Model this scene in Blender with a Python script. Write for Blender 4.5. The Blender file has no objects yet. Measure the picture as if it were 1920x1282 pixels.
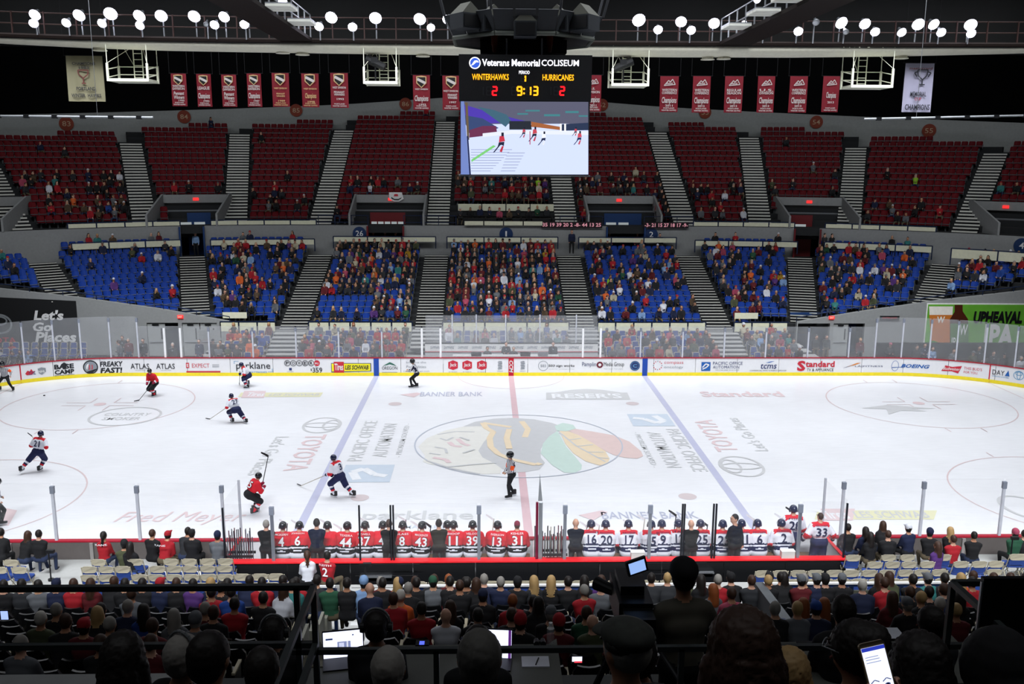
import bpy, bmesh, math, random
import numpy as np
from mathutils import Vector, Matrix
rnd = random.Random(7)
PI = math.pi
sc = bpy.context.scene
COL = sc.collection
# ---------------------------------------------------------------- camera, world, lights, exposure
CAM = np.array([-1.399, -39.494, 12.355]); YAW, PITCH, ROLL, FPX = 0.027482, 0.194814, 0.005786, 1742.8
def _basis():
    cy, sy, cp, sp, cr, sr = math.cos(YAW), math.sin(YAW), math.cos(PITCH), math.sin(PITCH), math.cos(ROLL), math.sin(ROLL)
    F = np.array([sy*cp, cy*cp, -sp]); r = np.array([cy, -sy, 0]); u = np.cross(r, F)
    return r*cr+u*sr, -r*sr+u*cr, F
CR, CU, CF = _basis()
cd = bpy.data.cameras.new('camera'); cam = bpy.data.objects.new('camera', cd); COL.objects.link(cam)
cd.sensor_width = 36; cd.lens = FPX/1920*36; cd.clip_end = 400; cd.clip_start = .1
M = Matrix(((CR[0], CU[0], -CF[0], CAM[0]), (CR[1], CU[1], -CF[1], CAM[1]), (CR[2], CU[2], -CF[2], CAM[2]), (0, 0, 0, 1)))
cam.matrix_world = M
sc.camera = cam
w = bpy.data.worlds.new('world'); sc.world = w; w.use_nodes = True
w.node_tree.nodes['Background'].inputs[0].default_value = (.35, .4, .5, 1)
w.node_tree.nodes['Background'].inputs[1].default_value = .03
def area(name, loc, sx, sy, power, spread, rot=(0, 0, 0), col=(.93, .96, 1)):
    l = bpy.data.lights.new(name, 'AREA'); l.shape = 'RECTANGLE'; l.size = sx; l.size_y = sy
    l.energy = power; l.spread = math.radians(spread); l.color = col
    o = bpy.data.objects.new(name, l); o.location = loc; o.rotation_euler = rot; COL.objects.link(o)
    return o
for x_, p_ in ((-18, 3300), (0, 2650), (18, 3300)): area('rink_light_row', (x_, 1.5, 22.5), 19, 16, p_, 130)
# unseen fill lights added to brighten the stands, benches and far rinkside
area('fill_light_row', (0, 13, 22.5), 70, 4, 2500, 130, (math.radians(48), 0, 0))
area('fill_light_row', (0, -19, 20.5), 46, 2, 240, 95, (math.radians(14), 0, 0))
area('fill_light_row', (0, -31, 20.5), 44, 1.5, 1450, 32, (math.radians(39), 0, 0))  # narrow fill added to brighten the backs on the benches
area('fill_light_row', (0, 5, 21.5), 60, 2, 1700, 56, (math.radians(33), 0, 0))  # fill added over the ice to lift the far rinkside panels
area('fill_light_row', (0, -35, 23), 40, 4, 260, 120)  # added fill that lifts the foreground heads from above
sc.view_settings.view_transform = 'Standard'; sc.view_settings.look = 'None'
sc.view_settings.gamma = 1; sc.view_settings.use_curve_mapping = False
sc.view_settings.exposure = 0.1
# ---------------------------------------------------------------- pixel helpers (places read off the photograph, on planes at known depth)
def ray(a, b): return CF+CR*(a-960)/FPX-CU*(b-641)/FPX
def PY(a, b, y):
    d = ray(a, b); return CAM+(y-CAM[1])/d[1]*d
def PZ(a, b, z=0.):
    d = ray(a, b); return CAM+(z-CAM[2])/d[2]*d
def PD(a, b, depth): return CAM+ray(a, b)*depth
def PX(p):
    d = np.array(p, float)-CAM; z = d @ CF
    return 960+FPX*(d @ CR)/z, 641-FPX*(d @ CU)/z, FPX/z
# ---------------------------------------------------------------- materials
_m = {}
def lin(c):
    if isinstance(c, str): c = tuple(int(c[i:i+2], 16) for i in (0, 2, 4))
    if isinstance(c, int): c = (c, c, c)
    return tuple((x/255/12.92 if x/255 <= .04045 else ((x/255+.055)/1.055)**2.4) for x in c)
def mat(name, col, rough=.6, metal=0., var=.12, scale=6., emit=0., bump=0., spec=.4):
    if name in _m: return _m[name]
    m = bpy.data.materials.new(name); m.use_nodes = True; nt = m.node_tree; b = nt.nodes['Principled BSDF']
    c = lin(col)
    b.inputs['Roughness'].default_value = rough; b.inputs['Metallic'].default_value = metal
    b.inputs['Specular IOR Level'].default_value = spec
    if emit:
        b.inputs['Base Color'].default_value = (0, 0, 0, 1)
        b.inputs['Emission Color'].default_value = (*c, 1); b.inputs['Emission Strength'].default_value = emit
    else:
        tc = nt.nodes.new('ShaderNodeTexCoord'); n = nt.nodes.new('ShaderNodeTexNoise'); n.inputs['Scale'].default_value = scale
        n.inputs['Detail'].default_value = 3
        nt.links.new(tc.outputs['Object'], n.inputs['Vector'])
        r = nt.nodes.new('ShaderNodeMapRange'); r.inputs[3].default_value = 1-var; r.inputs[4].default_value = 1+var
        nt.links.new(n.outputs[0], r.inputs[0])
        mx = nt.nodes.new('ShaderNodeVectorMath'); mx.operation = 'SCALE'; mx.inputs[0].default_value = c
        nt.links.new(r.outputs[0], mx.inputs['Scale']); nt.links.new(mx.outputs[0], b.inputs['Base Color'])
        if bump:
            bp = nt.nodes.new('ShaderNodeBump'); bp.inputs['Strength'].default_value = bump
            nt.links.new(n.outputs[0], bp.inputs['Height']); nt.links.new(bp.outputs[0], b.inputs['Normal'])
    _m[name] = m
    return m
def glassmat(name, haze, tint=(1, 1, 1), refl=.8):
    if name in _m: return _m[name]
    m = bpy.data.materials.new(name); m.use_nodes = True; nt = m.node_tree; nt.nodes.clear()
    out = nt.nodes.new('ShaderNodeOutputMaterial'); tr = nt.nodes.new('ShaderNodeBsdfTransparent'); tr.inputs[0].default_value = (*tint, 1)
    gl = nt.nodes.new('ShaderNodeBsdfGlossy'); gl.inputs['Roughness'].default_value = .04
    df = nt.nodes.new('ShaderNodeBsdfTranslucent'); df.inputs[0].default_value = (.85, .88, .92, 1)
    d2 = nt.nodes.new('ShaderNodeBsdfDiffuse'); d2.inputs[0].default_value = (.85, .88, .92, 1)
    md = nt.nodes.new('ShaderNodeMixShader'); nt.links.new(df.outputs[0], md.inputs[1]); nt.links.new(d2.outputs[0], md.inputs[2])
    fr = nt.nodes.new('ShaderNodeLayerWeight'); pw = nt.nodes.new('ShaderNodeMath'); pw.operation = 'POWER'; pw.inputs[1].default_value = 5; fa = nt.nodes.new('ShaderNodeMath'); fa.operation = 'MULTIPLY_ADD'; fa.inputs[1].default_value = refl; fa.inputs[2].default_value = .03*refl
    fr.inputs[0].default_value = .5; nt.links.new(fr.outputs[1], pw.inputs[0]); nt.links.new(pw.outputs[0], fa.inputs[0])
    a = nt.nodes.new('ShaderNodeMixShader'); nt.links.new(fa.outputs[0], a.inputs[0]); nt.links.new(tr.outputs[0], a.inputs[1]); nt.links.new(gl.outputs[0], a.inputs[2])
    tc = nt.nodes.new('ShaderNodeTexCoord'); n = nt.nodes.new('ShaderNodeTexNoise'); n.inputs['Scale'].default_value = 1.5; n.inputs['Detail'].default_value = 4
    nt.links.new(tc.outputs['Object'], n.inputs['Vector'])
    r = nt.nodes.new('ShaderNodeMapRange'); r.inputs[3].default_value = haze*.6; r.inputs[4].default_value = haze*1.4
    nt.links.new(n.outputs[0], r.inputs[0])
    b = nt.nodes.new('ShaderNodeMixShader'); nt.links.new(r.outputs[0], b.inputs[0]); nt.links.new(a.outputs[0], b.inputs[1]); nt.links.new(md.outputs[0], b.inputs[2])
    nt.links.new(b.outputs[0], out.inputs[0]); _m[name] = m
    return m
# ---------------------------------------------------------------- mesh helpers
class MB:
    def __init__(s): s.v = []; s.f = []; s.m = []
    def add(s, vs, fs, mi=0):
        o = len(s.v); s.v += [tuple(map(float, p)) for p in vs]; s.f += [tuple(i+o for i in f) for f in fs]; s.m += [mi]*len(fs); return s
    def box(s, lo, hi, mi=0, T=None):
        (a, b, c), (d, e, f) = lo, hi
        vs = [(a, b, c), (d, b, c), (d, e, c), (a, e, c), (a, b, f), (d, b, f), (d, e, f), (a, e, f)]
        if T is not None: vs = [T @ Vector(p) for p in vs]
        return s.add(vs, [(0, 3, 2, 1), (4, 5, 6, 7), (0, 1, 5, 4), (1, 2, 6, 5), (2, 3, 7, 6), (3, 0, 4, 7)], mi)
    def tube(s, a, b, r, mi=0, n=8, r2=None):
        a, b = Vector(a), Vector(b); r2 = r if r2 is None else r2
        d = (b-a).normalized(); x = d.orthogonal().normalized(); y = d.cross(x)
        vs = [];
        for p, q in ((a, r), (b, r2)):
            vs += [p+(x*math.cos(2*PI*i/n)+y*math.sin(2*PI*i/n))*q for i in range(n)]
        fs = [(i, (i+1) % n, n+(i+1) % n, n+i) for i in range(n)]+[tuple(range(n))[::-1], tuple(range(n, 2*n))]
        return s.add(vs, fs, mi)
    def path(s, pts, r, mi=0, n=6):
        for a, b in zip(pts, pts[1:]): s.tube(a, b, r, mi, n)
        return s
    def prism(s, poly, z0, z1, mi=0, fn=None):
        n = len(poly); vs = [(x, y, z0) for x, y in poly]+[(x, y, z1) for x, y in poly]
        if fn: vs = [fn(*p) for p in vs]
        return s.add(vs, [tuple(range(n))[::-1], tuple(range(n, 2*n))]+[(i, (i+1) % n, n+(i+1) % n, n+i) for i in range(n)], mi)
    def ell(s, c, r, mi=0, n=10, k=6, T=None):
        vs = [(0, 0, -1)]+[(math.cos(2*PI*i/n)*math.cos(-PI/2+PI*j/k), math.sin(2*PI*i/n)*math.cos(-PI/2+PI*j/k), math.sin(-PI/2+PI*j/k)) for j in range(1, k) for i in range(n)]+[(0, 0, 1)]
        fs = [(0, 1+(i+1) % n, 1+i) for i in range(n)]
        for j in range(k-2):
            fs += [(1+j*n+i, 1+j*n+(i+1) % n, 1+(j+1)*n+(i+1) % n, 1+(j+1)*n+i) for i in range(n)]
        e = len(vs)-1; fs += [(e, 1+(k-2)*n+i, 1+(k-2)*n+(i+1) % n) for i in range(n)]
        vs = [Vector((x*r[0], y*r[1], z*r[2])) for x, y, z in vs]
        if T is not None: vs = [T @ v for v in vs]
        return s.add([(v[0]+c[0], v[1]+c[1], v[2]+c[2]) for v in vs], fs, mi)
    def mesh(s, name, mats, smooth=False):
        me = bpy.data.meshes.new(name); me.from_pydata(s.v, [], s.f)
        for m in (mats if isinstance(mats, (list, tuple)) else [mats]): me.materials.append(m)
        if any(s.m): me.polygons.foreach_set('material_index', s.m)
        if smooth: me.polygons.foreach_set('use_smooth', [True]*len(s.f))
        me.update(); return me
    def obj(s, name, mats, parent=None, smooth=False, loc=None):
        return link(name, s.mesh(name, mats, smooth), parent, loc)
def link(name, me, parent=None, loc=None, rz=0):
    o = bpy.data.objects.new(name, me); COL.objects.link(o)
    if parent: o.parent = parent
    if loc is not None: o.location = loc
    if rz: o.rotation_euler.z = rz
    return o
def tag(o, label, cat, group=None):
    o['label'] = label; o['category'] = cat
    if group: o['group'] = group
    return o
def thing(name, label, cat, loc=(0, 0, 0), rz=0, group=None):
    o = link(name, None, None, loc, rz); return tag(o, label, cat, group)
def lab(o, l): o['label'] = l; return o
def struct(o): o['kind'] = 'structure'; return o
def stuff(o): o['kind'] = 'stuff'; return o
ORD = 'first second third fourth fifth sixth seventh eighth ninth tenth eleventh twelfth thirteenth fourteenth fifteenth sixteenth seventeenth eighteenth nineteenth twentieth'.split()
TENS = {2: 'twenty', 3: 'thirty', 4: 'forty', 5: 'fifty', 6: 'sixty', 7: 'seventy', 8: 'eighty'}
NW = {'26': 'twenty-six', '1': 'one', '2': 'two', '4': 'four', '83': 'eighty-three', '84': 'eighty-four', '85': 'eighty-five', '86': 'eighty-six', '52': 'fifty-two', '53': 'fifty-three', '54': 'fifty-four', '55': 'fifty-five'}
def ordw(n):
    if n < 20: return ORD[n]
    t, u = divmod(n+1, 10)
    return TENS[t].replace('y', 'ieth') if u == 0 else TENS[t]+'-'+ORD[u-1]
# ---------------------------------------------------------------- text
_tx = {}
def text_geo(s, bold=0., shear=0., res=2):
    k = (s, bold, shear, res)
    if k in _tx: return _tx[k]
    c = bpy.data.curves.new('t', 'FONT'); c.body = s; c.size = 1; c.offset = bold*.45; c.shear = shear; c.resolution_u = res
    c.fill_mode = 'FRONT'; c.dimensions = '2D'
    o = bpy.data.objects.new('t', c); COL.objects.link(o)
    dg = bpy.context.evaluated_depsgraph_get()
    me = bpy.data.meshes.new_from_object(o.evaluated_get(dg))
    v = np.zeros(len(me.vertices)*3); me.vertices.foreach_get('co', v); v = v.reshape(-1, 3)
    f = [tuple(p.vertices) for p in me.polygons]
    bpy.data.objects.remove(o); bpy.data.curves.remove(c); bpy.data.meshes.remove(me)
    if len(v):
        v = v[:, :2]-np.array([v[:, 0].min(), v[:, 1].min()])
        v = v/np.array([max(v[:, 0].max(), 1e-4), max(v[:, 1].max(), 1e-4)])
    _tx[k] = (v, f); return _tx[k]
def text(s, w, h, fn, material, name='lettering', parent=None, bold=.03, shear=0., x0=0., y0=0., sub=0, label=None):
    """lettering w wide and h tall, its lower left corner at (x0,y0) of the surface fn(a,b)->point"""
    v, f = text_geo(s, bold, shear)
    mb = MB(); mb.add([fn(x0+p[0]*w, y0+p[1]*h) for p in v], f)
    o = mb.obj(name, material, parent)
    if label: lab(o, label)
    return o
def plane_fn(o, ax, ay):
    o, ax, ay = np.array(o, float), np.array(ax, float), np.array(ay, float)
    return lambda a, b: o+ax*a+ay*b
def poly_obj(pts, fn, material, name, parent, off=0):
    mb = MB(); mb.add([fn(*p) for p in pts], [tuple(range(len(pts)))]); return mb.obj(name, material, parent)
def circ(cx, cy, rx, ry=None, n=32, a0=0, a1=2*PI):
    ry = rx if ry is None else ry
    return [(cx+rx*math.cos(a0+(a1-a0)*i/n), cy+ry*math.sin(a0+(a1-a0)*i/n)) for i in range(n+(0 if abs(a1-a0-2*PI) < 1e-6 else 1))]
def ring(cx, cy, rx, ry, t, fn, material, name, parent, n=40, a0=0, a1=2*PI):
    mb = MB(); v = []
    for i in range(n+1):
        a = a0+(a1-a0)*i/n
        v += [fn(cx+(rx+t/2)*math.cos(a), cy+(ry+t/2)*math.sin(a)), fn(cx+(rx-t/2)*math.cos(a), cy+(ry-t/2)*math.sin(a))]
    mb.add(v, [(2*i, 2*i+2, 2*i+3, 2*i+1) for i in range(n)]); return mb.obj(name, material, parent)
def lines(segs, t, fn, material, name, parent):
    mb = MB()
    for k, (x0, y0, x1, y1) in enumerate(segs):
        d = math.hypot(x1-x0, y1-y0); nx, ny = -(y1-y0)/d*t/2, (x1-x0)/d*t/2
        q = [np.array(fn(*c), float) for c in ((x0-nx, y0-ny), (x1-nx, y1-ny), (x1+nx, y1+ny), (x0+nx, y0+ny))]; nn = np.cross(q[1]-q[0], q[3]-q[0]); nn /= np.linalg.norm(nn)+1e-9
        if nn @ (CAM-q[0]) < 0: nn = -nn
        mb.add([c+nn*.0012*(k % 12) for c in q], [(0, 1, 2, 3)])
    return mb.obj(name, material, parent)
# ---------------------------------------------------------------- common materials
WHITE = mat('white_paint', 'e6e6e6', .4); BLACK = mat('black_paint', '0c0d10', .5); DARK = mat('dark_metal', '17181b', .5, .3)
CREAM = mat('cream_panel', 'dedec4', .6); GREYW = mat('grey_wall', '8f9191', .8, bump=.1); GREYD = mat('dark_grey_wall', '4c4f50', .8)
NAVY = mat('navy_rail', '142544', .45, .3); STEEL = mat('steel', 'a7abb0', .35, .7); REDC = mat('red_cap', 'a3182e', .4)
BLUEP = mat('blue_stripe', '1d4aa8', .5); REDP = mat('red_stripe', 'c2182f', .5); YEL = mat('yellow_kick', 'f2dc28', .5)
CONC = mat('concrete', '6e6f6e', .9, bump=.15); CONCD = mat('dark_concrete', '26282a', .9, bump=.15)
BROWN = mat('brown_steel', '150d0a', .7, 0., spec=.15); RUST = mat('rust_rail', '2a1410', .6, .1)
# ================================================================ RINK
ICE = bpy.data.materials.new('ice'); ICE.use_nodes = True
def _ice():
    nt = ICE.node_tree; b = nt.nodes['Principled BSDF']
    tc = nt.nodes.new('ShaderNodeTexCoord'); n = nt.nodes.new('ShaderNodeTexNoise'); n.inputs['Scale'].default_value = .35; n.inputs['Detail'].default_value = 6
    mp = nt.nodes.new('ShaderNodeMapping'); mp.inputs['Scale'].default_value = (.5, 3.5, 1); mp.inputs['Rotation'].default_value = (0, 0, .25)
    n2 = nt.nodes.new('ShaderNodeTexNoise'); n2.inputs['Scale'].default_value = 2.5; n2.inputs['Detail'].default_value = 6
    nt.links.new(tc.outputs['Object'], n.inputs['Vector']); nt.links.new(tc.outputs['Object'], mp.inputs[0]); nt.links.new(mp.outputs[0], n2.inputs['Vector'])
    ad = nt.nodes.new('ShaderNodeMath'); ad.operation = 'ADD'; nt.links.new(n.outputs[0], ad.inputs[0]); nt.links.new(n2.outputs[0], ad.inputs[1])
    cr = nt.nodes.new('ShaderNodeMapRange'); cr.inputs[1].default_value = .6; cr.inputs[2].default_value = 1.4; cr.inputs[3].default_value = .80; cr.inputs[4].default_value = .90
    nt.links.new(ad.outputs[0], cr.inputs[0])
    vm = nt.nodes.new('ShaderNodeVectorMath'); vm.operation = 'SCALE'; vm.inputs[0].default_value = (.97, .98, 1.02)
    nt.links.new(cr.outputs[0], vm.inputs['Scale']); nt.links.new(vm.outputs[0], b.inputs['Base Color'])
    b.inputs['Roughness'].default_value = .3; b.inputs['Specular IOR Level'].default_value = .25
_ice()
def icemark(name, col, k=1.0):
    c = [int(235-(235-x)*k) for x in (tuple(int(col[i:i+2], 16) for i in (0, 2, 4)))]
    return mat('ice_'+name, tuple(c), .3, var=.06, scale=3, spec=.25)
HL, HW, CRN = 30.48, 12.95, 8.53
def rink_outline(off=0., n=14):
    """points round the rink, anticlockwise from the near right corner start, off = outward"""
    pts = []
    for cx, cy, a0 in ((HL-CRN, -HW+CRN, -PI/2), (HL-CRN, HW-CRN, 0), (-HL+CRN, HW-CRN, PI/2), (-HL+CRN, -HW+CRN, PI)):
        for i in range(n+1):
            a = a0+PI/2*i/n; pts.append((cx+(CRN+off)*math.cos(a), cy+(CRN+off)*math.sin(a)))
    return pts
mb = MB(); o_ = rink_outline(0.02); mb.add([(x, y, 0) for x, y in o_], [tuple(range(len(o_)))])
ice = struct(mb.obj('floor', ICE)); ice['label'] = 'white ice sheet of the hockey rink'
mb = MB(); mb.box((-46, -34, -.3), (46, 50, -.02)); base = struct(mb.obj('floor', CONCD))
iz = lambda z: (lambda a, b: (a, b, z))
RL = icemark('red', 'b04a5c', .30); BL = icemark('blue', '5a62b8', .28); CL = icemark('circle_red', 'b8737c', .30); GR = icemark('grey', '6f757c', .24)
DKB = icemark('blackish', '5a6270', .22); GRN = icemark('green', '7fc0a8', .3); ORA = icemark('orange', 'ecc890', .5); RDF = icemark('feather_red', 'd08880', .32)
TAN = icemark('tan', 'e0dcd0', .4); CIB = icemark('circle_blue', '8090b0', .4); RDT = icemark('text_red', 'c05060', .2); LBL = icemark('light_blue', '5f92cf', .22); GT = icemark('text_grey', '666e78', .2); NVT = icemark('text_navy', '7078a8', .4); YLT = icemark('yellow', 'd8cf60', .32); WHT = mat('ice_white', 'eceef2', .3, spec=.25)
def rect(x0, y0, x1, y1): return [(x0, y0), (x1, y0), (x1, y1), (x0, y1)]
poly_obj(rect(-.15, -HW, .15, HW), iz(.006), RL, 'centre_line', ice)
for s in (-1, 1):
    lab(poly_obj(rect(s*7.77-.15, -HW, s*7.77+.15, HW), iz(.006), BL, 'blue_line', ice), 'blue line left of centre' if s < 0 else 'blue line right of centre')
    yb = HW-CRN+math.sqrt(CRN**2-(27.13-HL+CRN)**2)
    poly_obj(rect(s*27.13-.03, -yb, s*27.13+.03, yb), iz(.006), CL, 'goal_line', ice)
    for t in (-1, 1):
        cx, cy = s*21.03, t*6.71
        ring(cx, cy, 4.57, 4.57, .06, iz(.007), CL, 'faceoff_circle', ice, 64)
        poly_obj(circ(cx, cy, .3), iz(.008), RDT, 'faceoff_dot', ice)
        sg = []
        for a in (-1, 1):
            for b in (-1, 1):
                sg += [(cx+a*.6, cy+b*.28, cx+a*1.8, cy+b*.28), (cx+a*.6, cy+b*.28, cx+a*.6, cy+b*1.2)]
            sg += [(cx+a*.85, cy+4.57, cx+a*.85, cy+5.17), (cx+a*.85, cy-4.57, cx+a*.85, cy-5.17)]
        lines(sg, .05, iz(.009), CL, 'faceoff_marks', ice)
        poly_obj(circ(s*6.1, t*6.71, .34), iz(.008), icemark('dot_grey', '9a7078', .28), 'neutral_dot', ice)
ring(0, 0, 4.57, 4.57, .06, iz(.016), CIB, 'centre_circle', ice, 80)
ring(0, HW, 3.05, 3.05, .05, iz(.007), CL, 'referee_crease', ice, 40, PI, 2*PI)
def icepx(pts): return [tuple(PZ(a, b)[:2]) for a, b in pts]
# centre crest: painted head with feathers
crest = [('crest_hair', DKB, .010, [(868, 800), (890, 791), (925, 785), (960, 783.5), (1000, 786), (1035, 793), (1062, 803), (1050, 806), (1038, 815), (1022, 828), (1014, 842), (1014, 858), (1022, 868), (1012, 880), (985, 885), (955, 886), (940, 878), (925, 868), (905, 858), (897, 845), (908, 828), (925, 812), (915, 800), (895, 799)]),
 ('crest_face', TAN, .010, [(790, 832), (800, 822), (835, 807), (868, 800), (900, 799), (915, 803), (923, 812), (907, 829), (897, 845), (905, 858), (925, 868), (940, 878), (938, 888), (905, 889), (870, 882), (840, 876), (805, 870), (793, 866), (797, 855), (790, 845), (784, 838)]),
 ('crest_feather', GRN, .012, [(1045, 808), (1030, 818), (1018, 832), (1014, 850), (1035, 872), (1058, 886), (1078, 887), (1090, 880), (1091, 872), (1080, 858), (1062, 838), (1052, 820)]),
 ('crest_feather', RDF, .011, [(1062, 806), (1078, 804), (1110, 809), (1150, 816), (1180, 828), (1202, 846), (1206, 855), (1195, 860), (1170, 858), (1150, 853), (1120, 838), (1095, 822)]),
 ('crest_feather', ORA, .013, [(1049, 808), (1058, 806), (1085, 816), (1110, 830), (1135, 846), (1143, 860), (1140, 868), (1125, 873), (1098, 865), (1075, 850), (1060, 832)]),
 ('crest_knot', GRN, .0165, [(1040, 799), (1055, 793), (1075, 797), (1080, 804), (1062, 809), (1044, 808)])]
for n_, m_, z_, p_ in crest: lab(poly_obj(icepx(p_), iz(z_), m_, n_, ice), {'crest_hair': 'dark hair of the painted crest'}.get(n_, n_.replace('_', ' ')+' faded under the ice'))
def pxlines(chains, t, m_, name, z_=.014):
    sg = []
    for ch in chains:
        q = icepx(ch); sg += [(*a, *b) for a, b in zip(q, q[1:])]
    return lines(sg, t, iz(z_), m_, name, ice)
pxlines([[(958, 801), (925, 796), (905, 793), (912, 803), (925, 810), (918, 822), (920, 838), (935, 852), (960, 862), (1005, 872), (1013, 869)], [(955, 805), (950, 822), (955, 842)], [(978, 790), (990, 805), (984, 820)]], .28, ORA, 'crest_band', .0145)
pxlines([[(1049, 811), (1080, 836), (1135, 866)], [(1068, 825), (1090, 822)], [(1083, 837), (1112, 834)], [(1100, 848), (1132, 848)], [(1118, 858), (1141, 860)]], .09, GR, 'feather_quill', .015)
pxlines([[(820, 815), (855, 809), (890, 810)], [(825, 822), (838, 826), (850, 820)], [(815, 838), (835, 842), (838, 850)], [(805, 850), (826, 853)], [(800, 864), (838, 876), (880, 872), (930, 868)], [(862, 820), (880, 826)], [(868, 850), (890, 843)], [(840, 877), (900, 889)]], .12, GR, 'crest_line', .0146)
pxlines([[(842, 829), (850, 836), (866, 838)], [(858, 823), (868, 832), (880, 836)], [(812, 858), (836, 862), (842, 868)]], .22, RDT, 'war_paint', .0146)
# rink adverts in the ice; T(text, corner px lower-left, direction, size)
def ice_text(s, x, y, w_, h_, rot, m_, bold=.02, shear=0, z_=.012, lbl=None):
    c, s_ = math.cos(rot), math.sin(rot)
    fn = lambda a, b: (x+a*c-b*s_, y+a*s_+b*c, z_)
    return text(s, w_, h_, fn, m_, 'ice_lettering', ice, bold, shear, label=lbl or ('faded '+s.lower()+' lettering in the ice' if len(s) > 3 else None))
def ipx(a, b): p = PZ(a, b); return p[0], p[1]
def ibox(a0, b0, a1, b1, s, m_, **k):
    x0, y0 = ipx(a0, b1); x1, _ = ipx(a1, b1); _, y1 = ipx(a0, b0)
    return ice_text(s, x0, y0, x1-x0, y1-y0, 0, m_, **k)
ibox(787, 735, 905, 743, 'BANNER BANK', NVT); poly_obj(icepx([(750, 740), (782, 736), (790, 738), (776, 745)]), iz(.012), RDT, 'ice_logo', ice)
ibox(1130, 960, 1312, 973, 'BANNER BANK', NVT); poly_obj(icepx([(1085, 966), (1128, 957), (1140, 960), (1112, 976)]), iz(.012), RDT, 'ice_logo', ice)
poly_obj(icepx([(1024, 736), (1040, 736), (1070, 731), (1100, 729), (1130, 731), (1165, 736), (1176, 736), (1182, 749), (1024, 749)]), iz(.010), GR, 'ice_logo', ice)
ibox(1036, 738, 1168, 747, "RESER'S", WHT, bold=.05, z_=.014)
ibox(1318, 734, 1473, 744, 'Standard', RDT, bold=.06)
ibox(676, 958, 887, 980, 'parklane', GT, bold=.03); ibox(760, 985, 850, 991, 'MATTRESSES', LBL)
ibox(205, 960, 450, 985, 'Fred Meyer', RDT, bold=.0, shear=.3)
def les(a0, b0, a1, b1):
    m_ = a0+(a1-a0)*.33
    poly_obj(icepx([(a0+6, b0), (a1, b0), (a1-6, b1), (a0, b1)]), iz(.010), YLT, 'ice_logo', ice)
    poly_obj(icepx([(a0+12, b0-3), (m_, b0-3), (m_-4, b1+2), (a0+6, b1+2)]), iz(.012), RDT, 'ice_logo', ice)
    ibox(a0+14, b0, m_-6, b1-1, 'Tires', WHT, bold=.05, z_=.014); ibox(m_+4, b0+2, a1-9, b1-2, 'LES SCHWAB', GR, bold=.05, shear=.2, z_=.014)
les(446, 736, 606, 744); les(1527, 957, 1757, 974)
c0 = ipx(235, 780); ring(c0[0], c0[1], 1.62, 1.62, .12, iz(.012), GR, 'ice_logo', ice)
ice_text('COUNTRY', c0[0]-1.1, c0[1]+.05, 2.2, .5, 0, GR, lbl='faded round country smoker logo lettering'); ice_text('SMOKER', c0[0]-.9, c0[1]-.7, 1.8, .5, 0, GR)
c0 = ipx(1700, 768); poly_obj([(c0[0]-2.2, c0[1]+.3), (c0[0]-.6, c0[1]+.9), (c0[0]+1.6, c0[1]+.2), (c0[0]+.3, c0[1]+.1), (c0[0]+.9, c0[1]-.3), (c0[0]-.4, c0[1]-.2), (c0[0]-1.3, c0[1]-.9), (c0[0]-1.0, c0[1]+.1)], iz(.012), GR, 'ice_logo', ice)
c0 = ipx(1925, 952); ring(c0[0], c0[1], .8, 1.2, .14, iz(.012), GR, 'ice_logo', ice)
c0 = ipx(8, 975); poly_obj([(c0[0]-1, c0[1]-.3), (c0[0]+.4, c0[1]-.5), (c0[0]+.0, c0[1]+.9), (c0[0]-1, c0[1]+1.3)], iz(.012), RDT, 'ice_logo', ice)
def toyota(cx, cy, rot):
    c, s_ = math.cos(rot), math.sin(rot)
    fn = lambda a, b: (cx+a*c-b*s_, cy+a*s_+b*c, .012)
    ring(0, 0, 1.25, .85, .12, fn, GR, 'ice_logo', ice); f2 = lambda a, b: fn(a, b)[:2]+(.014,); f3 = lambda a, b: fn(a, b)[:2]+(.016,); ring(0, 0, .38, .8, .1, f2, GR, 'ice_logo', ice); ring(0, .42, .8, .36, .1, f3, GR, 'ice_logo', ice)
cL = ipx(604, 797); toyota(cL[0], cL[1], -PI/2)
a0 = ipx(590, 815); ice_text('TOYOTA', cL[0]-.45, a0[1], 5.0, .95, -PI/2, RDT, bold=.03); ice_text("Let's Go Places", cL[0]-1.75, a0[1]-.3, 5.2, .62, -PI/2, GT)
cRt = ipx(1390, 874); toyota(cRt[0], cRt[1], PI/2)
a0 = ipx(1360, 847); ice_text('TOYOTA', cRt[0]+.45, a0[1], 5.0, .95, PI/2, RDT, bold=.03); ice_text("Let's Go Places", cRt[0]+1.75, a0[1]+.1, 5.2, .62, PI/2, GT)
def office(sx, yl, rot):
    c, s_ = math.cos(rot), math.sin(rot)
    # logo square then two lines of text running along the rink's width
    fn = lambda a, b: (sx+a*c-b*s_, yl+a*s_+b*c, .010)
    poly_obj(rect(-2.2, -1.0, -.1, 1.0), fn, LBL, 'ice_logo', ice)
    fn2 = lambda a, b: (sx+a*c-b*s_, yl+a*s_+b*c, .013)
    lines([(-1.9, .3, -1.0, .6), (-1.0, .6, -.6, .2), (-.6, .2, -1.3, -.3), (-1.3, -.3, -1.5, -.8)], .35, fn2, WHT, 'ice_logo', ice)
    for s, b, w_, h_ in (('PACIFIC OFFICE', .42, 6.0, .62), ('AUTOMATION', -.55, 5.0, .62), ('- PROBLEM SOLVED -', -1.15, 5.0, .25)):
        text(s, w_, h_, fn2, GT, 'ice_lettering', ice, .01, 0, x0=.4 if b > 0 else .9, y0=b)
p = ipx(695, 870); office(p[0], p[1], PI/2)
p = ipx(1228, 800); office(p[0], p[1], -PI/2)
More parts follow.
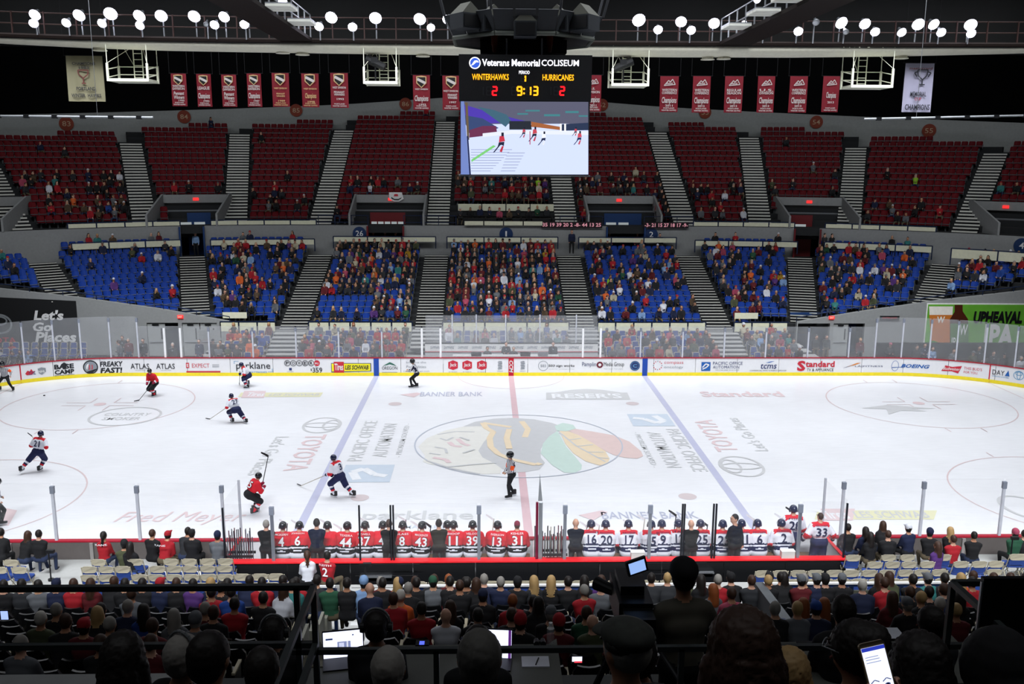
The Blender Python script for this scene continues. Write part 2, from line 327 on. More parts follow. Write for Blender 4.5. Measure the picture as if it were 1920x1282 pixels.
# ---------------------------------------------------------------- boards
def board_pt(L, off=0., z=0.):
    """L: metres along the far boards from the middle, right positive; continues round both corners"""
    s = 1 if L >= 0 else -1; a = abs(L); X0 = HL-CRN
    if a <= X0: return (s*a, HW+off, z)
    th = (a-X0)/CRN
    if th <= PI/2: return (s*(X0+(CRN+off)*math.sin(th)), HW-CRN+(CRN+off)*math.cos(th), z)
    return (s*(HL+off), HW-CRN-(a-X0-CRN*PI/2), z)
def near_pt(L, off=0., z=0.):
    x, y, z = board_pt(L, off, z); return (x, -y, z)
PANELM = mat('board_white', 'e9e9ec', .35, var=.04)
def strip(fn, L0, L1, z0, z1, o0, o1, material, name, parent, step=.6):
    n = max(1, int(abs(L1-L0)/step)) if max(abs(L0), abs(L1)) > HL-CRN else 1
    mb = MB(); v = []
    for i in range(n+1):
        L = L0+(L1-L0)*i/n; v += [fn(L, o0, z0), fn(L, o1, z0), fn(L, o1, z1), fn(L, o0, z1)]
    f = []
    for i in range(n):
        a, b = 4*i, 4*i+4
        f += [(a+j, a+(j+1) % 4, b+(j+1) % 4, b+j) for j in range(4)]
    f += [(0, 3, 2, 1), (4*n, 4*n+1, 4*n+2, 4*n+3)]
    mb.add(v, f); return mb.obj(name, material, parent)
def boards(fn, name, label, lo, hi, gaps=()):
    t = thing(name, label, 'barrier')
    L = lo; k = 0
    edges = [lo]
    while L < hi-.1:
        L = min(hi, L+2.44); edges.append(L)
    for a, b in zip(edges, edges[1:]):
        strip(fn, a+.012, b-.012, .0, 1.04, .0, .10, PANELM, 'board_panel', t)
    strip(fn, lo, hi, 0.01, .2, -.015, -.002, YEL, 'kick_strip', t)
    strip(fn, lo, hi, 1.04, 1.085, -.03, .14, REDC, 'cap_rail', t)
    return t
far_b = boards(board_pt, 'rink_boards', 'white dasher boards with adverts and yellow kick strip across the ice', -33.2, 33.2)
NBK = mat('board_backing', '5c5654', .7)
near_b = boards(near_pt, 'rink_boards', 'near side boards with red cap rail beside benches and folding chairs', -31.7, 31.7)
for a, b in ((-30., -9.3), (9.3, 30.)): strip(near_pt, a, b, 0, 1.03, .105, .14, NBK, 'backing', near_b)
for k in range(26):
    L = -30+2.4*k
    if abs(L) > 9.3: strip(near_pt, L-.05, L+.05, 0, 1.03, .14, .2, mat('backing_rib', '8a8684', .6), 'backing_rib', near_b)
for L, m_, w_ in ((-7.77, BLUEP, .3), (7.77, BLUEP, .3), (0, REDP, .3)):
    lab(strip(board_pt, L-w_/2, L+w_/2, .0, 1.04, -.02, -.003, m_, 'line_marker', far_b), ('blue' if m_ is BLUEP else 'red')+' stripe on the white boards')
for x, y in ((-27.13, -1), (27.13, 1)):
    L = y*(HL-CRN+CRN*math.asin((27.13-(HL-CRN))/CRN)); lab(strip(board_pt, L-.03, L+.03, .0, 1.04, -.02, -.003, REDP, 'line_marker', far_b), 'thin red goal line stripe on boards')
def Lpx(u, z=.55):
    lo, hi = -33., 33.
    for _ in range(40):
        m_ = (lo+hi)/2
        if PX(board_pt(m_, 0, z))[0] < u: lo = m_
        else: hi = m_
    return (lo+hi)/2
bfn = lambda L0: (lambda a, b: board_pt(L0+a, -.018, b))
INK = mat('ad_black', '1c1e26', .5); ARED = mat('ad_red', 'c8283c', .5); ABLU = mat('ad_blue', '1d5fae', .5); ANAV = mat('ad_navy', '27366b', .5); AGRY = mat('ad_grey', '8b9199', .5)
AYEL = mat('ad_yellow', 'f0e61e', .5); ACYA = mat('ad_cyan', '5f9bc4', .5); AGRN = mat('ad_green', '2e6a58', .5); AORA = mat('ad_orange', 'e08a3c', .5); APNK = mat('ad_pink', 'd36a74', .5)
def ad(s, u0, u1, z0, z1, m_, bold=.02, shear=0., label=None, off=0.):
    L0, L1 = Lpx(u0), Lpx(u1); f = lambda a, b: board_pt(L0+a, -.018-off, b)
    return text(s, L1-L0, z1-z0, f, m_, 'advert_lettering', far_b, bold, shear, y0=z0, label=label)
def adpoly(pts, m_, off=0., label=None):
    """pts in (pixel column, height)"""
    c = [(Lpx(u), z) for u, z in pts]
    o = poly_obj(c, lambda a, b: board_pt(a, -.016-off, b), m_, 'advert_panel', far_b)
    if label: lab(o, label)
    return o
def adring(u, z, rx, rz, t, m_, off=0., a0=0, a1=2*PI):
    L = Lpx(u); return ring(L, z, rx, rz, t, lambda a, b: board_pt(a, -.017-off, b), m_, 'advert_ring', far_b, 28, a0, a1)
def addisc(u, z, rx, rz, m_, off=0.):
    L = Lpx(u); return poly_obj(circ(L, z, rx, rz, 24), lambda a, b: board_pt(a, -.0165-off, b), m_, 'advert_disc', far_b)
# left corner
adpoly([(47, .52), (52, .68), (56, .62), (59, .75), (62, .6), (66, .62), (60, .42), (50, .42)], ARED); ad('CHL', 54, 67, .42, .62, ANAV, .04, .3)
adpoly([(71, .72), (78, .78), (86, .72), (86, .5), (78, .36), (72, .48)], AGRY); ad('NHL', 72, 85, .48, .62, WHITE, .05, off=.003)
ad('BASE', 102, 139, .58, .86, INK, .09, label='black base camp lettering on the boards'); ad('CAMP', 102, 139, .28, .54, INK, .09); ad('BREWING COMPANY', 102, 139, .19, .25, INK)
adpoly([(116, .86), (121, .95), (126, .86), (124, .56), (118, .56)], INK)
addisc(170, .58, .40, .40, INK); addisc(170, .58, .34, .34, AGRY, .002); addisc(170, .58, .24, .24, WHITE, .003); ad('J J', 166, 174, .44, .72, ARED, .08, off=.005)
ad('FREAKY', 188, 231, .58, .88, INK, .06, .15, label='black slanted slogan lettering on the boards'); ad('FAST!', 188, 229, .2, .52, INK, .08, .15)
for u in (245, 293):
    ad('ATLAS', u, u+35, .42, .74, INK, .01); ad('VAN LINES AGENT', u+8, u+28, .33, .37, AGRY)
ad('EXPECT', 360, 393, .5, .74, APNK, .01); adpoly([(349, .48), (355, .48), (355, .78), (349, .78)], ARED); ad('E', 350.5, 354, .54, .72, WHITE, .05, off=.003)
adpoly([(349, .22), (413, .22), (413, .3), (349, .3)], ARED); adpoly([(398, .64), (411, .64), (411, .67), (398, .67)], AGRY); adpoly([(398, .54), (411, .54), (411, .57), (398, .57)], AGRY)
ad('parklane', 443, 507, .30, .82, INK, .005, label='grey parklane lettering on the white boards'); ad('MATTRESSES', 466, 500, .18, .28, ACYA)
for a, b in (((439, .86), (448, .88)), ((439, .72), (440, .88)), ((502, .24), (511, .26)), ((510, .24), (511, .44))): adpoly([(a[0], a[1]), (b[0], a[1]), (b[0], b[1]), (a[0], b[1])], ACYA)
for i, ch in enumerate('POWER'):
    adring(539+11.2*i, .76, .16, .16, .03, INK); ad(ch, 536.2+11.2*i, 541.8+11.2*i, .67, .85, INK, .03)
addisc(594.5, .76, .17, .17, ARED); ad('BALL', 590.5, 598.5, .70, .81, WHITE, .04, off=.003)
ad('359', 586, 604, .2, .5, INK, .01, label='large black 359 on the boards'); ad('$', 582, 585, .3, .44, INK); adpoly([(542, .34), (547, .34), (547, .48), (542, .48)], ANAV); ad('LOTTERY', 538, 551, .24, .29, AGRY)
adpoly([(621, .22), (696, .28), (696, .76), (621, .76)], ANAV, label='dark edge of yellow tyre shop advert'); adpoly([(622, .27), (694.5, .31), (694.5, .73), (622, .73)], AYEL, .002)
adpoly([(626, .2), (645, .2), (645, .84), (626, .84)], ARED, .004); ad('Tires', 627.5, 643.5, .34, .74, WHITE, .05, off=.006); ad('LES SCHWAB', 647, 691, .38, .64, INK, .07, .2, off=.005, label='black LES SCHWAB lettering on yellow')
adpoly([(717, .58), (724, .70), (731, .82), (738, .72), (744, .58), (738, .64), (731, .70), (724, .64)], AGRN); ad('OREGON', 716, 745, .38, .56, INK, .0, label='dark oregon lettering under green mountain'); adpoly([(716, .2), (745, .2), (745, .23), (716, .23)], AGRY)
ad('Imagine the', 762, 799, .72, .86, AGRY, .0); ad('Possibilities', 762, 799, .48, .62, AGRY, .0); ad('OregonLivings.com', 756, 805, .24, .32, AGRY)
for u in (849.5, 876, 903.5):
    adpoly([(u-9, .82), (u, .93), (u+9, .82), (u+9, .46), (u, .36), (u-9, .46)], ARED, label='red hexagonal burger shop badge on boards'); ad('Jack', u-6.5, u+6.5, .5, .78, WHITE, .03, .1, off=.003); ad('IN THE BOX', u-8, u+8, .22, .27, AGRY)
for u in (937, 979.5):
    for k in range(5): adpoly([(u-4+k % 2, .84-.1*k), (u+4-(k+1) % 2, .88-.1*k), (u+5, .82-.1*k), (u-3, .79-.1*k)], AGRY)
    ad('OREGON', u-5, u+6, .26, .31, AGRY)
f_ = lambda a, b: board_pt(b-.11, -.024, .92-a)
text('CCM', .72, .22, f_, WHITE, 'advert_lettering', far_b, .07, .2, label='white CCM lettering down the red stripe')
adring(1018.5, .6, .28, .28, .025, AGRY); ad('503', 1013.5, 1023.5, .52, .68, AGRY, .02); ad('503 sign works', 1028.5, 1077, .5, .68, INK, .025, .1, label='dark sign works advert lettering'); ad('503.286.1733   www.503signworks.com', 1029, 1077, .38, .42, AGRY)
ad('Pamplin', 1091.5, 1117.5, .5, .82, ANAV, -.003); addisc(1124.5, .66, .19, .19, mat('ad_maroon', '6b1a30', .5)); addisc(1124.5, .66, .09, .09, WHITE, .003); ad('Media Group', 1132, 1170, .5, .82, INK, -.003); ad('Your town. Your paper.', 1132, 1169, .38, .44, AGRY)
addisc(1190.5, .6, .29, .29, ANAV); adring(1190.5, .6, .24, .24, .02, ACYA, .003); ad('C', 1186.5, 1194.5, .5, .7, ACYA, .03, off=.004)
for k in range(12):
    a = PI*2*k/12; adpoly([(1233+8*math.cos(a)-.8, .62+.25*math.sin(a)-.03), (1233+8*math.cos(a)+.8, .62+.25*math.sin(a)-.03), (1233+8*math.cos(a)+.8, .62+.25*math.sin(a)+.03), (1233+8*math.cos(a)-.8, .62+.25*math.sin(a)+.03)], ARED if k % 3 else AGRY)
ad('compass', 1245, 1281, .66, .84, APNK, -.003); ad('oncology', 1245, 1281, .42, .60, AGRY, -.003)
adpoly([(1315, .3), (1332, .3), (1332, .82), (1315, .82)], ABLU, label='blue office advert square'); lines([(Lpx(1317), .5, Lpx(1323), .72), (Lpx(1323), .72, Lpx(1329), .66), (Lpx(1329), .66, Lpx(1324), .5), (Lpx(1324), .5, Lpx(1317), .4)], .07, lambda a, b: board_pt(a, -.022, b), WHITE, 'advert_mark', far_b)
ad('PACIFIC OFFICE', 1336.5, 1392, .66, .84, ANAV, .0, label='navy pacific office lettering'); ad('AUTOMATION', 1336.5, 1386, .44, .60, ANAV, .0); ad('PROBLEM SOLVED', 1342, 1386, .32, .37, AGRY)
ad('tcms', 1426, 1456, .42, .72, ANAV, .02, .15); adpoly([(1435, .78), (1445, .86), (1452, .88), (1442, .78)], ABLU); ad('COMMERCIAL HVAC & ENERGY SERVICES', 1406, 1475, .28, .35, INK, .0, .2)
ad('S', 1494.5, 1510, .28, .9, ARED, .09, label='red standard lettering initial'); ad('tandard', 1510, 1564.5, .52, .88, ARED, .06); ad('TV & APPLIANCE', 1513, 1563, .28, .44, INK, .01)
adpoly([(1580, .46), (1600, .66), (1592, .56), (1586, .5)], ANAV); adpoly([(1588, .54), (1606, .76), (1614, .78), (1602, .64)], AORA); ad('LA|FITNESS', 1603, 1655, .5, .62, ANAV, -.006)
adring(1678, .6, .2, .3, .02, ABLU); adpoly([(1672, .48), (1690, .52), (1690, .54), (1673, .52)], ABLU); ad('BOEING', 1689, 1743, .5, .72, ABLU, .06, .3, label='blue slanted boeing lettering')
adpoly([(1765, .42), (1772, .76), (1785, .7), (1803, .8), (1797, .34), (1785, .44)], ARED, label='red bow tie beer advert'); ad('Budweiser', 1768, 1800, .5, .68, WHITE, .02, .3, off=.003); ad("THIS BUD'S", 1807, 1841, .62, .78, APNK, .02); ad('FOR YOU.', 1807, 1834, .4, .54, APNK, .02)
ad('DAY', 1860.5, 1883, .52, .8, INK, -.003); adpoly([(1884, .52), (1893, .52), (1890, .86)], ABLU); ad('WIRELESS SYSTEMS', 1860, 1892, .4, .46, ACYA)
adring(1910, .66, .26, .24, .03, ACYA); adring(1910, .66, .09, .22, .03, ACYA); adring(1910, .76, .17, .1, .03, ACYA)
# ---------------------------------------------------------------- glass
GLF = glassmat('rink_glass_far', .17); GLN = glassmat('rink_glass_near', .02); POST = mat('post_aluminium', 'c9ccd6', .45, .1); POSTW = mat('post_white', 'f2f2f4', .4)
CAPM = mat('post_cap', '868c9a', .5, .1)
def glass_run(fn, t, posts, Lend0, Lend1, ztop, gm, zt2=None, z0=1.09, off=.07, cap=True):
    """posts: list of (L, white?) ; panes between neighbours"""
    P = sorted(posts)
    Ls = [Lend0]+[p[0] for p in P]+[Lend1]
    for i, (a, b) in enumerate(zip(Ls, Ls[1:])):
        if b-a < .12: continue
        zt = ztop((a+b)/2) if callable(ztop) else ztop
        strip(fn, a+.03, b-.03, z0, zt, off-.006, off+.006, gm, 'glass_pane', t, .5)
    for L, wh in P:
        zt = ztop(L) if callable(ztop) else ztop
        x, y, _ = fn(L, off, 0); c = fn(L, off+.1, 0); d = Vector((c[0]-x, c[1]-y, 0)).normalized(); T = Matrix.Translation((x, y, 0)) @ Matrix.Rotation(math.atan2(d.y, d.x)-PI/2, 4, 'Z')
        mb = MB(); hw_ = .055 if wh else .04
        mb.box((-hw_, -.04, z0-.05), (hw_, .04, zt-.12), 0, T)
        o = mb.obj('glass_post', POSTW if wh else POST, t)
        if cap and not wh: MB().box((-.06, -.05, zt-.3), (.06, .05, zt-.08), 0, T).obj('post_cap', CAPM, o)
GLE = glassmat('end_glass', .03, (1, 1, 1), .15)
fg = thing('rink_glass', 'tall hazy glass panes on white posts above the far boards', 'glass screen')
fposts = [(Lpx(u, 1.5), w_) for u, w_ in ((45, 0), (102, 0), (152, 0), (207, 0), (259, 0), (309, 1), (339, 1), (392, 0), (474, 0), (555, 0), (635, 0), (716, 0), (791, 1), (826, 1), (1093, 1), (1126, 1), (1201, 0), (1280, 0), (1358, 0), (1436, 0), (1515, 0), (1592, 0), (1641, 0), (1691, 0), (1743, 0), (1793, 0), (1846, 0), (1903, 0))]
zfar = lambda L: 3.45 if L < Lpx(259)+.1 or L > Lpx(1641)-.1 else 2.9
glass_run(board_pt, fg, fposts, -32.5, 32.5, zfar, GLF)
ng = thing('rink_glass', 'clear glass panes with capped posts above the near boards', 'glass screen')
def nL(u, z=2.): return PY(u, 960, -12.95)[0]
glass_run(near_pt, ng, [(nL(104), 0), (nL(261), 0), (nL(419), 0)], -21.5, nL(419)+.01, 2.86, GLN)
glass_run(near_pt, ng, [(nL(1577), 0), (nL(1726), 0), (nL(1875), 0)], nL(1577)-.01, 21.5, 2.9, GLN)
# ================================================================ FAR BOWL
X0, YC = 14.0, .9
def bp(L, q, z=0.):
    if abs(L) <= X0: return (L, YC+q, z)
    s = 1 if L > 0 else -1; th = (abs(L)-X0)/q
    return (s*(X0+q*math.sin(th)), YC+q*math.cos(th), z)
def brz(L, q):
    """rotation that turns local +Y towards the ice"""
    if abs(L) <= X0: return PI
    s = 1 if L > 0 else -1; th = (abs(L)-X0)/q
    return PI-s*th
def bL(bd, q):
    k, v = bd
    if k == 'x': return v
    return math.copysign(X0+q*math.radians(abs(v)), v)
def bstrip(L0, L1, q0, q1, z0, z1, mb=None, mi=0, step=1.2):
    mb = mb or MB(); n = max(1, int(abs(L1-L0)/step)); v = []
    for i in range(n+1):
        L = L0+(L1-L0)*i/n; La = L if abs(L) <= X0 else math.copysign(X0+(abs(L)-X0)*q1/q0, L)
        v += [bp(L, q0, z0), bp(La, q1, z0), bp(La, q1, z1), bp(L, q0, z1)]
    f = []
    for i in range(n):
        a, b = 4*i, 4*i+4
        f += [(a+j, a+(j+1) % 4, b+(j+1) % 4, b+j) for j in range(4)]
    f += [(0, 3, 2, 1), (4*n, 4*n+1, 4*n+2, 4*n+3)]
    return mb.add(v, f, mi)
qb = lambda k: 18.0+.76*k
zb = lambda k: 1.80+.262*k
qr = lambda k: 30.4+.8*k
zr = lambda k: 7.45+.43*k
NB = 14
WALLY = 18.3
BB = [('a', -60), ('a', -37.5), ('a', -17.7), ('x', -13.6), ('x', -5.1), ('x', 4.6), ('x', 13.4), ('a', 15.5), ('a', 35.5), ('a', 58)]
RB = [('a', -56), ('a', -39), ('a', -23.5), ('a', -11.6), ('x', -13.9), ('x', -5.1), ('x', 4.6), ('x', 13.6), ('a', 10), ('a', 22), ('a', 36.8), ('a', 54)]
RN = [13, 14, 16, 17, 19, 20, 19, 17, 16, 14, 13]
BNAME = ['blue section at the far left edge', 'blue section above the black slogan banner', 'blue section above the left doors', 'blue section under number twenty-six', 'middle blue section under number one', 'blue section under number two', 'blue section above the right doors', 'blue section above the beer banner', 'blue section at the far right edge']
def clipL(q, y=WALLY+.55):
    """largest |L| on a row before it would run in front of the side wall"""
    c = (y-YC)/q
    return 99 if c <= 0 else X0+q*math.acos(min(1, c))
mb = MB()
for k in range(NB):
    Lm = min(clipL(qb(k)-.4, WALLY+.15), X0+qb(k)*math.radians(62)); bstrip(-Lm, Lm, qb(k)-.36, qb(k)+.42, zb(k)-.6, zb(k), mb)
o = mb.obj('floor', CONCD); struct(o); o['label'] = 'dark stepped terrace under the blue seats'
mb = MB()
def secof(L, q, B):
    for i in range(len(B)-1):
        if bL(B[i], q) <= L < bL(B[i+1], q): return i
    return 0 if L < 0 else len(B)-2
for i in range(11):
    for k in range(RN[i]+1):
        bstrip(bL(RB[i], qr(k)), bL(RB[i+1], qr(k)), qr(k)-.4, qr(k)+.44, zr(k)-.9, zr(k), mb)
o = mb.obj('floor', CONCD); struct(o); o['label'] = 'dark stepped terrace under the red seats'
# aisle walkway between tiers
mb = MB(); Lq = X0+28.6*math.radians(60); bstrip(-Lq, Lq, 28.97, 30.2, 6.9, 7.42, mb); o = struct(mb.obj('floor', CONCD))
# grey wall between tiers with openings
def Lbowl(u, q, z):
    lo, hi = -50., 50.
    for _ in range(40):
        m_ = (lo+hi)/2
        if PX(bp(m_, q, z))[0] < u: lo = m_
        else: hi = m_
    return (lo+hi)/2
op = [(340, 385), (690, 757), (1137, 1208), (1487, 1535)]
ed = [-Lq]+[Lbowl(u, 29.0, 6.5) for p in op for u in p]+[Lq]
for i in range(0, len(ed), 2):
    mb = bstrip(ed[i], ed[i+1], 28.95, 29.2, 5.0, 7.45); struct(mb.obj('wall_middle', GREYW))
VRED = mat('dark_red_paint', '6a161c', .6); VBLU = mat('dark_blue_paint', '15386a', .6)
for i, (a, b) in enumerate(op):
    L0, L1 = ed[2*i+1], ed[2*i+2]; m_ = (VBLU, VRED, VBLU, VRED)[i]
    t = thing('vomitory', ('dark blue', 'dark red', 'blue', 'maroon')[i]+' doorway in the grey wall, '+ORD[i]+' from left', 'doorway')
    bstrip(L0, L1, 30.6, 30.7, 5.2, 8.3).obj('back_wall', m_, t); bstrip(L0-.1, L1+.1, 28.9, 30.7, 5.0, 5.2).obj('sill', CONCD, t)
    for L in (L0, L1): bstrip(L-.06, L+.06, 28.7, 30.6, 5.2, 7.4).obj('jamb', m_, t)
    c = (L0+L1)/2
    for j in range(2 if i != 1 else 5):
        Lw = c-.9+j*.95 if i != 1 else L0+.3+j*.5
        bstrip(Lw-(.38 if i != 1 else .2), Lw+(.38 if i != 1 else .2), 30.5, 30.58, 7.2, 7.62).obj('lit_window', mat('dim_window', 'b9c2c4', .5, emit=.55), t)
# section discs
for u, s in ((674, '26'), (949, '1'), (1221, '2'), (1916, '4')):
    L = Lbowl(u, 28.9, 6.8); p = bp(L, 28.92, 6.85); rz = brz(L, 28.9)
    t = thing('section_sign', 'round navy section sign numbered '+NW[s]+' on the grey wall', 'sign', p, rz)
    MB().prism(circ(0, 0, .5), -.02, .02, 0, lambda x, y, z: (x, z+.02, y)).obj('disc', mat('sign_navy', '12305c', .5), t)
    w_ = .55 if len(s) > 1 else (.12 if s == '1' else .3); text(s, w_, .42, plane_fn((w_/2, .045, -.2), (-1, 0, 0), (0, 0, 1)), WHITE, 'numeral', t, .02)
for u, v, s in ((125, 232, '83'), (346, 219, '84'), (558, 207, '85'), (762, 195, '86'), (1128, 197, '52'), (1319, 211, '53'), (1530, 229, '54'), (1742, 245, '55')):
    pass
# ---- stairs
NOSE = mat('stair_nosing', 'd8d8d0', .6); RISE = mat('stair_riser', '141517', .9)
def stairs(L_of_q, q0, z0, tr, ri, n, wd, label, loz=None):
    t = thing('stairs', label, 'stairs')
    fr = .34 if loz else .5; mb = MB(); mb.box((-wd/2, -.01, -ri*fr), (wd/2, .045, 0), 0); mb.box((-wd/2, .03, -ri*1.02), (wd/2, tr+.06, -.004), 1)
    me = mb.mesh('step', [NOSE, RISE])
    for j in range(n):
        q = q0+tr*j; L = L_of_q(q)
        if abs(L) > clipL(q, WALLY+.35) and loz: continue
        link('step', me, t, bp(L, q, z0+ri*(j+1)), brz(L, q)+PI)
    return t
for i, bd in enumerate(BB[1:-1]):
    stairs(lambda q, bd=bd: bL(bd, q), qb(0)-.45, zb(0)-.13, .38, .131, 2*NB, 1.7, 'dark striped aisle stairs through the blue seats, '+ORD[i]+' from left', True)
for i, bd in enumerate(RB[1:-1]):
    n_ = min(RN[i], RN[i+1]); stairs(lambda q, bd=bd: bL(bd, q), qr(0)-.4, zr(0)-.1, .4, .215, 2*n_, 1.65, 'steep pale striped stairs through the red seats, '+ORD[i]+' from left')
# ---- seats
SEATB = mat('seat_blue', '163c94', .32, var=.1, spec=.6); SEATR = mat('seat_red', '620a14', .6, var=.1, spec=.15); SEATG = mat('seat_grey_metal', '5c6064', .5, .3)
def seat_mb():
    mb = MB(); n = 5; v = []
    for j, (z, w_, y) in enumerate(((.40, .20, -.17), (.5, .225, -.2), (.78, .22, -.25), (.86, .17, -.26))):
        for i in range(n):
            a = -1+2*i/(n-1); v.append((a*w_, y+.06*a*a, z))
    m = len(v); v += [(x*.97, y-.035, z+.0) for x, y, z in v]
    f = [(j*n+i, j*n+i+1, (j+1)*n+i+1, (j+1)*n+i) for j in range(3) for i in range(n-1)]
    f += [tuple(x+m for x in q[::-1]) for q in f]
    f += [(15+i, 16+i, m+16+i, m+15+i) for i in range(4)]+[(j*n, (j+1)*n, m+(j+1)*n, m+j*n) for j in range(3)]+[(j*n+4, m+j*n+4, m+(j+1)*n+4, (j+1)*n+4) for j in range(3)]
    mb.add(v, f, 0)
    mb.box((-.21, -.18, .40), (.21, .23, .45), 0); mb.box((-.235, -.2, .32), (.235, -.12, .40), 1); mb.box((-.25, -.15, .28), (-.225, .1, .62), 1); mb.box((-.05, -.2, 0), (.05, -.12, .33), 1)
    return mb
sm = seat_mb(); sm.box((-.254, -.15, .50), (.254, -.08, .525), 1); seat_blue = sm.mesh('seat_blue', [SEATB, mat('seat_bar', '6e7478', .5, .2)])
sm = seat_mb(); sm.v = [(x*1.1, y, z) for x, y, z in sm.v]; sm.box((-.265, -.1, .47), (.265, .0, .515), 1); seat_red = sm.mesh('seat_red', [SEATR, SEATG])
def row_seats(B, i, q, pitch, margin):
    L0, L1 = bL(B[i], q)+margin, bL(B[i+1], q)-margin
    n = max(0, int((L1-L0)/pitch)); o0 = ((L1-L0)-n*pitch)/2
    return [L0+o0+pitch*(j+.5) for j in range(n)]
blue = []   # (sec,row,n,L,q,z)
for i in range(len(BB)-1):
    for k in range(NB):
        for j, L in enumerate(row_seats(BB, i, qb(k), .508, .95)):
            if abs(L) < clipL(qb(k)): blue.append((i, k, j, L, qb(k)+.05, zb(k)))
# extra back row behind cream panels in the outer sections
for i in (1, 2, 6, 7):
    for j, L in enumerate(row_seats(BB, i, 28.6, .508, 1.2)): blue.append((i, 14, j, L, 28.6, 5.75))
voms = []
for i in (2, 4, 6, 8, 10, 0):
    q = 31.; L0, L1 = bL(RB[i], q), bL(RB[i+1], q)
    voms.append((i, *{2: (Lbowl(303, 32, 9), Lbowl(425, 32, 9)), 4: (Lbowl(667, 32, 9), Lbowl(797, 32, 9)), 6: (Lbowl(1098, 32, 9), Lbowl(1226, 32, 9)), 8: (Lbowl(1460, 32, 9), Lbowl(1582, 32, 9)), 10: (Lbowl(1833, 32, 9), Lbowl(1950, 32, 9)), 0: (Lbowl(-80, 32, 9), Lbowl(42, 32, 9))}[i]))
red = []
for i in range(len(RB)-1):
    for k in range(RN[i]+1):
        S = row_seats(RB, i, qr(k), .53, .95)
        for j, L in enumerate(S):
            if k == RN[i] and (j > len(S)*.5) != (i < 5): continue
            if k < 4 and any(v[0] == i and v[1]-.2 < L*(32/qr(k) if abs(L) > X0 else 1) < v[2]+.2 for v in voms): continue
            if k < 3 and i == 5 and abs(L) < 3.9: continue
            red.append((i, k, j, L, qr(k)+.08, zr(k)))
def place_seats(lst, me, kind, colw, nind, namefn, grp):
    vis = []
    for s in lst:
        p = bp(s[3], s[4], s[5]); x, y, sc_ = PX(p)
        vis.append((-10 < x < 1930, sc_, s))
    ind = sorted([v for v in vis if v[0]], key=lambda v: -v[1])[:nind]; ids = {id(v[2]) for v in ind}
    for _, _, s in ind:
        p = bp(s[3], s[4], s[5]); tag(link(kind, me, None, p, brz(s[3], s[4])), namefn(s), 'seat', grp)
    rest = [s for s in lst if id(s) not in ids]
    joined(kind, me, [(bp(s[3], s[4], s[5]), brz(s[3], s[4]), 1.) for s in rest])
def joined(name, me, places, matidx=None, mats=None):
    nv, nf = len(me.vertices), len(me.polygons)
    v = np.zeros(nv*3); me.vertices.foreach_get('co', v); v = v.reshape(-1, 3)
    F = [tuple(p.vertices) for p in me.polygons]; mi = [p.material_index for p in me.polygons]
    V = []; FF = []; MI = []
    for n, (p, rz, s) in enumerate(places):
        c, sn = math.cos(rz), math.sin(rz); R_ = np.array([[c, -sn, 0], [sn, c, 0], [0, 0, 1]])*s
        V.append(v @ R_.T+np.array(p)); FF += [tuple(a+n*nv for a in f) for f in F]; MI += mi
    m2 = bpy.data.meshes.new(name); m2.from_pydata(np.concatenate(V).tolist(), [], FF)
    for m in (mats or me.materials): m2.materials.append(m)
    m2.polygons.foreach_set('material_index', MI); m2.update()
    o = link(name, m2); stuff(o); return o
place_seats(blue, seat_blue, 'stadium_seat', 'blue', 300, lambda s: 'blue plastic seat, '+ordw(s[2])+' from left, '+ordw(s[1])+' row, '+BNAME[s[0]].replace('blue section', 'section').replace('middle blue', 'middle'), 'blue seats in the far lower stands')
bpy.data.objects['stadium_seat']  # first seat exists
RNAME = ['far left edge', 'section eighty-three', 'section eighty-four', 'section eighty-five', 'section eighty-six', 'middle section under the scoreboard', 'section fifty-two', 'section fifty-three', 'section fifty-four', 'section fifty-five', 'far right edge']
place_seats(red, seat_red, 'red_seat', 'red', 300, lambda s: 'dark red seat, '+ordw(s[2])+' from left, '+ordw(s[1])+' row, upper '+RNAME[s[0]], 'red seats in the far upper stands')
# stuff labels
for o in COL.objects:
    if o.get('kind') == 'stuff' and 'label' not in o:
        isb = o.data.materials[0] is SEATB; o['label'] = 'remaining rows of '+('blue' if isb else 'dark red')+' stadium seats in the far '+('lower' if isb else 'upper')+' stands'; o['category'] = 'seats'
# ---- cream front panels, rails
def panel_run(L0, L1, q, z0, z1, label, w_=1.25, cat='railing'):
    t = thing('parapet', label, cat); n = max(1, round((L1-L0)/w_)); d = (L1-L0)/n
    for i in range(n):
        bstrip(L0+i*d+.05, L0+(i+1)*d-.05, q-.02, q+.02, z0, z1).obj('panel', CREAM, t)
    for i in range(n+1): bstrip(L0+i*d-.035, L0+i*d+.035, q-.01, q+.06, z0-.5, z1+.06).obj('post', NAVY, t)
    bstrip(L0, L1, q-.03, q+.04, z1+.03, z1+.09).obj('top_rail', NAVY, t)
    return t
for i, (a, b) in enumerate(((-18.1, -14.7), (-12.6, -6.1), (-4.2, 3.8), (5.6, 12.5), (14.3, 17.9))):
    if abs(a) > X0 or abs(b) > X0: 
        t = thing('parapet', 'cream panels at the front of the blue seats, '+('left' if i == 0 else 'right')+' end run', 'railing')
        for j in range(3):
            MB().box((a+j*1.15+.05, 18.28, 1.62), (a+(j+1)*1.15-.05, 18.32, 2.18)).obj('panel', CREAM, t); MB().box((a+j*1.15-.03, 18.3, 1.2), (a+j*1.15+.03, 18.36, 2.25)).obj('post', NAVY, t)
        MB().box((a, 18.27, 2.2), (a+3.5, 18.34, 2.27)).obj('top_rail', NAVY, t)
        MB().box((a+.1, 18.6, 2.4), (a+1.6, 18.64, 2.78)).obj('panel', CREAM, t)
        continue
    panel_run(a, b, WALLY-YC, 1.62, 2.18, 'cream panels under the blue seats, '+ORD[i]+' run from left')
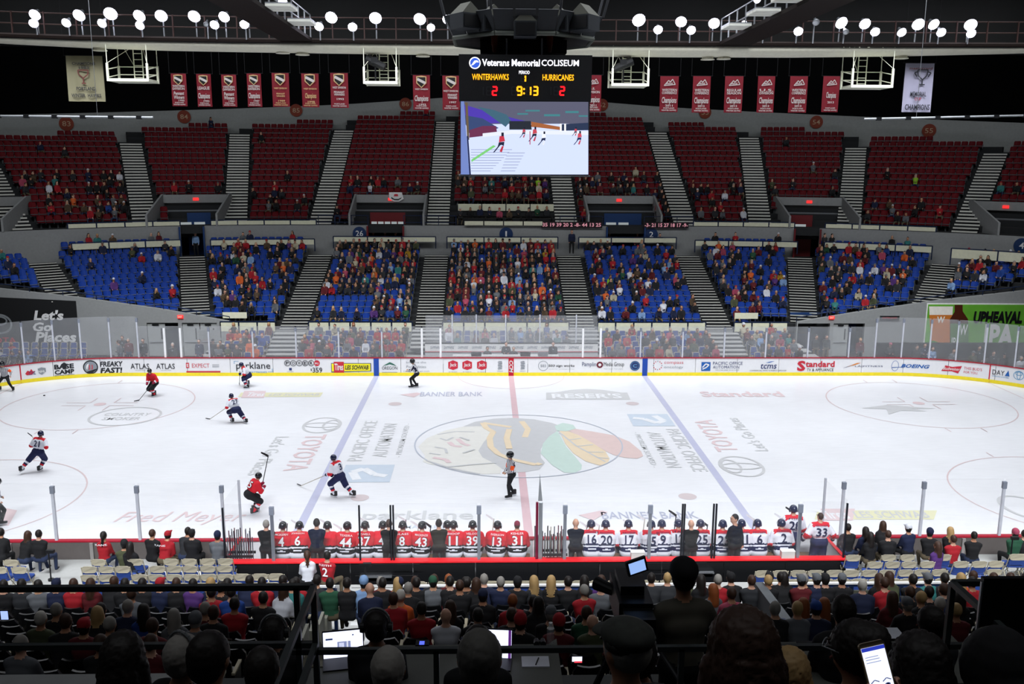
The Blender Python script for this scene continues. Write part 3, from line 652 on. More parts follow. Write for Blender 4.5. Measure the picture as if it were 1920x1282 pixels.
struct(MB().box((-19.5, 18.35, 0), (17.8, 18.5, 1.7)).obj('wall_front', GREYW))
for i, (u0, u1, z0, z1, q) in enumerate(((135, 340, 6.1, 6.5, 28.1), (395, 590, 6.1, 6.45, 28.1), (625, 817, 6.3, 6.62, 28.4), (838, 1046, 6.3, 6.62, 28.4), (1085, 1268, 6.3, 6.62, 28.4), (1303, 1495, 6.1, 6.45, 28.1), (1545, 1747, 6.1, 6.5, 28.1), (1782, 1960, 5.9, 6.5, 27.2))):
    panel_run(Lbowl(u0, q, z0), Lbowl(u1, q, z0), q, z0, z1, 'cream panels behind the top blue row, '+ORD[i]+' run from left', 2.4)
for i, (u0, u1) in enumerate(((127, 338), (395, 593), (1300, 1490), (1547, 1755))):
    panel_run(Lbowl(u0, 29., 7.6), Lbowl(u1, 29., 7.6), 29., 7.5, 7.78, 'cream strip along the front of the red tier, '+ORD[i]+' from left', 1.8)
for i, (u0, u1) in enumerate(((597, 690), (757, 855), (1050, 1130), (1208, 1300))):
    t = thing('guard_rail', 'thin navy guard rail on the grey wall, '+ORD[i]+' from left', 'railing'); L0, L1 = Lbowl(u0, 29., 7.6), Lbowl(u1, 29., 7.6)
    for z in (7.65, 8.15): bstrip(L0, L1, 29., 29.04, z, z+.05).obj('bar', NAVY, t)
    for j in range(4): L = L0+(L1-L0)*j/3; bstrip(L-.025, L+.025, 29., 29.04, 7.42, 8.2).obj('post', NAVY, t)
# press desk in the middle of the red tier
t = thing('press_desk', 'two tier press desk with cream panels below the scoreboard', 'desk')
for (q, z0, z1) in ((31.7, 8.4, 8.92), (28.7, 7.5, 7.8)):
    L0, L1 = Lbowl(858 if q > 30 else 870, q, z0), Lbowl(1039 if q > 30 else 1018, q, z0)
    for j in range(4): d = (L1-L0)/4; bstrip(L0+j*d+.04, L0+(j+1)*d-.04, q, q+.04, z0, z1).obj('panel', CREAM, t)
bstrip(-4, 3.6, 30.9, 31.5, 8.0, 8.06).obj('desk_top', DARK, t); bstrip(-3.6, 3.4, 29.3, 29.8, 7.95, 8.0).obj('desk_top', DARK, t)
for L in (-3.9, -1.5, 1.2, 3.5): bstrip(L-.04, L+.04, 29.2, 31.4, 7.42, 8.0).obj('leg', DARK, t)
# vomitory hoods in the red tier
EXITM = mat('exit_red', 'ff2a2a', .4, emit=1.6)
for n_, (i, L0, L1) in enumerate(sorted(voms, key=lambda v: v[1])):
    q = 32.4; t = thing('vomitory_hood', 'grey boxed entrance hood in the red seats, '+ORD[n_]+' from left', 'entrance')
    bstrip(L0, L1, q, q+.5, 8.95, 9.55).obj('fascia', GREYW, t); bstrip(L0+.05, L1-.05, q+.15, q+.5, 8.42, 8.95).obj('glazed_band', mat('dark_band', '191c1c', .3), t)
    bstrip(L0, L1, q-.05, q+.5, 8.3, 8.42).obj('lip', STEEL, t); bstrip(L0, L1, q+1.0, q+1.1, 7.4, 8.4).obj('back_wall', VRED if n_ in (0, 2, 4) else VBLU, t)
    for L, s in ((L0, -1), (L1, 1)):
        mb = MB(); v = []
        for dl in (0, s*.14):
            k_ = lambda qq: math.copysign(X0+(abs(L+dl)-X0)*1., L) if abs(L) > X0 else L+dl
            v += [bp(L+dl, 28.9, 7.45), bp(L+dl, q+.6, 7.45), bp(L+dl, q+.6, 9.6), bp(L+dl, q, 9.6), bp(L+dl, 28.9, 8.3)]
        mb.add(v, [(0, 1, 2, 3, 4), (9, 8, 7, 6, 5)]+[(j, (j+1) % 5, 5+(j+1) % 5, 5+j) for j in range(5)]); mb.obj('side_wall', GREYW, t)
    Lc = (L0+L1)/2; p = bp(Lc, q-.03, 9.12); e = thing('exit_sign', 'small glowing red exit sign, '+ORD[n_]+' from left on the upper hoods', 'exit sign', p, brz(Lc, q))
    MB().box((-.2, -.03, 0), (.2, .03, .2)).obj('sign_body', EXITM, e)
# top wall
TOPW = mat('upper_wall_grey', 'a4a8a6', .85)
def topq(L):
    th = max(0, abs(L)-X0)/32.; n = 20-max(0, (abs(L)-5)/27)*5.2 if abs(L) > 5 else 20
    return 30.4+.8*n+1.1, 7.45+.43*n
mb = MB(); v = []; NN = 60
for i in range(NN+1):
    L = -50+100*i/NN; q, z = topq(L); La = L
    x, y, _ = bp(L*q/31. if abs(L) > X0 else L, q); th = 0
    if abs(L) > X0:
        th = (abs(L)-X0)/31.; s = 1 if L > 0 else -1; x, y = s*(X0+q*math.sin(th)), YC+q*math.cos(th)
    v += [(x, y, z-2.2), (x, y+.4, z-2.2), (x, y+.4, z+1.75), (x, y, z+1.75)]
f = []
for i in range(NN): a, b = 4*i, 4*i+4; f += [(a+j, a+(j+1) % 4, b+(j+1) % 4, b+j) for j in range(4)]
mb.add(v, f); struct(mb.obj('wall_top', TOPW))
ODISC = mat('section_orange', '8a3a24', .7); OTXT = mat('section_text', 'c4a88a', .7)
def wall_point(u, v_):
    """where the line of sight through (u,v_) meets the top wall"""
    best = None
    for i in range(-450, 451):
        L = i/10; q, z = topq(L)
        if abs(L) > X0: th = (abs(L)-X0)/31.; s = 1 if L > 0 else -1; x, y = s*(X0+q*math.sin(th)), YC+q*math.cos(th)
        else: x, y, s, th = L, YC+q, 1, 0
        e = abs(PX((x, y, z))[0]-u)
        if best is None or e < best[0]: best = (e, x, y, s*th)
    _, x, y, th = best; z = PY(u, v_, y)[2]
    return x, y, z, th
for u, v_, s in ((125, 232, '83'), (346, 219, '84'), (558, 207, '85'), (762, 195, '86'), (1128, 197, '52'), (1319, 211, '53'), (1530, 229, '54'), (1742, 245, '55')):
    x, y, z, th = wall_point(u, v_)
    t = thing('section_sign', 'round orange section sign numbered '+NW[s]+' on the top wall', 'sign', (x-.12*math.sin(th), y-.12*math.cos(th), z), PI-th)
    MB().prism(circ(0, 0, .55), -.02, .02, 0, lambda x, y, z: (x, z+.02, y)).obj('disc', ODISC, t)
    text(s, .62, .4, plane_fn((.31, .05, -.2), (-1, 0, 0), (0, 0, 1)), OTXT, 'numeral', t, .01)
# ---------------------------------------------------------------- side walls of the lower bowl, doors, banners
def wz(u, v): return PY(u, v, WALLY)
def side_wall(pts_top, openings, name):
    """pts_top: (x,z) along the top; openings: (x0,x1,z)"""
    xs = sorted({p[0] for p in pts_top} | {o for a in openings for o in a[:2]})
    xt = [p[0] for p in sorted(pts_top)]; zt = [p[1] for p in sorted(pts_top)]
    mb = MB()
    for a, b in zip(xs, xs[1:]):
        zl = 0.
        for o0, o1, oz in openings:
            if o0-1e-6 <= a and b <= o1+1e-6: zl = oz
        za, zb_ = np.interp(a, xt, zt), np.interp(b, xt, zt)
        v = [(a, WALLY, zl), (b, WALLY, zl), (b, WALLY, zb_), (a, WALLY, za)]; v += [(x, y+.3, z) for x, y, z in v]
        mb.add(v, [(0, 1, 2, 3), (7, 6, 5, 4), (0, 4, 5, 1), (1, 5, 6, 2), (2, 6, 7, 3), (3, 7, 4, 0)])
    return struct(mb.obj(name, GREYW))
X = lambda u, v=640: wz(u, v)[0]
lw = [(X(432), 2.25), (wz(300, 579)[0], wz(300, 579)[2]), (wz(150, 558)[0], wz(150, 558)[2]), (wz(0, 541)[0], wz(0, 541)[2]), (-44, 5.6)]
lop = [(X(277), X(336), 2.16), (X(343), X(408), 2.16)]
side_wall(lw, lop, 'wall_left')
rw = [(X(1492), 2.25), (wz(1620, 583)[0], wz(1620, 583)[2]), (wz(1770, 562)[0], wz(1770, 562)[2]), (wz(1919, 545)[0], wz(1919, 545)[2]), (44, 5.6)]
rop = [(X(1494), X(1554), 2.16), (X(1561), X(1619), 2.16)]
side_wall(rw, rop, 'wall_right')
DOORM = mat('door_grey', '9da09f', .5); dn = [0]
def door(x0, x1, label):
    dn[0] += 1; t = link('door_%d' % dn[0], None); struct(t); t['label'] = label
    MB().box((x0+.02, WALLY+.08, .02), (x1-.02, WALLY+.13, 2.12)).obj('leaf', DOORM, t)
    w_ = x1-x0; MB().box((x0+w_*.74, WALLY+.065, 1.1), (x0+w_*.82, WALLY+.085, 1.8)).obj('vision_slot', BLACK, t)
    MB().tube((x0+w_*.1, WALLY+.02, .95), (x0+w_*.9, WALLY+.02, .95), .025).obj('push_bar', STEEL, t); MB().box((x0+w_*.3, WALLY+.0, 2.0), (x0+w_*.65, WALLY+.08, 2.07)).obj('closer', DARK, t)
door(X(277), X(311), 'grey steel door, leftmost in the left wall'); door(X(343), X(375), 'grey door right of the opening in the left wall'); door(X(376), X(408), 'grey door nearest the seats in the left wall')
door(X(1561), X(1590), 'grey door between two openings in the right wall'); 
struct(MB().box((X(277), WALLY+1.6, 0), (X(408), WALLY+1.7, 2.6)).obj('wall_recess', VBLU)); struct(MB().box((X(1494), WALLY+1.6, 0), (X(1622), WALLY+1.7, 2.6)).obj('wall_recess', VBLU))
for u, nm in ((338.5, 'left'), (1559, 'right')):
    x, _, z = wz(u, 593.5 if u < 900 else 595); e = thing('exit_sign', 'glowing red exit sign above the doors in the '+nm+' wall', 'exit sign', (x, WALLY-.05, z))
    MB().box((-.17, -.03, -.1), (.17, .04, .1)).obj('sign_body', EXITM, e); text('EXIT', .26, .12, plane_fn((-.13, -.036, -.06), (1, 0, 0), (0, 0, 1)), mat('exit_white', 'ffb0a0', .4, emit=1.5), 'lettering', e, .03)
x0, _, z1 = wz(1650, 592); x1, _, z0 = wz(1685, 600); t = thing('message_board', 'small dark message board with red letters on the right wall', 'sign')
MB().box((x0, WALLY-.08, z0), (x1, WALLY, z1)).obj('case', BLACK, t); text('WINTERHAWKS', (x1-x0)*.8, .1, plane_fn((x0+.1, WALLY-.085, z0+.1), (1, 0, 0), (0, 0, 1)), ARED, 'lettering', t)
# slanting navy rails on the side walls
for pts, nm in ((lw, 'left'), (rw, 'right')):
    q_ = sorted(pts); mb = MB(); mb.path([(x, WALLY+.1, z+.28) for x, z in q_], .035); t = tag(link('guard_rail', None), 'slanting navy rail on top of the '+nm+' side wall', 'railing'); mb.obj('top_rail', NAVY, t)
    mb = MB()
    xs = np.linspace(q_[0][0], q_[-1][0], 14)
    for x in xs: z = float(np.interp(x, [a[0] for a in q_], [a[1] for a in q_])); MB().tube((x, WALLY+.1, z), (x, WALLY+.1, z+.28), .025).obj('post', NAVY, t)
# banner with slogan (left) and beer banner (right)
def fabric(t, x0, x1, z0a, z0b, z1a, z1b, m_, name='cloth', y=WALLY-.04):
    mb = MB(); v = [(x0, y, z0a), (x1, y, z0b), (x1, y, z1b), (x0, y, z1a)]; v += [(a, y+.03, c) for a, b, c in v]
    mb.add(v, [(0, 1, 2, 3), (7, 6, 5, 4), (0, 4, 5, 1), (1, 5, 6, 2), (2, 6, 7, 3), (3, 7, 4, 0)]); return mb.obj(name, m_, t)
t = thing('banner', 'black slogan banner with white lettering on the left wall', 'banner')
x1 = X(149); fabric(t, -41, x1, .9, .1, 4.2, wz(149, 564)[2], mat('banner_black', '121315', .7))
fb = lambda u0, v1: plane_fn((wz(u0, v1)[0], WALLY-.05, wz(u0, v1)[2]), (1, 0, 0), (0, 0, 1))
def btext(s, u0, v0, u1, v1, m_, t, bold=.05, shear=.2, off=0.):
    a, b = wz(u0, v1), wz(u1, v0); text(s, b[0]-a[0], b[2]-a[2], plane_fn((a[0], WALLY-.052-off, a[2]), (1, 0, 0), (0, 0, 1)), m_, 'lettering', t, bold, shear)
btext("Let's", 64, 581, 119, 600, WHITE, t, .085); btext('Go', 63, 604, 97, 621, WHITE, t, .085); btext('Places', 67, 622, 143, 641, WHITE, t, .085); btext('TOYOTA', -52, 632, 31, 643, ARED, t, .04, 0)
c = wz(0, 607); ring(c[0], c[2], .72, .58, .12, lambda a, b: (a, WALLY-.052, b), mat('emblem_silver', 'aeb4b8', .4, .5), 'emblem', t); ring(c[0], c[2]+.2, .45, .26, .1, lambda a, b: (a, WALLY-.054, b), mat('emblem_silver', ''), 'emblem', t)
t = thing('banner', 'green beer banner with glass and bottle on the right wall', 'banner')
x0 = X(1731); a, b = wz(1731, 568), wz(1731, 652); c, d = wz(1925, 579), wz(1925, 662)
BG = mat('banner_green', '5fa52c', .7, var=.3, scale=1.2); fabric(t, x0, 40, b[2], d[2]-.5, a[2], c[2]-.6 if False else wz(1925, 569)[2], WHITE); fabric(t, x0+.08, 39.9, b[2]+.06, d[2]-.42, a[2]-.08, wz(1925, 569)[2]-.08, BG, 'print', WALLY-.06)
wy = lambda off: (lambda u, v: (wz(u, v)[0], WALLY-.066-off, wz(u, v)[2]))
def bpoly(pts, m_, off, name): return poly_obj(pts[::-1], wy(off), m_, name, t)
bpoly([(1741, 574), (1786, 574), (1780, 655), (1746, 655)], mat('beer_foam', 'ebe6dc', .6), .0, 'beer_glass'); bpoly([(1741.5, 590), (1785.5, 590), (1780, 655), (1746, 655)], mat('beer_amber', 'c8742a', .6), .002, 'beer')
btext('W', 1755, 593, 1771, 605, mat('beer_foam', ''), t, .08, 0, .03)
bpoly([(1789, 571), (1804, 571), (1804, 583), (1814, 598), (1815, 655), (1780, 655), (1780, 598), (1789, 584)], mat('bottle_brown', '4a1f10', .4), .004, 'bottle'); bpoly([(1781, 606), (1815, 606), (1815, 652), (1781, 652)], mat('bottle_label', '4f7a3a', .6), .006, 'bottle_label')
btext('W', 1797, 608, 1814, 628, WHITE, t, .03, 0, .03); btext('IPA', 1782, 632, 1799, 649, WHITE, t, .03, 0, .03)
bpoly([(1738, 640), (1750, 638), (1765, 644), (1777, 650), (1782, 656), (1738, 656)], mat('hops_green', '3f8a1e', .7), .008, 'hops')
btext('UPHEAVAL', 1823, 583, 1917, 606, BLACK, t, .12, .1, .04); btext('IPA', 1842, 607, 1902, 650, WHITE, t, .1, 0, .04)
struct(MB().box((X(1642), 17.9, 0), (40, 18.2, .95)).obj('wall_low', BLACK))
# ---------------------------------------------------------------- far rinkside risers
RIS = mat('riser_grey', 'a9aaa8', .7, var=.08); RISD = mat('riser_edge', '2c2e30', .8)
zf = lambda k: .28+.165*k; yf = lambda k: 13.95+.88*k
t = thing('seating_riser', 'grey stepped risers behind the far glass holding blue folding chairs', 'riser')
for k in range(5):
    for a, b in ((-18.2, -5.3), (-5.3, 4.9), (4.9, 18.4)):
        if a == -5.3 and k < 1: continue
        aa = a-(0.9*(4-k)*.25 if a == -18.2 else 0); bb = b+(.9*(4-k)*.25 if b == 18.4 else 0)
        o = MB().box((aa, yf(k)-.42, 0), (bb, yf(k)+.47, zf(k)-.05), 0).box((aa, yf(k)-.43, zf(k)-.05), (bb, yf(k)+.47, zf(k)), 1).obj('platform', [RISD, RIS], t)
MB().box((-34, 15.6, 0), (-24.5, 16.6, .04)).obj('platform', RISD, t); MB().box((-34, 16.6, 0), (-24.5, 17.6, .26)).obj('platform', RISD, t)
# aisle steps in the risers, in line with the stairs above
for n_, x in enumerate((-13.6, -5.1, 4.6, 13.4)):
    t = thing('riser_steps', 'pale steps through the risers behind the glass, '+ORD[n_]+' from left', 'stairs')
    for j in range(9 if n_ in (0, 3) else 5):
        y = yf(0)-.3+j*.44 if n_ in (0, 3) else yf(2)+j*.44; z = (y-yf(0)+.6)*.39+.2
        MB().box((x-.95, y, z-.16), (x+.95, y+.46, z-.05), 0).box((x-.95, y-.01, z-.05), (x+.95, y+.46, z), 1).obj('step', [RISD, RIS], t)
# penalty box back wall with sponsor strip and scorer's area
t = thing('penalty_box_wall', 'white wall with sponsor strip behind the timekeepers', 'barrier')
yw = 15.0; xa, xb = PY(797, 660, yw)[0], PY(1121, 660, yw)[0]
MB().box((xa, yw, .2), (xb, yw+.08, 1.02)).obj('panel', mat('penalty_grey', 'b8babd', .5), t); MB().box((xa, yw-.012, 1.02), (xb, yw+.09, 1.5)).obj('sponsor_strip', WHITE, t)
MB().box((xa, yw-.03, .98), (xb, yw+.1, 1.03)).obj('red_edge', REDC, t); MB().box((xa, yw-.03, 1.5), (xb, yw+.1, 1.55)).obj('dark_edge', DARK, t)
for j in range(12):
    x = xa+.3+j*(xb-xa-.4)/12; text('SAPPHIRE', .62, .17, plane_fn((x, yw-.02, 1.18), (1, 0, 0), (0, 0, 1)), AGRY, 'lettering', t, .05, .3)
pg = thing('penalty_box_glass', 'hazy glass screen behind the timekeepers bench', 'glass screen')
us = [797, 848, 893, 948, 1012, 1080, 1121]
for a, b in zip(us, us[1:]): MB().box((PY(a, 640, yw)[0]+.04, yw+.03, 1.56), (PY(b, 640, yw)[0]-.04, yw+.045, 3.2)).obj('glass_pane', GLF, pg)
for a in us[1:-1]: MB().box((PY(a, 640, yw)[0]-.035, yw, 1.5), (PY(a, 640, yw)[0]+.035, yw+.07, 3.25)).obj('glass_post', POST, pg)
t = thing('officials_table', 'long low table with papers between the penalty boxes', 'table', (0, 13.75, 0)); MB().box((-3.4, -.3, 1.0), (2.8, .25, 1.05)).obj('table_top', WHITE, t)
for x in (-3.2, 0, 2.6): MB().box((x-.04, -.2, 0), (x+.04, .2, 1.0)).obj('leg', STEEL, t)
for n_, (u, m_) in enumerate(((893, DARK), (985, DARK), (1018, STEEL))):
    x = PY(u, 665, 13.7)[0]; q = thing('monitor', ('small laptop beside the seated official', 'black monitor case right of the officials', 'silver laptop at the right end of the table')[n_], 'monitor', (x, 13.7, 1.05)); MB().box((-.3, -.02, .0), (.3, .03, .22)).obj('screen_back', m_, q); MB().box((-.28, -.25, 0), (.28, 0, .03)).obj('keyboard', m_, q)
# corner seats left, below the slogan banner
# ---------------------------------------------------------------- folding chairs
CHF = mat('chair_beige', 'b0a892', .45); CHB = mat('chair_blue_fabric', '203c80', .8); PAP = mat('paper_white', 'd9dce6', .7)
mb = MB()
v = []
def rr(w_, h, r, n=4): 
    return [(x, y) for cx, cy, a0 in ((w_/2-r, h/2-r, 0), (-w_/2+r, h/2-r, PI/2), (-w_/2+r, -h/2+r, PI), (w_/2-r, -h/2+r, 3*PI/2)) for i in range(n+1) for x, y in [(cx+r*math.cos(a0+PI/2*i/n), cy+r*math.sin(a0+PI/2*i/n))]]
CH = {}
CH['backrest'] = MB().prism(rr(.39, .2, .085), -.02, .005, 0, lambda x, y, z: (x, -.22+z-y*.15-.03*(1-(x/.22)**2), y+.77)).mesh('chair_back', CHF, False)
CH['back_pad'] = MB().prism(rr(.37, .16, .03), -.012, .012, 0, lambda x, y, z: (x, -.20+z-y*.15-.03*(1-(x/.22)**2), y+.60)).prism(rr(.34, .16, .06), .006, .025, 0, lambda x, y, z: (x, -.22+z-y*.15-.03*(1-(x/.22)**2), y+.765)).mesh('chair_back_pad', CHB, False)
CH['seat'] = MB().prism(rr(.41, .40, .08), -.02, .025, 0, lambda x, y, z: (x, y, z+.45+.0*y)).mesh('chair_seat', CHB, False)
CH['frame'] = MB().path([(-.2, -.25, .84), (-.21, -.12, .45), (-.215, .25, .0)], .014, 0, 5).path([(.2, -.25, .84), (.21, -.12, .45), (.215, .25, .0)], .014, 0, 5).path([(-.2, .18, .44), (-.21, -.3, .0)], .014, 0, 5).path([(.2, .18, .44), (.21, -.3, .0)], .014, 0, 5).tube((-.21, -.22, .1), (.21, -.22, .1), .01, 0, 5).mesh('chair_frame', CHF)
def fchair(loc, rz, label, grp):
    t = thing('folding_chair', label, 'chair', loc, rz, grp)
    for k, me in CH.items(): link(k, me, t)
    return t
# ================================================================ OVERHEAD
CEIL = mat('ceiling_black', '08090b', .95)
struct(MB().box((-60, -46, 26), (60, 60, 26.3)).obj('ceiling', CEIL))
struct(MB().box((-60, 53, 0), (60, 53.4, 26)).obj('wall_back', mat('curtain_black', '07080b', .95, scale=2)))
# light ring beam over the far stands
YB = 9.4
def beam():
    mb = MB(); us = [-120, 0, 150, 300, 450, 640, 850, 1050, 1280, 1500, 1700, 1900, 2040]
    top = [68, 71, 76, 79, 81, 82, 84, 86, 87, 88.5, 89.5, 90, 90]; bot = [70, 78, 86, 91, 94, 97, 100, 102, 104, 104.5, 102, 97, 92]
    v = []; n = 8
    for u, a, b in zip(us, top, bot):
        x, _, z1 = PY(u, a, YB); z0 = PY(u, b, YB)[2]
        for i in range(n+1):
            al = PI*i/n; v.append((x, YB+.9-.9*math.cos(al), z1-(z1-z0)*math.sin(al)))
    m = len(us); f = [(i*(n+1)+j, (i+1)*(n+1)+j, (i+1)*(n+1)+j+1, i*(n+1)+j+1) for i in range(m-1) for j in range(n)]
    f += [(i*(n+1)+n, (i+1)*(n+1)+n, (i+1)*(n+1), i*(n+1)) for i in range(m-1)]
    mb.add(v, f); return mb.obj('soffit', mat('soffit_cream', 'd8d6c4', .7), None, True)
cw = thing('catwalk', 'long catwalk with brown rails and pale curved underside across the hall', 'catwalk')
o = beam(); o.parent = cw
for zz, r_, m_ in ((.14, .12, BROWN), (.72, .03, RUST), (1.25, .03, RUST)):
    pts = [PY(u, 0, YB-.05)*0+np.array([PY(u, 60, YB)[0], YB-.05, PY(u, tp, YB)[2]+zz]) for u, tp in ((-60, 69), (150, 76), (450, 81), (850, 84), (1050, 86), (1280, 87), (1600, 89), (1960, 90))]
    MB().path([tuple(p) for p in pts], r_).obj('rail' if r_ < .1 else 'edge_beam', m_, cw)
def ctz(x): return float(np.interp(x, [PY(u, 60, YB)[0] for u in (-60, 450, 1050, 1960)], [PY(u, tp, YB)[2] for u, tp in ((-60, 69), (450, 81), (1050, 86), (1960, 90))]))
x = -26.5
while x < 27: MB().box((x-.03, YB-.1, ctz(x)+.1), (x+.03, YB-.02, ctz(x)+1.28)).obj('post', RUST, cw); x += 1.58
struct(MB().box((-34, YB+1.7, 17.9), (34, YB+1.8, 26)).obj('wall_curtain', CEIL))
# flush round recessed lights under the catwalk, modelled unlit
for n_, (u, v_) in enumerate(((530, 95), (567, 98), (793, 101), (1327, 107), (1357, 106), (1690, 105), (187, 90))):
    p = PY(u, v_, YB+.9); t = thing('recessed_light', 'shallow recessed light under the catwalk, '+ORD[n_]+' in the row', 'speaker', tuple(p)); MB().tube((0, 0, -.1), (0, 0, .25), .3, 0, 16).obj('case', mat('soffit_cream', ''), t); MB().tube((0, 0, -.14), (0, 0, -.1), .36, 0, 16).obj('rim', mat('soffit_cream', ''), t)
# floodlights
LAMP = mat('lamp_glow', 'eceaff', .4, emit=14.); HOUS = mat('lamp_housing', '55585c', .4, .6)
up = [(65, 28, 11), (148, 29, 12), (207, 26, 13), (261, 30, 12), (302, 30, 12), (364, 31, 12), (420, 32, 11), (464, 31, 8), (621, 33, 12), (704, 34, 12), (787, 36, 12), (839, 37, 10), (1115, 36, 9), (1198, 38, 13), (1277, 41, 11), (1339, 44, 11), (1395, 44, 6), (1578, 43, 12), (1622, 45, 11), (1722, 46, 12), (1751, 46, 11), (1820, 47, 12)]
low = [(63, 44, 9), (124, 43, 9), (191, 44, 9), (262, 48, 9), (402, 47, 9), (458, 46, 9), (598, 50, 9), (661, 51, 9), (808, 52, 8), (1234, 56, 9), (1296, 57, 9), (1434, 59, 9), (1497, 59, 9), (1641, 60, 9), (1691, 61, 9), (1765, 61, 9), (1821, 63, 9)]
def flood(u, v_, r, y, label, grp, emit=True):
    p = PY(u, v_, y); s = r/PX(p)[2]*.97
    t = thing('floodlight', label, 'light', tuple(p), 0, grp)
    ax = Vector((rnd.uniform(-.25, .25), -1, -.75)).normalized(); ax2 = -ax
    mb = MB(); mb.tube(ax*.02, ax2*.28, s*1.0, 0, 18, s*.42); mb.tube(ax2*.28, ax2*.42, s*.42, 0, 12, s*.3); mb.obj('housing', HOUS, t)
    T = ax.to_track_quat('Z', 'Y').to_matrix().to_4x4()
    MB().ell((0, 0, 0), (s, s, s*.3), 0, 18, 6, T).obj('lens', LAMP if emit else STEEL, t, True)
    zb_ = ctz(p[0])+.15; MB().tube((0, .25, .0), (0, .3, zb_-p[2]), .035, 0, 6).obj('post', STEEL, t)
for i, a in enumerate(up): flood(*a, YB-.3, 'large glowing floodlight on the catwalk, '+ordw(i)+' from left, upper row', 'floodlights on the catwalk')
for i, a in enumerate(low): flood(*a, YB-.5, 'smaller glowing floodlight on the catwalk, '+ordw(i)+' from left, lower row', 'floodlights on the catwalk')
flood(386, 46, 5, YB-.5, 'unlit chrome floodlight beside a lit one, left part of catwalk', 'floodlights on the catwalk', False)
flood(1586, 60, 6, YB-.5, 'unlit chrome floodlight below a lit one, right part of catwalk', 'floodlights on the catwalk', False)
flood(1530, 42, 7, YB-.5, 'dark unlit floodlight on a tall post, right part of catwalk', 'floodlights on the catwalk', False)
# hanging cradles
for n_, (u0, u1, vt, vb) in enumerate(((203, 287, 118, 152), (683, 753, 125, 157), (1148, 1224, 128, 161), (1597, 1681, 128, 164))):
    y0, y1 = YB+.1, YB+1.6; a = PY(u0, vb, y0); b = PY(u1, vb, y0); x0, x1, zb_ = a[0], b[0]-.25, a[2]; zt = PY(u0, vt, y0)[2]; zc = PY(u0, 98, YB)[2]+.45
    t = thing('hanging_cradle', 'pale hanging spotlight cradle with ladder, '+ORD[n_]+' from left under the catwalk', 'platform'); CM = mat('cradle_white', 'd6d8c6', .5)
    MB().box((x0, y0, zb_), (x1, y1, zb_+.14)).obj('floor_frame', CM, t)
    for x in (x0, x1):
        for y in (y0, y1): MB().box((x-.05, y-.05, zb_), (x+.05, y+.05, zt)).obj('corner_post', CM, t); MB().tube((x, y, zt), (x, y, zc), .022).obj('hanger', CM, t)
    for z in ((zt+zb_)/2, zt-.05):
        MB().path([(x0, y0, z-.25), (x0, y1, z), (x1, y1, z), (x1, y0, z-.25)], .025).obj('guard_rail', CM, t)
    xm = (x0+x1)/2; mb = MB()
    for x in (xm-.2, xm+.25): mb.tube((x, y1, zb_), (x, y1, zc), .03)
    z = zb_+.3
    while z < zc: mb.tube((xm-.2, y1, z), (xm+.25, y1, z), .018); z += .3
    mb.obj('ladder', CM, t)
    mb = MB(); mb.tube((x0, y0, zt), (xm-.2, y1, zc), .014); mb.tube((x1, y0, zt), (xm+.3, y1, zc), .014); mb.tube((x0+.3, y1, zc), (x0+.8, y1, zt), .012); mb.obj('brace', CM, t)
    if n_ in (1, 2):
        s = thing('follow_spot', 'dark follow spot resting in the '+('second' if n_ == 1 else 'third')+' cradle', 'light', (xm-.3, y0+.5, zb_+1.0)); sg = 1 if n_ == 2 else -1
        MB().tube((-.5*sg, 0, -.15), (.45*sg, .1, .3), .18, 0, 10, .24).obj('barrel', DARK, s); MB().tube((0, 0, 0), (0, 0, -.85), .04).obj('stand', DARK, s); MB().box((-.2, -.15, .05), (.15, .15, .35)).obj('lamp_house', DARK, s)
# side catwalks running out over the ice
for n_, (sx, x0) in enumerate(((-1, -10.7), (1, 10.9))):
    t = thing('catwalk', ('left' if sx < 0 else 'right')+' catwalk running out over the ice with rails and louvred lamps', 'catwalk'); zc = 18.15
    ya, yb_ = YB-.2, -9
    MB().box((x0-.55+(-.5 if sx < 0 else .0), yb_, zc-.1), (x0+.55+(0 if sx < 0 else .5), ya, zc+.06)).obj('deck', BROWN, t)
    xi = x0-sx*.5
    for z in (zc+.6, zc+1.15): MB().tube((xi, yb_, z), (xi, ya, z), .03).obj('rail', STEEL, t)
    y = ya
    while y > yb_: MB().tube((xi, y, zc), (xi, y, zc+1.15), .035).obj('post', STEEL, t); y -= 1.5
    for k, y in enumerate((4.2, 0.0, -3.4)):
        q = thing('louvred_lamp', 'pale louvred lamp on the '+('left' if sx < 0 else 'right')+' side catwalk, '+ORD[k]+' from its end', 'light', (xi-sx*.55, y, zc+.1)); 
        for j in range(3): MB().box((-.5, -.75+.5*j, -.05), (.5, -.3+.5*j, .05)).obj('louvre', mat('louvre_white', 'dedfd6', .5), q)
        MB().box((-.5, -.75, .05), (.5, .75, .1)).obj('back_plate', STEEL, q)
flood(530, 4, 9, 1.0, 'small floodlight at the top edge on the left side catwalk', 'floodlights on the side catwalks'); flood(1420, 0, 7, 3.0, 'small floodlight at the top edge on the right side catwalk', 'floodlights on the side catwalks')
# pipes with cables
for n_, (u0, u1, v0, v1, uc) in enumerate(((-30, 287, 217, 220, 183), (1620, 1950, 223, 216, 1718))):
    a, b = PY(u0, v0, 6.), PY(u1, v1, 6.); t = thing('hanging_pipe', 'thin silver pipe hung on a cable at the '+('left' if n_ == 0 else 'right')+' edge', 'pipe')
    MB().tube(a, b, .05).obj('pipe', STEEL, t); c = PY(uc, 220, 6.); MB().tube(c, (c[0], c[1], 26), .012, 0, 5).obj('cable', STEEL, t)
    for k in range(6): p = a+(b-a)*(k+.5)/6; MB().box((p[0]-.12, 5.93, p[2]-.09), (p[0]+.12, 6.07, p[2]+.07)).obj('clamp', DARK, t)
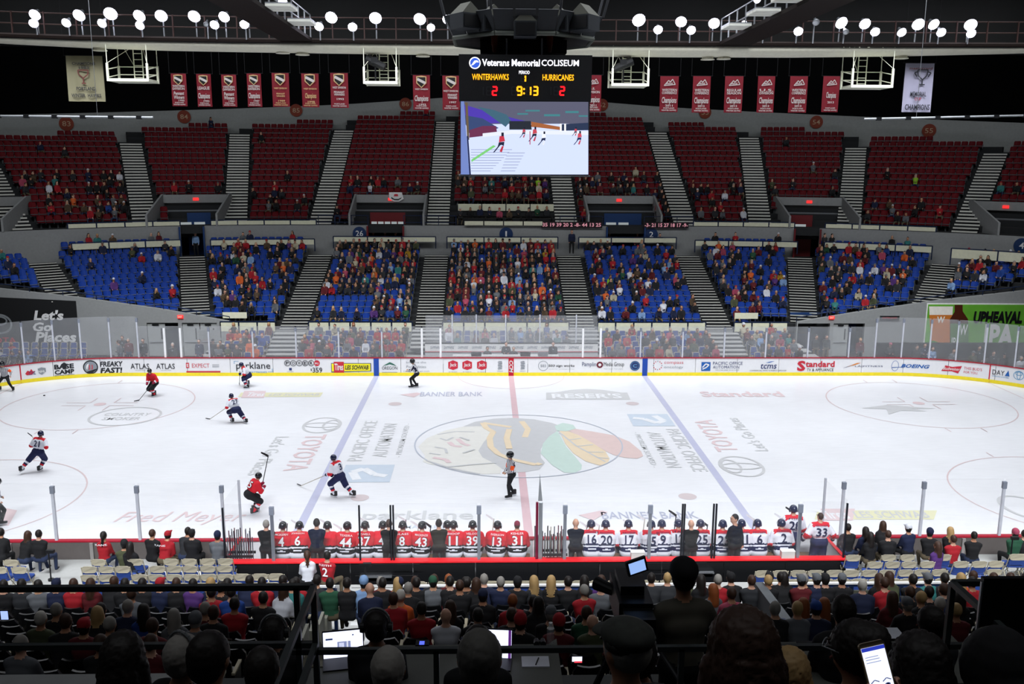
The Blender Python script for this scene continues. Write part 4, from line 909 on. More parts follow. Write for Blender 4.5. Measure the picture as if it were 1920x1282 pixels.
# ---------------------------------------------------------------- pennants
PEN = mat('pennant_red', '7c1022', .7, var=.15, scale=1.5); PWH = mat('pennant_white', 'c9c2c0', .7); PTAN = mat('pennant_tan', 'c9a878', .7)
def pennant(u0, u1, v0, v1, lines_, shield, y=21., cloth=PEN, label='', big=False):
    a, b = PY(u0, v1, y), PY(u1, v0, y); w_, h = b[0]-a[0], b[2]-a[2]
    t = thing('pennant', label, 'banner', (a[0], y, a[2]), 0, None if big else 'red championship pennants under the catwalk')
    mb = MB(); n, m = 8, 6; vv = []
    for j in range(m+1):
        for i in range(n+1): vv.append((w_*i/n, .06*math.sin(i*1.9+j*.3+u0)*(1-j/m*.6), h*j/m))
    k = len(vv); vv += [(x, yy+.02, z) for x, yy, z in vv]
    f = [(j*(n+1)+i, j*(n+1)+i+1, (j+1)*(n+1)+i+1, (j+1)*(n+1)+i) for j in range(m) for i in range(n)]; f += [tuple(q+k for q in g[::-1]) for g in f]
    mb.add(vv, f); mb.obj('cloth', cloth, t, True); MB().tube((-.12, .02, h+.02), (w_+.12, .02, h+.02), .015).obj('rod', DARK, t)
    mb = MB(); mb.tube((-.1, .02, h), (-.1, .02, h+4.5), .012, 0, 4); mb.tube((w_+.1, .02, h), (w_+.1, .02, h+4.5), .012, 0, 4); mb.obj('cord', DARK, t)
    fn = lambda off: (lambda p, q: (p, -.1-off, q))
    for s, x0, x1, z0, z1, m_ in lines_: text(s, (x1-x0)*w_, (z1-z0)*h, plane_fn((x0*w_, -.1, z0*h), (1, 0, 0), (0, 0, 1)), m_, 'lettering', t, .05, .15 if s in ('Champions', 'Pennant', 'Winners') else 0)
    if shield == 'shield':
        c = (.5*w_, .81*h); r = w_*.3
        poly_obj([(c[0]-r, c[1]+r), (c[0], c[1]+r*1.15), (c[0]+r, c[1]+r), (c[0]+r, c[1]-.3*r), (c[0], c[1]-r*1.2), (c[0]-r, c[1]-.3*r)], fn(.005), PTAN, 'crest', t)
        poly_obj([(c[0]-r*.8, c[1]+r*.85), (c[0]+r*.8, c[1]+r*.85), (c[0]+r*.8, c[1]-.2*r), (c[0], c[1]-r), (c[0]-r*.8, c[1]-.2*r)], fn(.012), BLACK, 'crest', t)
        lines([(c[0]-r*.8, c[1]+r*.5, c[0]+r*.8, c[1]-r*.3)], r*.5, fn(.018), PWH, 'crest', t)
    elif shield == 'peak':
        c = (.5*w_, .8*h); r = w_*.3; lines([(c[0]-r, c[1]-r*.4, c[0]-r*.2, c[1]+r*.5), (c[0]-r*.2, c[1]+r*.5, c[0]+r*.1, c[1]+r*.2), (c[0]+r*.1, c[1]+r*.2, c[0]+r*.5, c[1]+r*.7), (c[0]+r*.5, c[1]+r*.7, c[0]+r, c[1]-r*.2), (c[0]-r, c[1]-r*.4, c[0]+r, c[1]-r*.2)], r*.14, fn(.005), PWH, 'crest', t)
        text('WHL', w_*.4, h*.06, plane_fn((c[0]-w_*.2, -.11, c[1]-r*.25), (1, 0, 0), (0, 0, 1)), PWH, 'lettering', t, .05, .2)
    return t
C_ = lambda: ('Champions', .1, .9, .2, .42, PWH)
PT = lambda m_=None: [('PORTLAND', .2, .8, .09, .13, m_ or PWH), ('WINTER HAWKS', .1, .9, .03, .07, m_ or PWH)]
def L2(a, b): return [(a, .1, .9, .58, .65, PWH), (b, .1, .9, .5, .57, PWH)]
pens = [((324, 348, 138, 199), L2('WESTERN', 'DIVISION')+[('Pennant', .15, .85, .34, .45, PWH), ('Winners', .15, .85, .22, .33, PWH), ('1982', .45, .85, .15, .2, PWH)]+PT(), 'shield', 'first red pennant from the left, with pennant winners script'),
 ((371, 395, 139, 200), [('LEAGUE', .1, .9, .52, .62, PWH), C_(), ('1982', .45, .85, .15, .2, PWH)]+PT(), 'shield', 'second red pennant from the left, reading league champions'),
 ((418, 442, 140, 200), L2('WESTERN', 'DIVISION')+[('Pennant', .15, .85, .34, .45, PWH), ('Winners', .15, .85, .22, .33, PWH), ('1983', .45, .85, .15, .2, PWH)]+PT(), 'shield', 'third red pennant from the left, with pennant winners script'),
 ((465, 489, 138, 200), L2('WESTERN', 'DIVISION')+[C_(), ('1987', .45, .85, .15, .2, PWH)]+PT(), 'shield', 'fourth red pennant from the left, reading western division champions'),
 ((512, 541, 137, 200), [('WEST DIVISION', .12, .88, .52, .57, PTAN), ('PENNANT', .25, .75, .36, .41, PTAN), ('WINNERS', .25, .75, .29, .34, PTAN), ('1989', .35, .75, .15, .2, PTAN)]+PT(PTAN), 'shield', 'fifth red pennant from the left with tan lettering'),
 ((567, 597, 138, 201), [('WEST DIVISION', .12, .88, .52, .57, PTAN), ('Champions', .2, .85, .22, .42, PTAN), ('1998', .35, .75, .13, .19, PTAN)]+PT(PTAN), 'shield', 'sixth red pennant from the left with tan champions script'),
 ((621, 652, 137, 202), [('WEST DIVISION', .12, .88, .55, .61, PWH), ('PENNANT', .2, .8, .42, .48, PWH), ('WINNERS', .2, .8, .35, .41, PWH), ('1993', .35, .75, .22, .28, PWH)]+PT(), 'shield', 'seventh red pennant from the left, nearest the second cradle'),
 ((775, 806, 141, 206), [('WEST DIVISION', .12, .88, .57, .62, PWH), C_(), ('1993', .35, .75, .13, .18, PWH)]+PT(), 'shield', 'red pennant between the second cradle and the scoreboard'),
 ((830, 862, 142, 206), [('WEST DIVISION', .05, .9, .52, .58, PWH), ('PENNANT', .3, .85, .4, .47, PWH), ('WINNERS', .3, .85, .32, .39, PWH), ('1997', .4, .8, .19, .25, PWH)]+PT(), 'shield', 'red pennant partly behind the left edge of the scoreboard'),
 ((1097, 1128, 141, 209), [('U.S.', .2, .6, .6, .66, PWH), ('DIVISION', .1, .9, .5, .57, PWH), C_(), ('2011', .3, .7, .14, .2, PWH)]+PT(), 'peak', 'red pennant partly behind the right edge of the scoreboard'),
 ((1236, 1273, 143, 210), L2('WESTERN', 'CONFERENCE')+[C_(), ('2011', .3, .7, .15, .21, PWH)]+PT(), 'peak', 'first red pennant right of the third cradle, dated 2011'),
 ((1297, 1333, 143, 211), L2('WESTERN', 'CONFERENCE')+[C_(), ('2012', .3, .7, .15, .21, PWH)]+PT(), 'peak', 'second red pennant right of the third cradle, dated 2012'),
 ((1357, 1394, 143, 211), L2('REGULAR', 'SEASON')+[C_(), ('2013', .3, .7, .15, .21, PWH)]+PT(), 'peak', 'third red pennant right of the third cradle, reading regular season'),
 ((1418, 1454, 143, 211), L2('U.S.', 'DIVISION')+[C_(), ('2013', .3, .7, .15, .21, PWH)]+PT(), 'peak', 'fourth red pennant right of the third cradle, reading U.S. division'),
 ((1478, 1515, 143, 211), L2('WESTERN', 'CONFERENCE')+[C_(), ('2013', .3, .7, .15, .21, PWH)]+PT(), 'peak', 'fifth red pennant right of third cradle, western conference 2013'),
 ((1540, 1575, 143, 210), [('Champions', .2, .8, .34, .56, PWH), ('2013', .3, .7, .24, .3, PWH)]+PT(), 'peak', 'rightmost red pennant, beside the fourth cradle')]
for (a, b, c, d), ln, sh, lb in pens: pennant(a, b, c, d, ln, sh, 21., PEN, lb)
TB = mat('banner_tan', '76725a', .7, scale=2); t = pennant(130, 191, 105, 190, [('CHAMPIONS', .18, .82, .8, .86, INK), ('1983', .36, .64, .71, .77, INK), ('PORTLAND', .25, .78, .24, .32, INK), ('WINTER', .1, .48, .09, .17, INK), ('HAWKS', .55, .92, .09, .17, INK)], '', 10.6, TB, 'large tan champions banner hanging at the upper left', True)
lines([(.7, 2.35, .72, 2.15), (.72, 2.15, .95, 1.95), (.95, 1.95, 1.2, 2.15), (1.2, 2.15, 1.22, 2.35), (.7, 2.35, 1.22, 2.35), (.95, 1.95, .95, 1.7), (.85, 1.7, 1.07, 1.7)], .06, lambda p, q: (p-.1, -.1, q-.8), mat('dull_maroon', '5a2a26', .7), 'trophy', t)
LB = mat('banner_lilac', '8e8ca0', .7, scale=2); t = pennant(1691, 1752, 119, 210, [('CHAMPIONS', .06, .94, .04, .16, INK), ('MEMORIAL', .22, .78, .32, .42, INK), ('CUP', .38, .62, .24, .3, PEN), ('mastercard', .12, .92, .87, .92, mat('dull_maroon', ''))], '', 10.6, LB, 'large pale memorial cup champions banner at the upper right', True)
lines([(.62, 2.1, .66, 1.8), (.66, 1.8, .9, 1.6), (.9, 1.6, 1.12, 1.8), (1.12, 1.8, 1.16, 2.1), (.62, 2.1, 1.16, 2.1), (.9, 1.6, .9, 1.35), (.75, 1.35, 1.05, 1.35), (.62, 2.0, .45, 1.95), (.45, 1.95, .6, 1.75), (1.16, 2.0, 1.33, 1.95), (1.33, 1.95, 1.18, 1.75)], .06, lambda p, q: (p, -.1, q+.05), INK, 'trophy', t)
# ---------------------------------------------------------------- scoreboard
SB = thing('scoreboard', 'four sided hanging scoreboard with glowing video screen showing 9:13', 'scoreboard', (0, 0, 0))
YS = -2.6; P = lambda u, v: PY(u, v, YS)
SBM = mat('scoreboard_black', '232427', .6); SBE = mat('scoreboard_edge', '3a3c40', .5, .3)
z0, z1, z2 = P(980, 328)[2], P(980, 190)[2], P(980, 103)[2]; xa, xb = P(863, 250)[0], P(1105, 250)[0]; xa2, xb2 = P(858, 103)[0], P(1108, 103)[0]; xc = (xa+xb)/2
hw2 = (xb2-xa2)/2; hw1 = (xb-xa)/2
mb = MB(); yc_ = YS+hw1
v = [(xc-hw1-.04, YS+.03, z1), (xc+hw1+.04, YS+.03, z1), (xc+hw1+.04, yc_+hw1, z1), (xc-hw1-.04, yc_+hw1, z1), (xc-hw2, YS-.1, z2), (xc+hw2, YS-.1, z2), (xc+hw2, yc_+hw2, z2), (xc-hw2, yc_+hw2, z2)]
mb.add(v, [(0, 3, 2, 1), (4, 5, 6, 7), (0, 1, 5, 4), (1, 2, 6, 5), (2, 3, 7, 6), (3, 0, 4, 7)]); mb.obj('display_case', SBM, SB)
MB().box((xa, YS+.02, z0), (xb, yc_+hw1, z1)).obj('screen_case', SBE, SB); MB().box((xa-.07, YS+.0, z0-.06), (xb+.07, yc_+hw1+.05, z0)).obj('bottom_frame', STEEL, SB)
slope = lambda z: YS+.03-.13*(z-z1)/(z2-z1)
def em(name, col, e): return mat(name, col, .5, emit=e)
LW, LO, LR, LD = em('led_white', 'f2f2ff', 2.2), em('led_orange', 'ffae1c', 1.7), em('led_red', 'ff1a24', 1.7), mat('led_off', '3d3f44', .5)
def stext(s, u0, v0, u1, v1, m_, bold=.04, off=.02):
    a, b = P(u0, v1), P(u1, v0); text(s, b[0]-a[0], b[2]-a[2], lambda p, q: (a[0]+p, slope(a[2]+q)-off, a[2]+q), m_, 'lettering', SB, bold)
stext('Veterans Memorial', 904, 112, 1012, 124, LW, .05); stext('COLISEUM', 1015, 113, 1085, 124, LW, .02)
c = P(890.5, 118.5); poly_obj(circ(c[0], c[2], .2), lambda a, b: (a, slope(b)-.02, b), em('led_blue', '3a5fd0', 1.2), 'emblem', SB); ring(c[0], c[2], .2, .2, .035, lambda a, b: (a, slope(b)-.025, b), LW, 'emblem', SB)
poly_obj([(c[0]-.15, c[2]-.1), (c[0]-.02, c[2]+.08), (c[0]+.08, c[2]+.1), (c[0]+.16, c[2]+.02), (c[0]+.05, c[2]+.03), (c[0]-.05, c[2]-.06)], lambda a, b: (a, slope(b)-.027, b), LW, 'emblem', SB)
stext('PERIOD', 973, 133, 993, 139, LW, .0); stext('WINTERHAWKS', 885, 139, 954, 150, LO, .04); stext('HURRICANES', 1017, 140, 1076, 151, LO, .04)
SEG = {'0': 'abcdef', '1': 'bc', '2': 'abged', '3': 'abgcd', '8': 'abcdefg', '9': 'abcdfg'}
def seg(ch, u0, v0, u1, v1, m_, m0=None):
    a, b = P(u0, v1), P(u1, v0); x0, x1, za, zb_ = a[0], b[0], a[2], b[2]; zm = (za+zb_)/2; k = .03
    S = {'a': (x0, zb_, x1, zb_), 'b': (x1, zb_, x1, zm), 'c': (x1, zm, x1, za), 'd': (x0, za, x1, za), 'e': (x0, za, x0, zm), 'f': (x0, zm, x0, zb_), 'g': (x0, zm, x1, zm)}
    if m0: lines([S[c] for c in 'abcdefg'], .028, lambda p, q: (p, slope(q)-.018, q), m0, 'unlit_digit', SB)
    if m_: lines([S[c] for c in SEG[ch]], .065, lambda p, q: (p, slope(q)-.024, q), m_, 'digit', SB)
for u, ch, m_ in ((912.5, '8', None), (923.5, '2', LR), (1038.5, '8', None), (1050, '2', LR), (959.5, '8', None), (970, '9', LO), (987, '8', None), (1000, '3', LO)): seg(ch, u, 163, u+8, 178, m_, LD)
lines([(P(906, 163)[0], P(906, 163)[2], P(906, 178)[0], P(906, 178)[2]), (P(1033, 163)[0], P(1033, 163)[2], P(1033, 178)[0], P(1033, 178)[2])], .03, lambda p, q: (p, slope(q)-.018, q), LD, 'unlit_digit', SB)
seg('1', 986, 163, 995, 178, LO); seg('1', 977, 142, 985, 153, LO, LD)
for v_ in (167, 175): c = P(982.5, v_); poly_obj(circ(c[0], c[2], .04, n=10), lambda a, b: (a, slope(b)-.024, b), LO, 'colon', SB)
# video picture: flat glowing shapes on the screen
scr = [0]
def S_(pts, col, e, off, name='screen_picture'):
    k = 'scr_%s_%g' % (col, e); scr[0] += 1
    return poly_obj(pts[::-1], lambda u, v: (P(u, v)[0], YS-.004-off, P(u, v)[2]), em(k, col, e), name, SB)
S_([(864, 190), (1103, 191), (1103, 327), (864, 327)], 'c9d4f8', 1.15, 0, 'video_screen')
S_([(864, 190), (1103, 191), (1103, 232), (1040, 232), (1000, 232), (960, 232), (864, 234)], '5e5f74', 1., .004)
S_([(866, 195), (900, 205), (940, 216), (985, 227), (975, 229), (880, 233), (866, 233)], '4d3aa8', 1.1, .006); S_([(895, 200), (925, 206), (950, 215), (958, 226), (948, 238), (940, 232), (915, 214)], '4a7288', .8, .008)
S_([(866, 215), (905, 222), (935, 240), (900, 252), (880, 250)], '3e4f7c', .9, .007); S_([(880, 244), (905, 236), (930, 236), (932, 248), (905, 255), (880, 258)], '7a3a5c', .8, .009)
S_([(955, 227), (995, 227), (997, 243), (955, 243)], '30343f', .8, .010); S_([(996, 228), (1040, 236), (1052, 238), (1052, 244), (1010, 239), (996, 238)], 'a8643c', 1., .010); S_([(1052, 233), (1103, 230), (1103, 244), (1052, 245)], '33405e', .8, .009)
S_([(905, 250), (960, 244), (1103, 246), (1103, 253), (960, 251), (905, 257)], 'dfe4f4', 1.1, .012); S_([(1050, 232), (1053, 232), (1053, 246), (1050, 246)], 'ffffff', 1.5, .014); S_([(1058, 232), (1061, 232), (1061, 246), (1058, 246)], 'ffffff', 1.5, .014)
for a, b in (((985, 206), (1012, 207)), ((1060, 208), (1085, 210)), ((970, 212), (990, 213)), ((1020, 214), (1050, 216)), ((1085, 216), (1102, 217))): S_([a, (b[0], a[1]), (b[0], b[1]+2), (a[0], b[1]+2)], '4a8a92', .9, .010)
S_([(864, 190), (870, 190), (880, 327), (864, 327)], '7a8fd0', .9, .014); S_([(872, 192), (877, 192), (880, 262), (876, 262)], '70604c', .9, .016); S_([(875, 255), (878, 255), (883, 327), (880, 327)], '26305e', .8, .017)
S_([(884, 299), (925, 272), (930, 274), (884, 304)], '7fd07a', 1., .016)
for k in range(9): S_([(883, 280+5*k), (960-5*k, 280+5*k), (960-5*k, 280.9+5*k), (883, 280.9+5*k)], '8b93b8', 1., .015)
for k in range(7): S_([(952-2*k, 286+5.6*k), (985-3*k, 286+5.6*k), (983-3*k, 287.5+5.6*k), (950-2*k, 287.5+5.6*k)], 'a8b0cc', 1., .0155)
def sp(x, y, s, top, bot, d=1):
    S_([(x-3*s*d, y-11*s), (x+4*s*d, y-12*s), (x+6*s*d, y-3*s), (x-4*s*d, y-1*s)], top, 1., .018, 'screen_player'); S_([(x-4*s*d, y-1*s), (x+5*s*d, y-2*s), (x+4*s*d, y+5*s), (x, y+3*s), (x-6*s*d, y+6*s)], bot, .9, .019, 'screen_player')
    S_([(x-6*s*d, y+6*s), (x-2*s*d, y+4*s), (x-11*s*d, y+15*s), (x-14*s*d, y+16*s)], bot, .9, .018, 'screen_player'); S_([(x+1*s*d, y+5*s), (x+4*s*d, y+5*s), (x+1*s*d, y+15*s), (x-3*s*d, y+14*s)], top, .9, .018, 'screen_player'); S_([(x, y-17*s), (x+4*s*d, y-17*s), (x+4*s*d, y-11*s), (x, y-11*s)], '22263a', .8, .020, 'screen_player')
sp(940, 268, 1.15, 'c83a4c', '262c44'); sp(982, 249, .6, 'c04a58', '30344c'); sp(1002, 252, .85, 'c84a58', '2a2e44'); sp(1019, 260, .8, 'f4f6ff', '20284a'); sp(1086, 259, .8, 'd05060', '2c3660'); sp(1079, 247, .5, 'c84a58', '40344c')
S_([(993, 246), (994.5, 246), (994.5, 271), (993, 271)], 'b03a4c', 1., .02)
# octagonal housing above
HX = P(984, 60)[0]; R8 = 2.95; zc = PY(985, 62, YS+2.3-R8*.924)[2]; yc8 = YS+2.3
def oct_(r, z): return [(HX+r*math.cos(PI/8+PI/4*i), yc8+r*math.sin(PI/8+PI/4*i), z) for i in range(8)]
H8 = thing('scoreboard_housing', 'dark octagonal housing of panels and speakers above the scoreboard', 'housing'); HP = mat('housing_panel', '2a2e33', .6, .1); HRM = mat('housing_rim', '565b54', .6)
for i in range(8):
    a0, a1 = oct_(R8, zc)[i], oct_(R8, zc)[(i+1) % 8]; b0, b1 = oct_(R8+.4, zc+.8)[i], oct_(R8+.4, zc+.8)[(i+1) % 8]
    A, B, C, D = map(Vector, (a0, a1, b1, b0))
    for k in range(3):
        f0, f1 = k/3+.02, (k+1)/3-.02; q = [A.lerp(B, f0), A.lerp(B, f1), D.lerp(C, f1), D.lerp(C, f0)]; n_ = (B-A).cross(D-A).normalized()*.05
        mb = MB(); mb.add([*q, *[p-n_ for p in q]], [(0, 1, 2, 3), (7, 6, 5, 4), (0, 4, 5, 1), (1, 5, 6, 2), (2, 6, 7, 3), (3, 7, 4, 0)]); mb.obj('panel', HP, H8)
    MB().tube(A, B, .09).obj('rim', HRM, H8); c0, c1 = Vector(oct_(R8+.9, zc+2.6)[i]), Vector(oct_(R8+.4, zc+.8)[i]); MB().tube(c0, c1, .05).obj('strut', SBE, H8)
mb = MB(); lo8, hi8 = oct_(R8-.1, zc-.02), oct_(R8*.45, zc+.1); mb.add([*lo8, *hi8], [(i, (i+1) % 8, 8+(i+1) % 8, 8+i) for i in range(8)]+[tuple(range(8, 16))]); mb.obj('underside', BLACK, H8)
mb = MB(); lo8 = oct_(R8-.1, zc-.35); 
MB().box((HX-1.7, yc8-1.2, zc-.55), (HX+1.7, yc8+1.2, zc-.05)).obj('winch_tray', BLACK, H8)
for k, (u, v_) in enumerate(((985, 40), (880, 25), (1090, 28), (925, 30), (1045, 30))):
    p = PY(u, v_, yc8-R8+(.1 if k == 0 else .5)); q = thing('speaker_horn', 'dark speaker horn above the scoreboard, '+('middle one' if k == 0 else ORD[k-1]+' beside the middle one'), 'speaker', tuple(p), (0, .6, -.6, .3, -.3)[k])
    MB().box((-.42, -.2, -.55), (.42, .7, .0)).obj('lower_box', HP, q); mb = MB(); mb.add([(-.42, -.2, .0), (.42, -.2, .0), (.42, .7, .0), (-.42, .7, .0), (0, -.1, .42), (0, .6, .42)], [(0, 1, 4), (1, 2, 5, 4), (2, 3, 5), (3, 0, 4, 5), (0, 3, 2, 1)]); mb.obj('roof_wedge', mat('horn_olive', '3a3b33', .7), q); MB().box((-.36, -.23, -.5), (.36, -.19, -.06)).obj('grille', BLACK, q)
MB().box((HX-1.4, yc8-1.4, zc+.8), (HX+1.4, yc8+1.4, 25.9)).obj('core', DARK, H8)
HOI = mat('hoist_orange', '7a3216', .45, .2)
for n_, (u, v_) in enumerate(((927, 82), (1031, 82))):
    p = PY(u, v_, YS+.6); t = thing('chain_hoist', 'orange brown chain hoist at the scoreboard top, '+('left' if n_ == 0 else 'right'), 'hoist', tuple(p)); MB().tube((0, 0, -.05), (0, 0, .5), .12, 0, 10, .15).obj('motor', HOI, t); MB().tube((0, 0, -.32), (0, 0, -.05), .06, 0, 8, .1).obj('hook', HOI, t); MB().tube((.05, 0, .4), (.05, 0, 1.2), .02).obj('chain', STEEL, t)
for u in (950, 1016): a, b = PY(u, 72, YS+.3), PY(u, 103, YS+.3); t = tag(MB().tube(a, b, .035).obj('support_rod', STEEL), 'pale rod above the scoreboard, '+('left' if u < 980 else 'right')+' of its middle', 'rod')
# number ribbons on the grey wall
for n_, (u0, u1, s) in enumerate(((1015, 1129, '35 19 39 20 2 -8- 44 13 25'), (1207, 1291, '-3- 21 15 27 18 17 -9-'))):
    q = 28.8; L0, L1 = Lbowl(u0, q, 7.6), Lbowl(u1, q, 7.6); t = thing('number_ribbon', 'dark ribbon of pink numbers on the grey wall, '+('left' if n_ == 0 else 'right')+' one', 'sign')
    MB().box((L0, YC+q-.05, 7.33), (L1, YC+q+.05, 7.78)).obj('board', mat('ribbon_maroon', '1c0d14', .6), t); text(s, (L1-L0)*.96, .28, plane_fn((L0+(L1-L0)*.02, YC+q-.06, 7.42), (1, 0, 0), (0, 0, 1)), em('ribbon_pink', 'e09aa8', .7), 'numbers', t, .05)
# towel hanging on the second hood
p = PY(742, 363, YC+32.3); t = thing('hanging_towel', 'white towel with red and black marks hanging over a grey hood', 'towel', (p[0], p[1], p[2]-.35)); MB().prism([(-.52, .45), (-.5, -.05), (-.15, -.25), (.25, -.25), (.6, -.05), (.48, .45)], 0, .03, 0, lambda x, y, z: (x, -z, y)).obj('cloth', WHITE, t)
poly_obj([(-.35, .1), (-.1, -.05), (.2, -.05), (.45, .08), (.4, -.02), (.2, -.15), (-.1, -.15), (-.35, 0)], lambda a, b: (a, -.04, b), INK, 'mark', t); poly_obj([(-.15, .15), (.2, .15), (.15, .32), (-.1, .32)], lambda a, b: (a, -.04, b), ARED, 'mark', t)
# ================================================================ FIGURES
V = Vector
def ik(a, b, l1, l2, pole):
    a, b = V(a), V(b); d = b-a; L = min(d.length, (l1+l2)*.995); u = d.normalized(); b = a+u*L
    x = (l1*l1-l2*l2+L*L)/(2*L); h = math.sqrt(max(0, l1*l1-x*x)); p = V(pole); p = (p-u*p.dot(u)).normalized()
    return a+u*x+p*h, b
def human(pel=(0, 0, .93), lean=3, roll=0, twist=0, hy=0, hp=0, hL=(-.3, .05, .8), hR=(.3, .05, .8), fL=(-.12, 0, .09), fR=(.12, 0, .09), toeL=0, toeR=0, wear='casual', head='short', s=1., kpole=None, fingers=True):
    """skeleton and flesh of a figure facing +Y; returns primitives and anchor points"""
    P_ = []; c = lambda a, b, ra, rb, k: P_.append(('c', V(a), V(b), ra, rb, k)); e = lambda o, r, k, R=None: P_.append(('e', V(o), V(r), R or Matrix.Identity(3), k))
    pel = V(pel); ln, rl, tw = map(math.radians, (lean, roll, twist))
    R_ = Matrix.Rotation(tw, 3, 'Z') @ Matrix.Rotation(rl, 3, 'Y') @ Matrix.Rotation(-ln, 3, 'X'); U = R_ @ V((0, 0, 1)); S = R_ @ V((1, 0, 0)); F = R_ @ V((0, 1, 0))
    hk = wear == 'hockey'; sc_ = pel+U*.47; neck = pel+U*.56; Hh = neck+(U*.45+V((0, 0, .55))).normalized()*.165+F*.03
    HR = Matrix.Rotation(math.radians(hy)+tw, 3, 'Z') @ Matrix.Rotation(math.radians(-hp-lean*.25), 3, 'X')
    sw = .215 if hk else (.185 if wear != 'woman' else .155)
    shL, shR = sc_-S*sw, sc_+S*sw; elL, haL = ik(shL, hL, .29, .27, (-.6, -.8, -.5)); elR, haR = ik(shR, hR, .29, .27, (.6, -.8, -.5))
    hiL, hiR = pel-S*.095, pel+S*.095; kp = kpole or (0, 1, .15); knL, anL = ik(hiL, fL, .43, .42, (kp[0]-.25, kp[1], kp[2])); knR, anR = ik(hiR, fR, .43, .42, (kp[0]+.25, kp[1], kp[2]))
    g = {'U': U, 'S': S, 'F': F, 'head': Hh, 'HR': HR, 'haL': haL, 'haR': haR, 'anL': anL, 'anR': anR, 'sc': sc_, 'toeL': toeL, 'toeR': toeR, 'pel': pel, 'wear': wear}
    fwd = lambda a: V((-math.sin(math.radians(a)), math.cos(math.radians(a)), 0))
    if hk:
        c(hiL, hiR, .165, .165, 'hem1' if pel.z < .6 else 'pants')
        if pel.z < .6: c(pel+U*.035-S*.09, pel+U*.035+S*.09, .166, .166, 'hem2'); c(pel+U*.08-S*.08, pel+U*.08+S*.08, .162, .162, 'hem1'); c(pel+U*.12-S*.09, pel+U*.12+S*.09, .162, .162, 'hem2'); c(pel+U*.16-S*.09, pel+U*.16+S*.09, .162, .162, 'hem1'); c(pel+U*.2-S*.09, pel+U*.2+S*.09, .162, .162, 'hem2')
        c(pel+U*.27-S*.1, pel+U*.27+S*.1, .163, .163, 'top'); c(pel+U*.38-S*.12, pel+U*.38+S*.12, .165, .165, 'top'); c(sc_-S*.17, sc_+S*.17, .115, .115, 'yoke')
        for sh, el, ha in ((shL, elL, haL), (shR, elR, haR)):
            c(sh, el, .095, .085, 'top'); m = el.lerp(ha, .3); c(el, m, .088, .082, 'low'); c(m, el.lerp(ha, .5), .08, .078, 'hem1'); c(el.lerp(ha, .5), el.lerp(ha, .75), .075, .065, 'glove'); e(ha, (.06, .07, .06), 'glove')
        for hi, kn, an in ((hiL, knL, anL), (hiR, knR, anR)):
            c(hi, kn, .14, .12, 'pants'); c(kn, kn.lerp(an, .3), .095, .09, 'sock'); c(kn.lerp(an, .38), kn.lerp(an, .46), .088, .086, 'stripe'); c(kn.lerp(an, .55), kn.lerp(an, .62), .082, .078, 'stripe2'); c(kn.lerp(an, .7), an, .075, .06, 'sock')
    else:
        k_ = 1.06 if wear in ('suit', 'ref') else (.9 if wear == 'woman' else 1.)
        c(hiL, hiR, .125*k_, .125*k_, 'pants'); c(pel+U*.1-S*.05, pel+U*.1+S*.05, .125*k_, .125*k_, 'top'); c(pel+U*.22-S*.06, pel+U*.22+S*.06, .125*k_, .125*k_, 'top'); c(pel+U*.34-S*.08, pel+U*.34+S*.08, .13*k_, .13*k_, 'top'); c(sc_-S*(sw-.06), sc_+S*(sw-.06), .09, .09, 'top')
        e(pel+U*.32+F*.075, (.07, .07, .09), 'crest', R_)
        if wear == 'suit': c(pel+U*.4+F*.095, pel+U*.2+F*.1, .035, .02, 'shirt')
        for sh, el, ha in ((shL, elL, haL), (shR, elR, haR)):
            c(sh, el, .068*k_, .055*k_, 'top')
            if wear == 'ref' : c(sh.lerp(el, .45), sh.lerp(el, .75), .076, .074, 'band')
            c(el, el.lerp(ha, .86), .055*k_, .04, 'top'); e(ha, (.042, .05, .035), 'skin')
            if fingers:
                d = (ha-el).normalized(); q = d.orthogonal().normalized(); q2 = d.cross(q)
                for j in range(4): c(ha+q*(.03-.02*j), ha+q*(.03-.02*j)+d*(.075-.008*abs(j-1))+q2*.02, .011, .009, 'skin')
                c(ha+q*.035, ha+q*.065+d*.035, .013, .01, 'skin')
        for hi, kn, an, tf in ((hiL, knL, anL, toeL), (hiR, knR, anR, toeR)):
            c(hi, kn, .095*k_, .07*k_, 'pants'); c(kn, an, .068*k_, .05*k_, 'pants'); c(an+V((0, 0, -.03)), an+V((0, 0, -.04))+fwd(tf)*.15, .045, .038, 'shoe')
    c(neck+U*.015, Hh-V((0, 0, .07)), .062, .062, 'skin'); n0 = len(P_)
    e(Hh+HR @ V((0, .0, 0)), (.077, .092, .106), 'skin', HR); e(Hh+HR @ V((0, .03, -.06)), (.05, .055, .05), 'skin', HR); e(Hh+HR @ V((0, .1, -.012)), (.013, .02, .02), 'skin', HR)
    for x in (-1, 1): e(Hh+HR @ V((.076*x, -.005, -.01)), (.014, .022, .032), 'skin', HR)
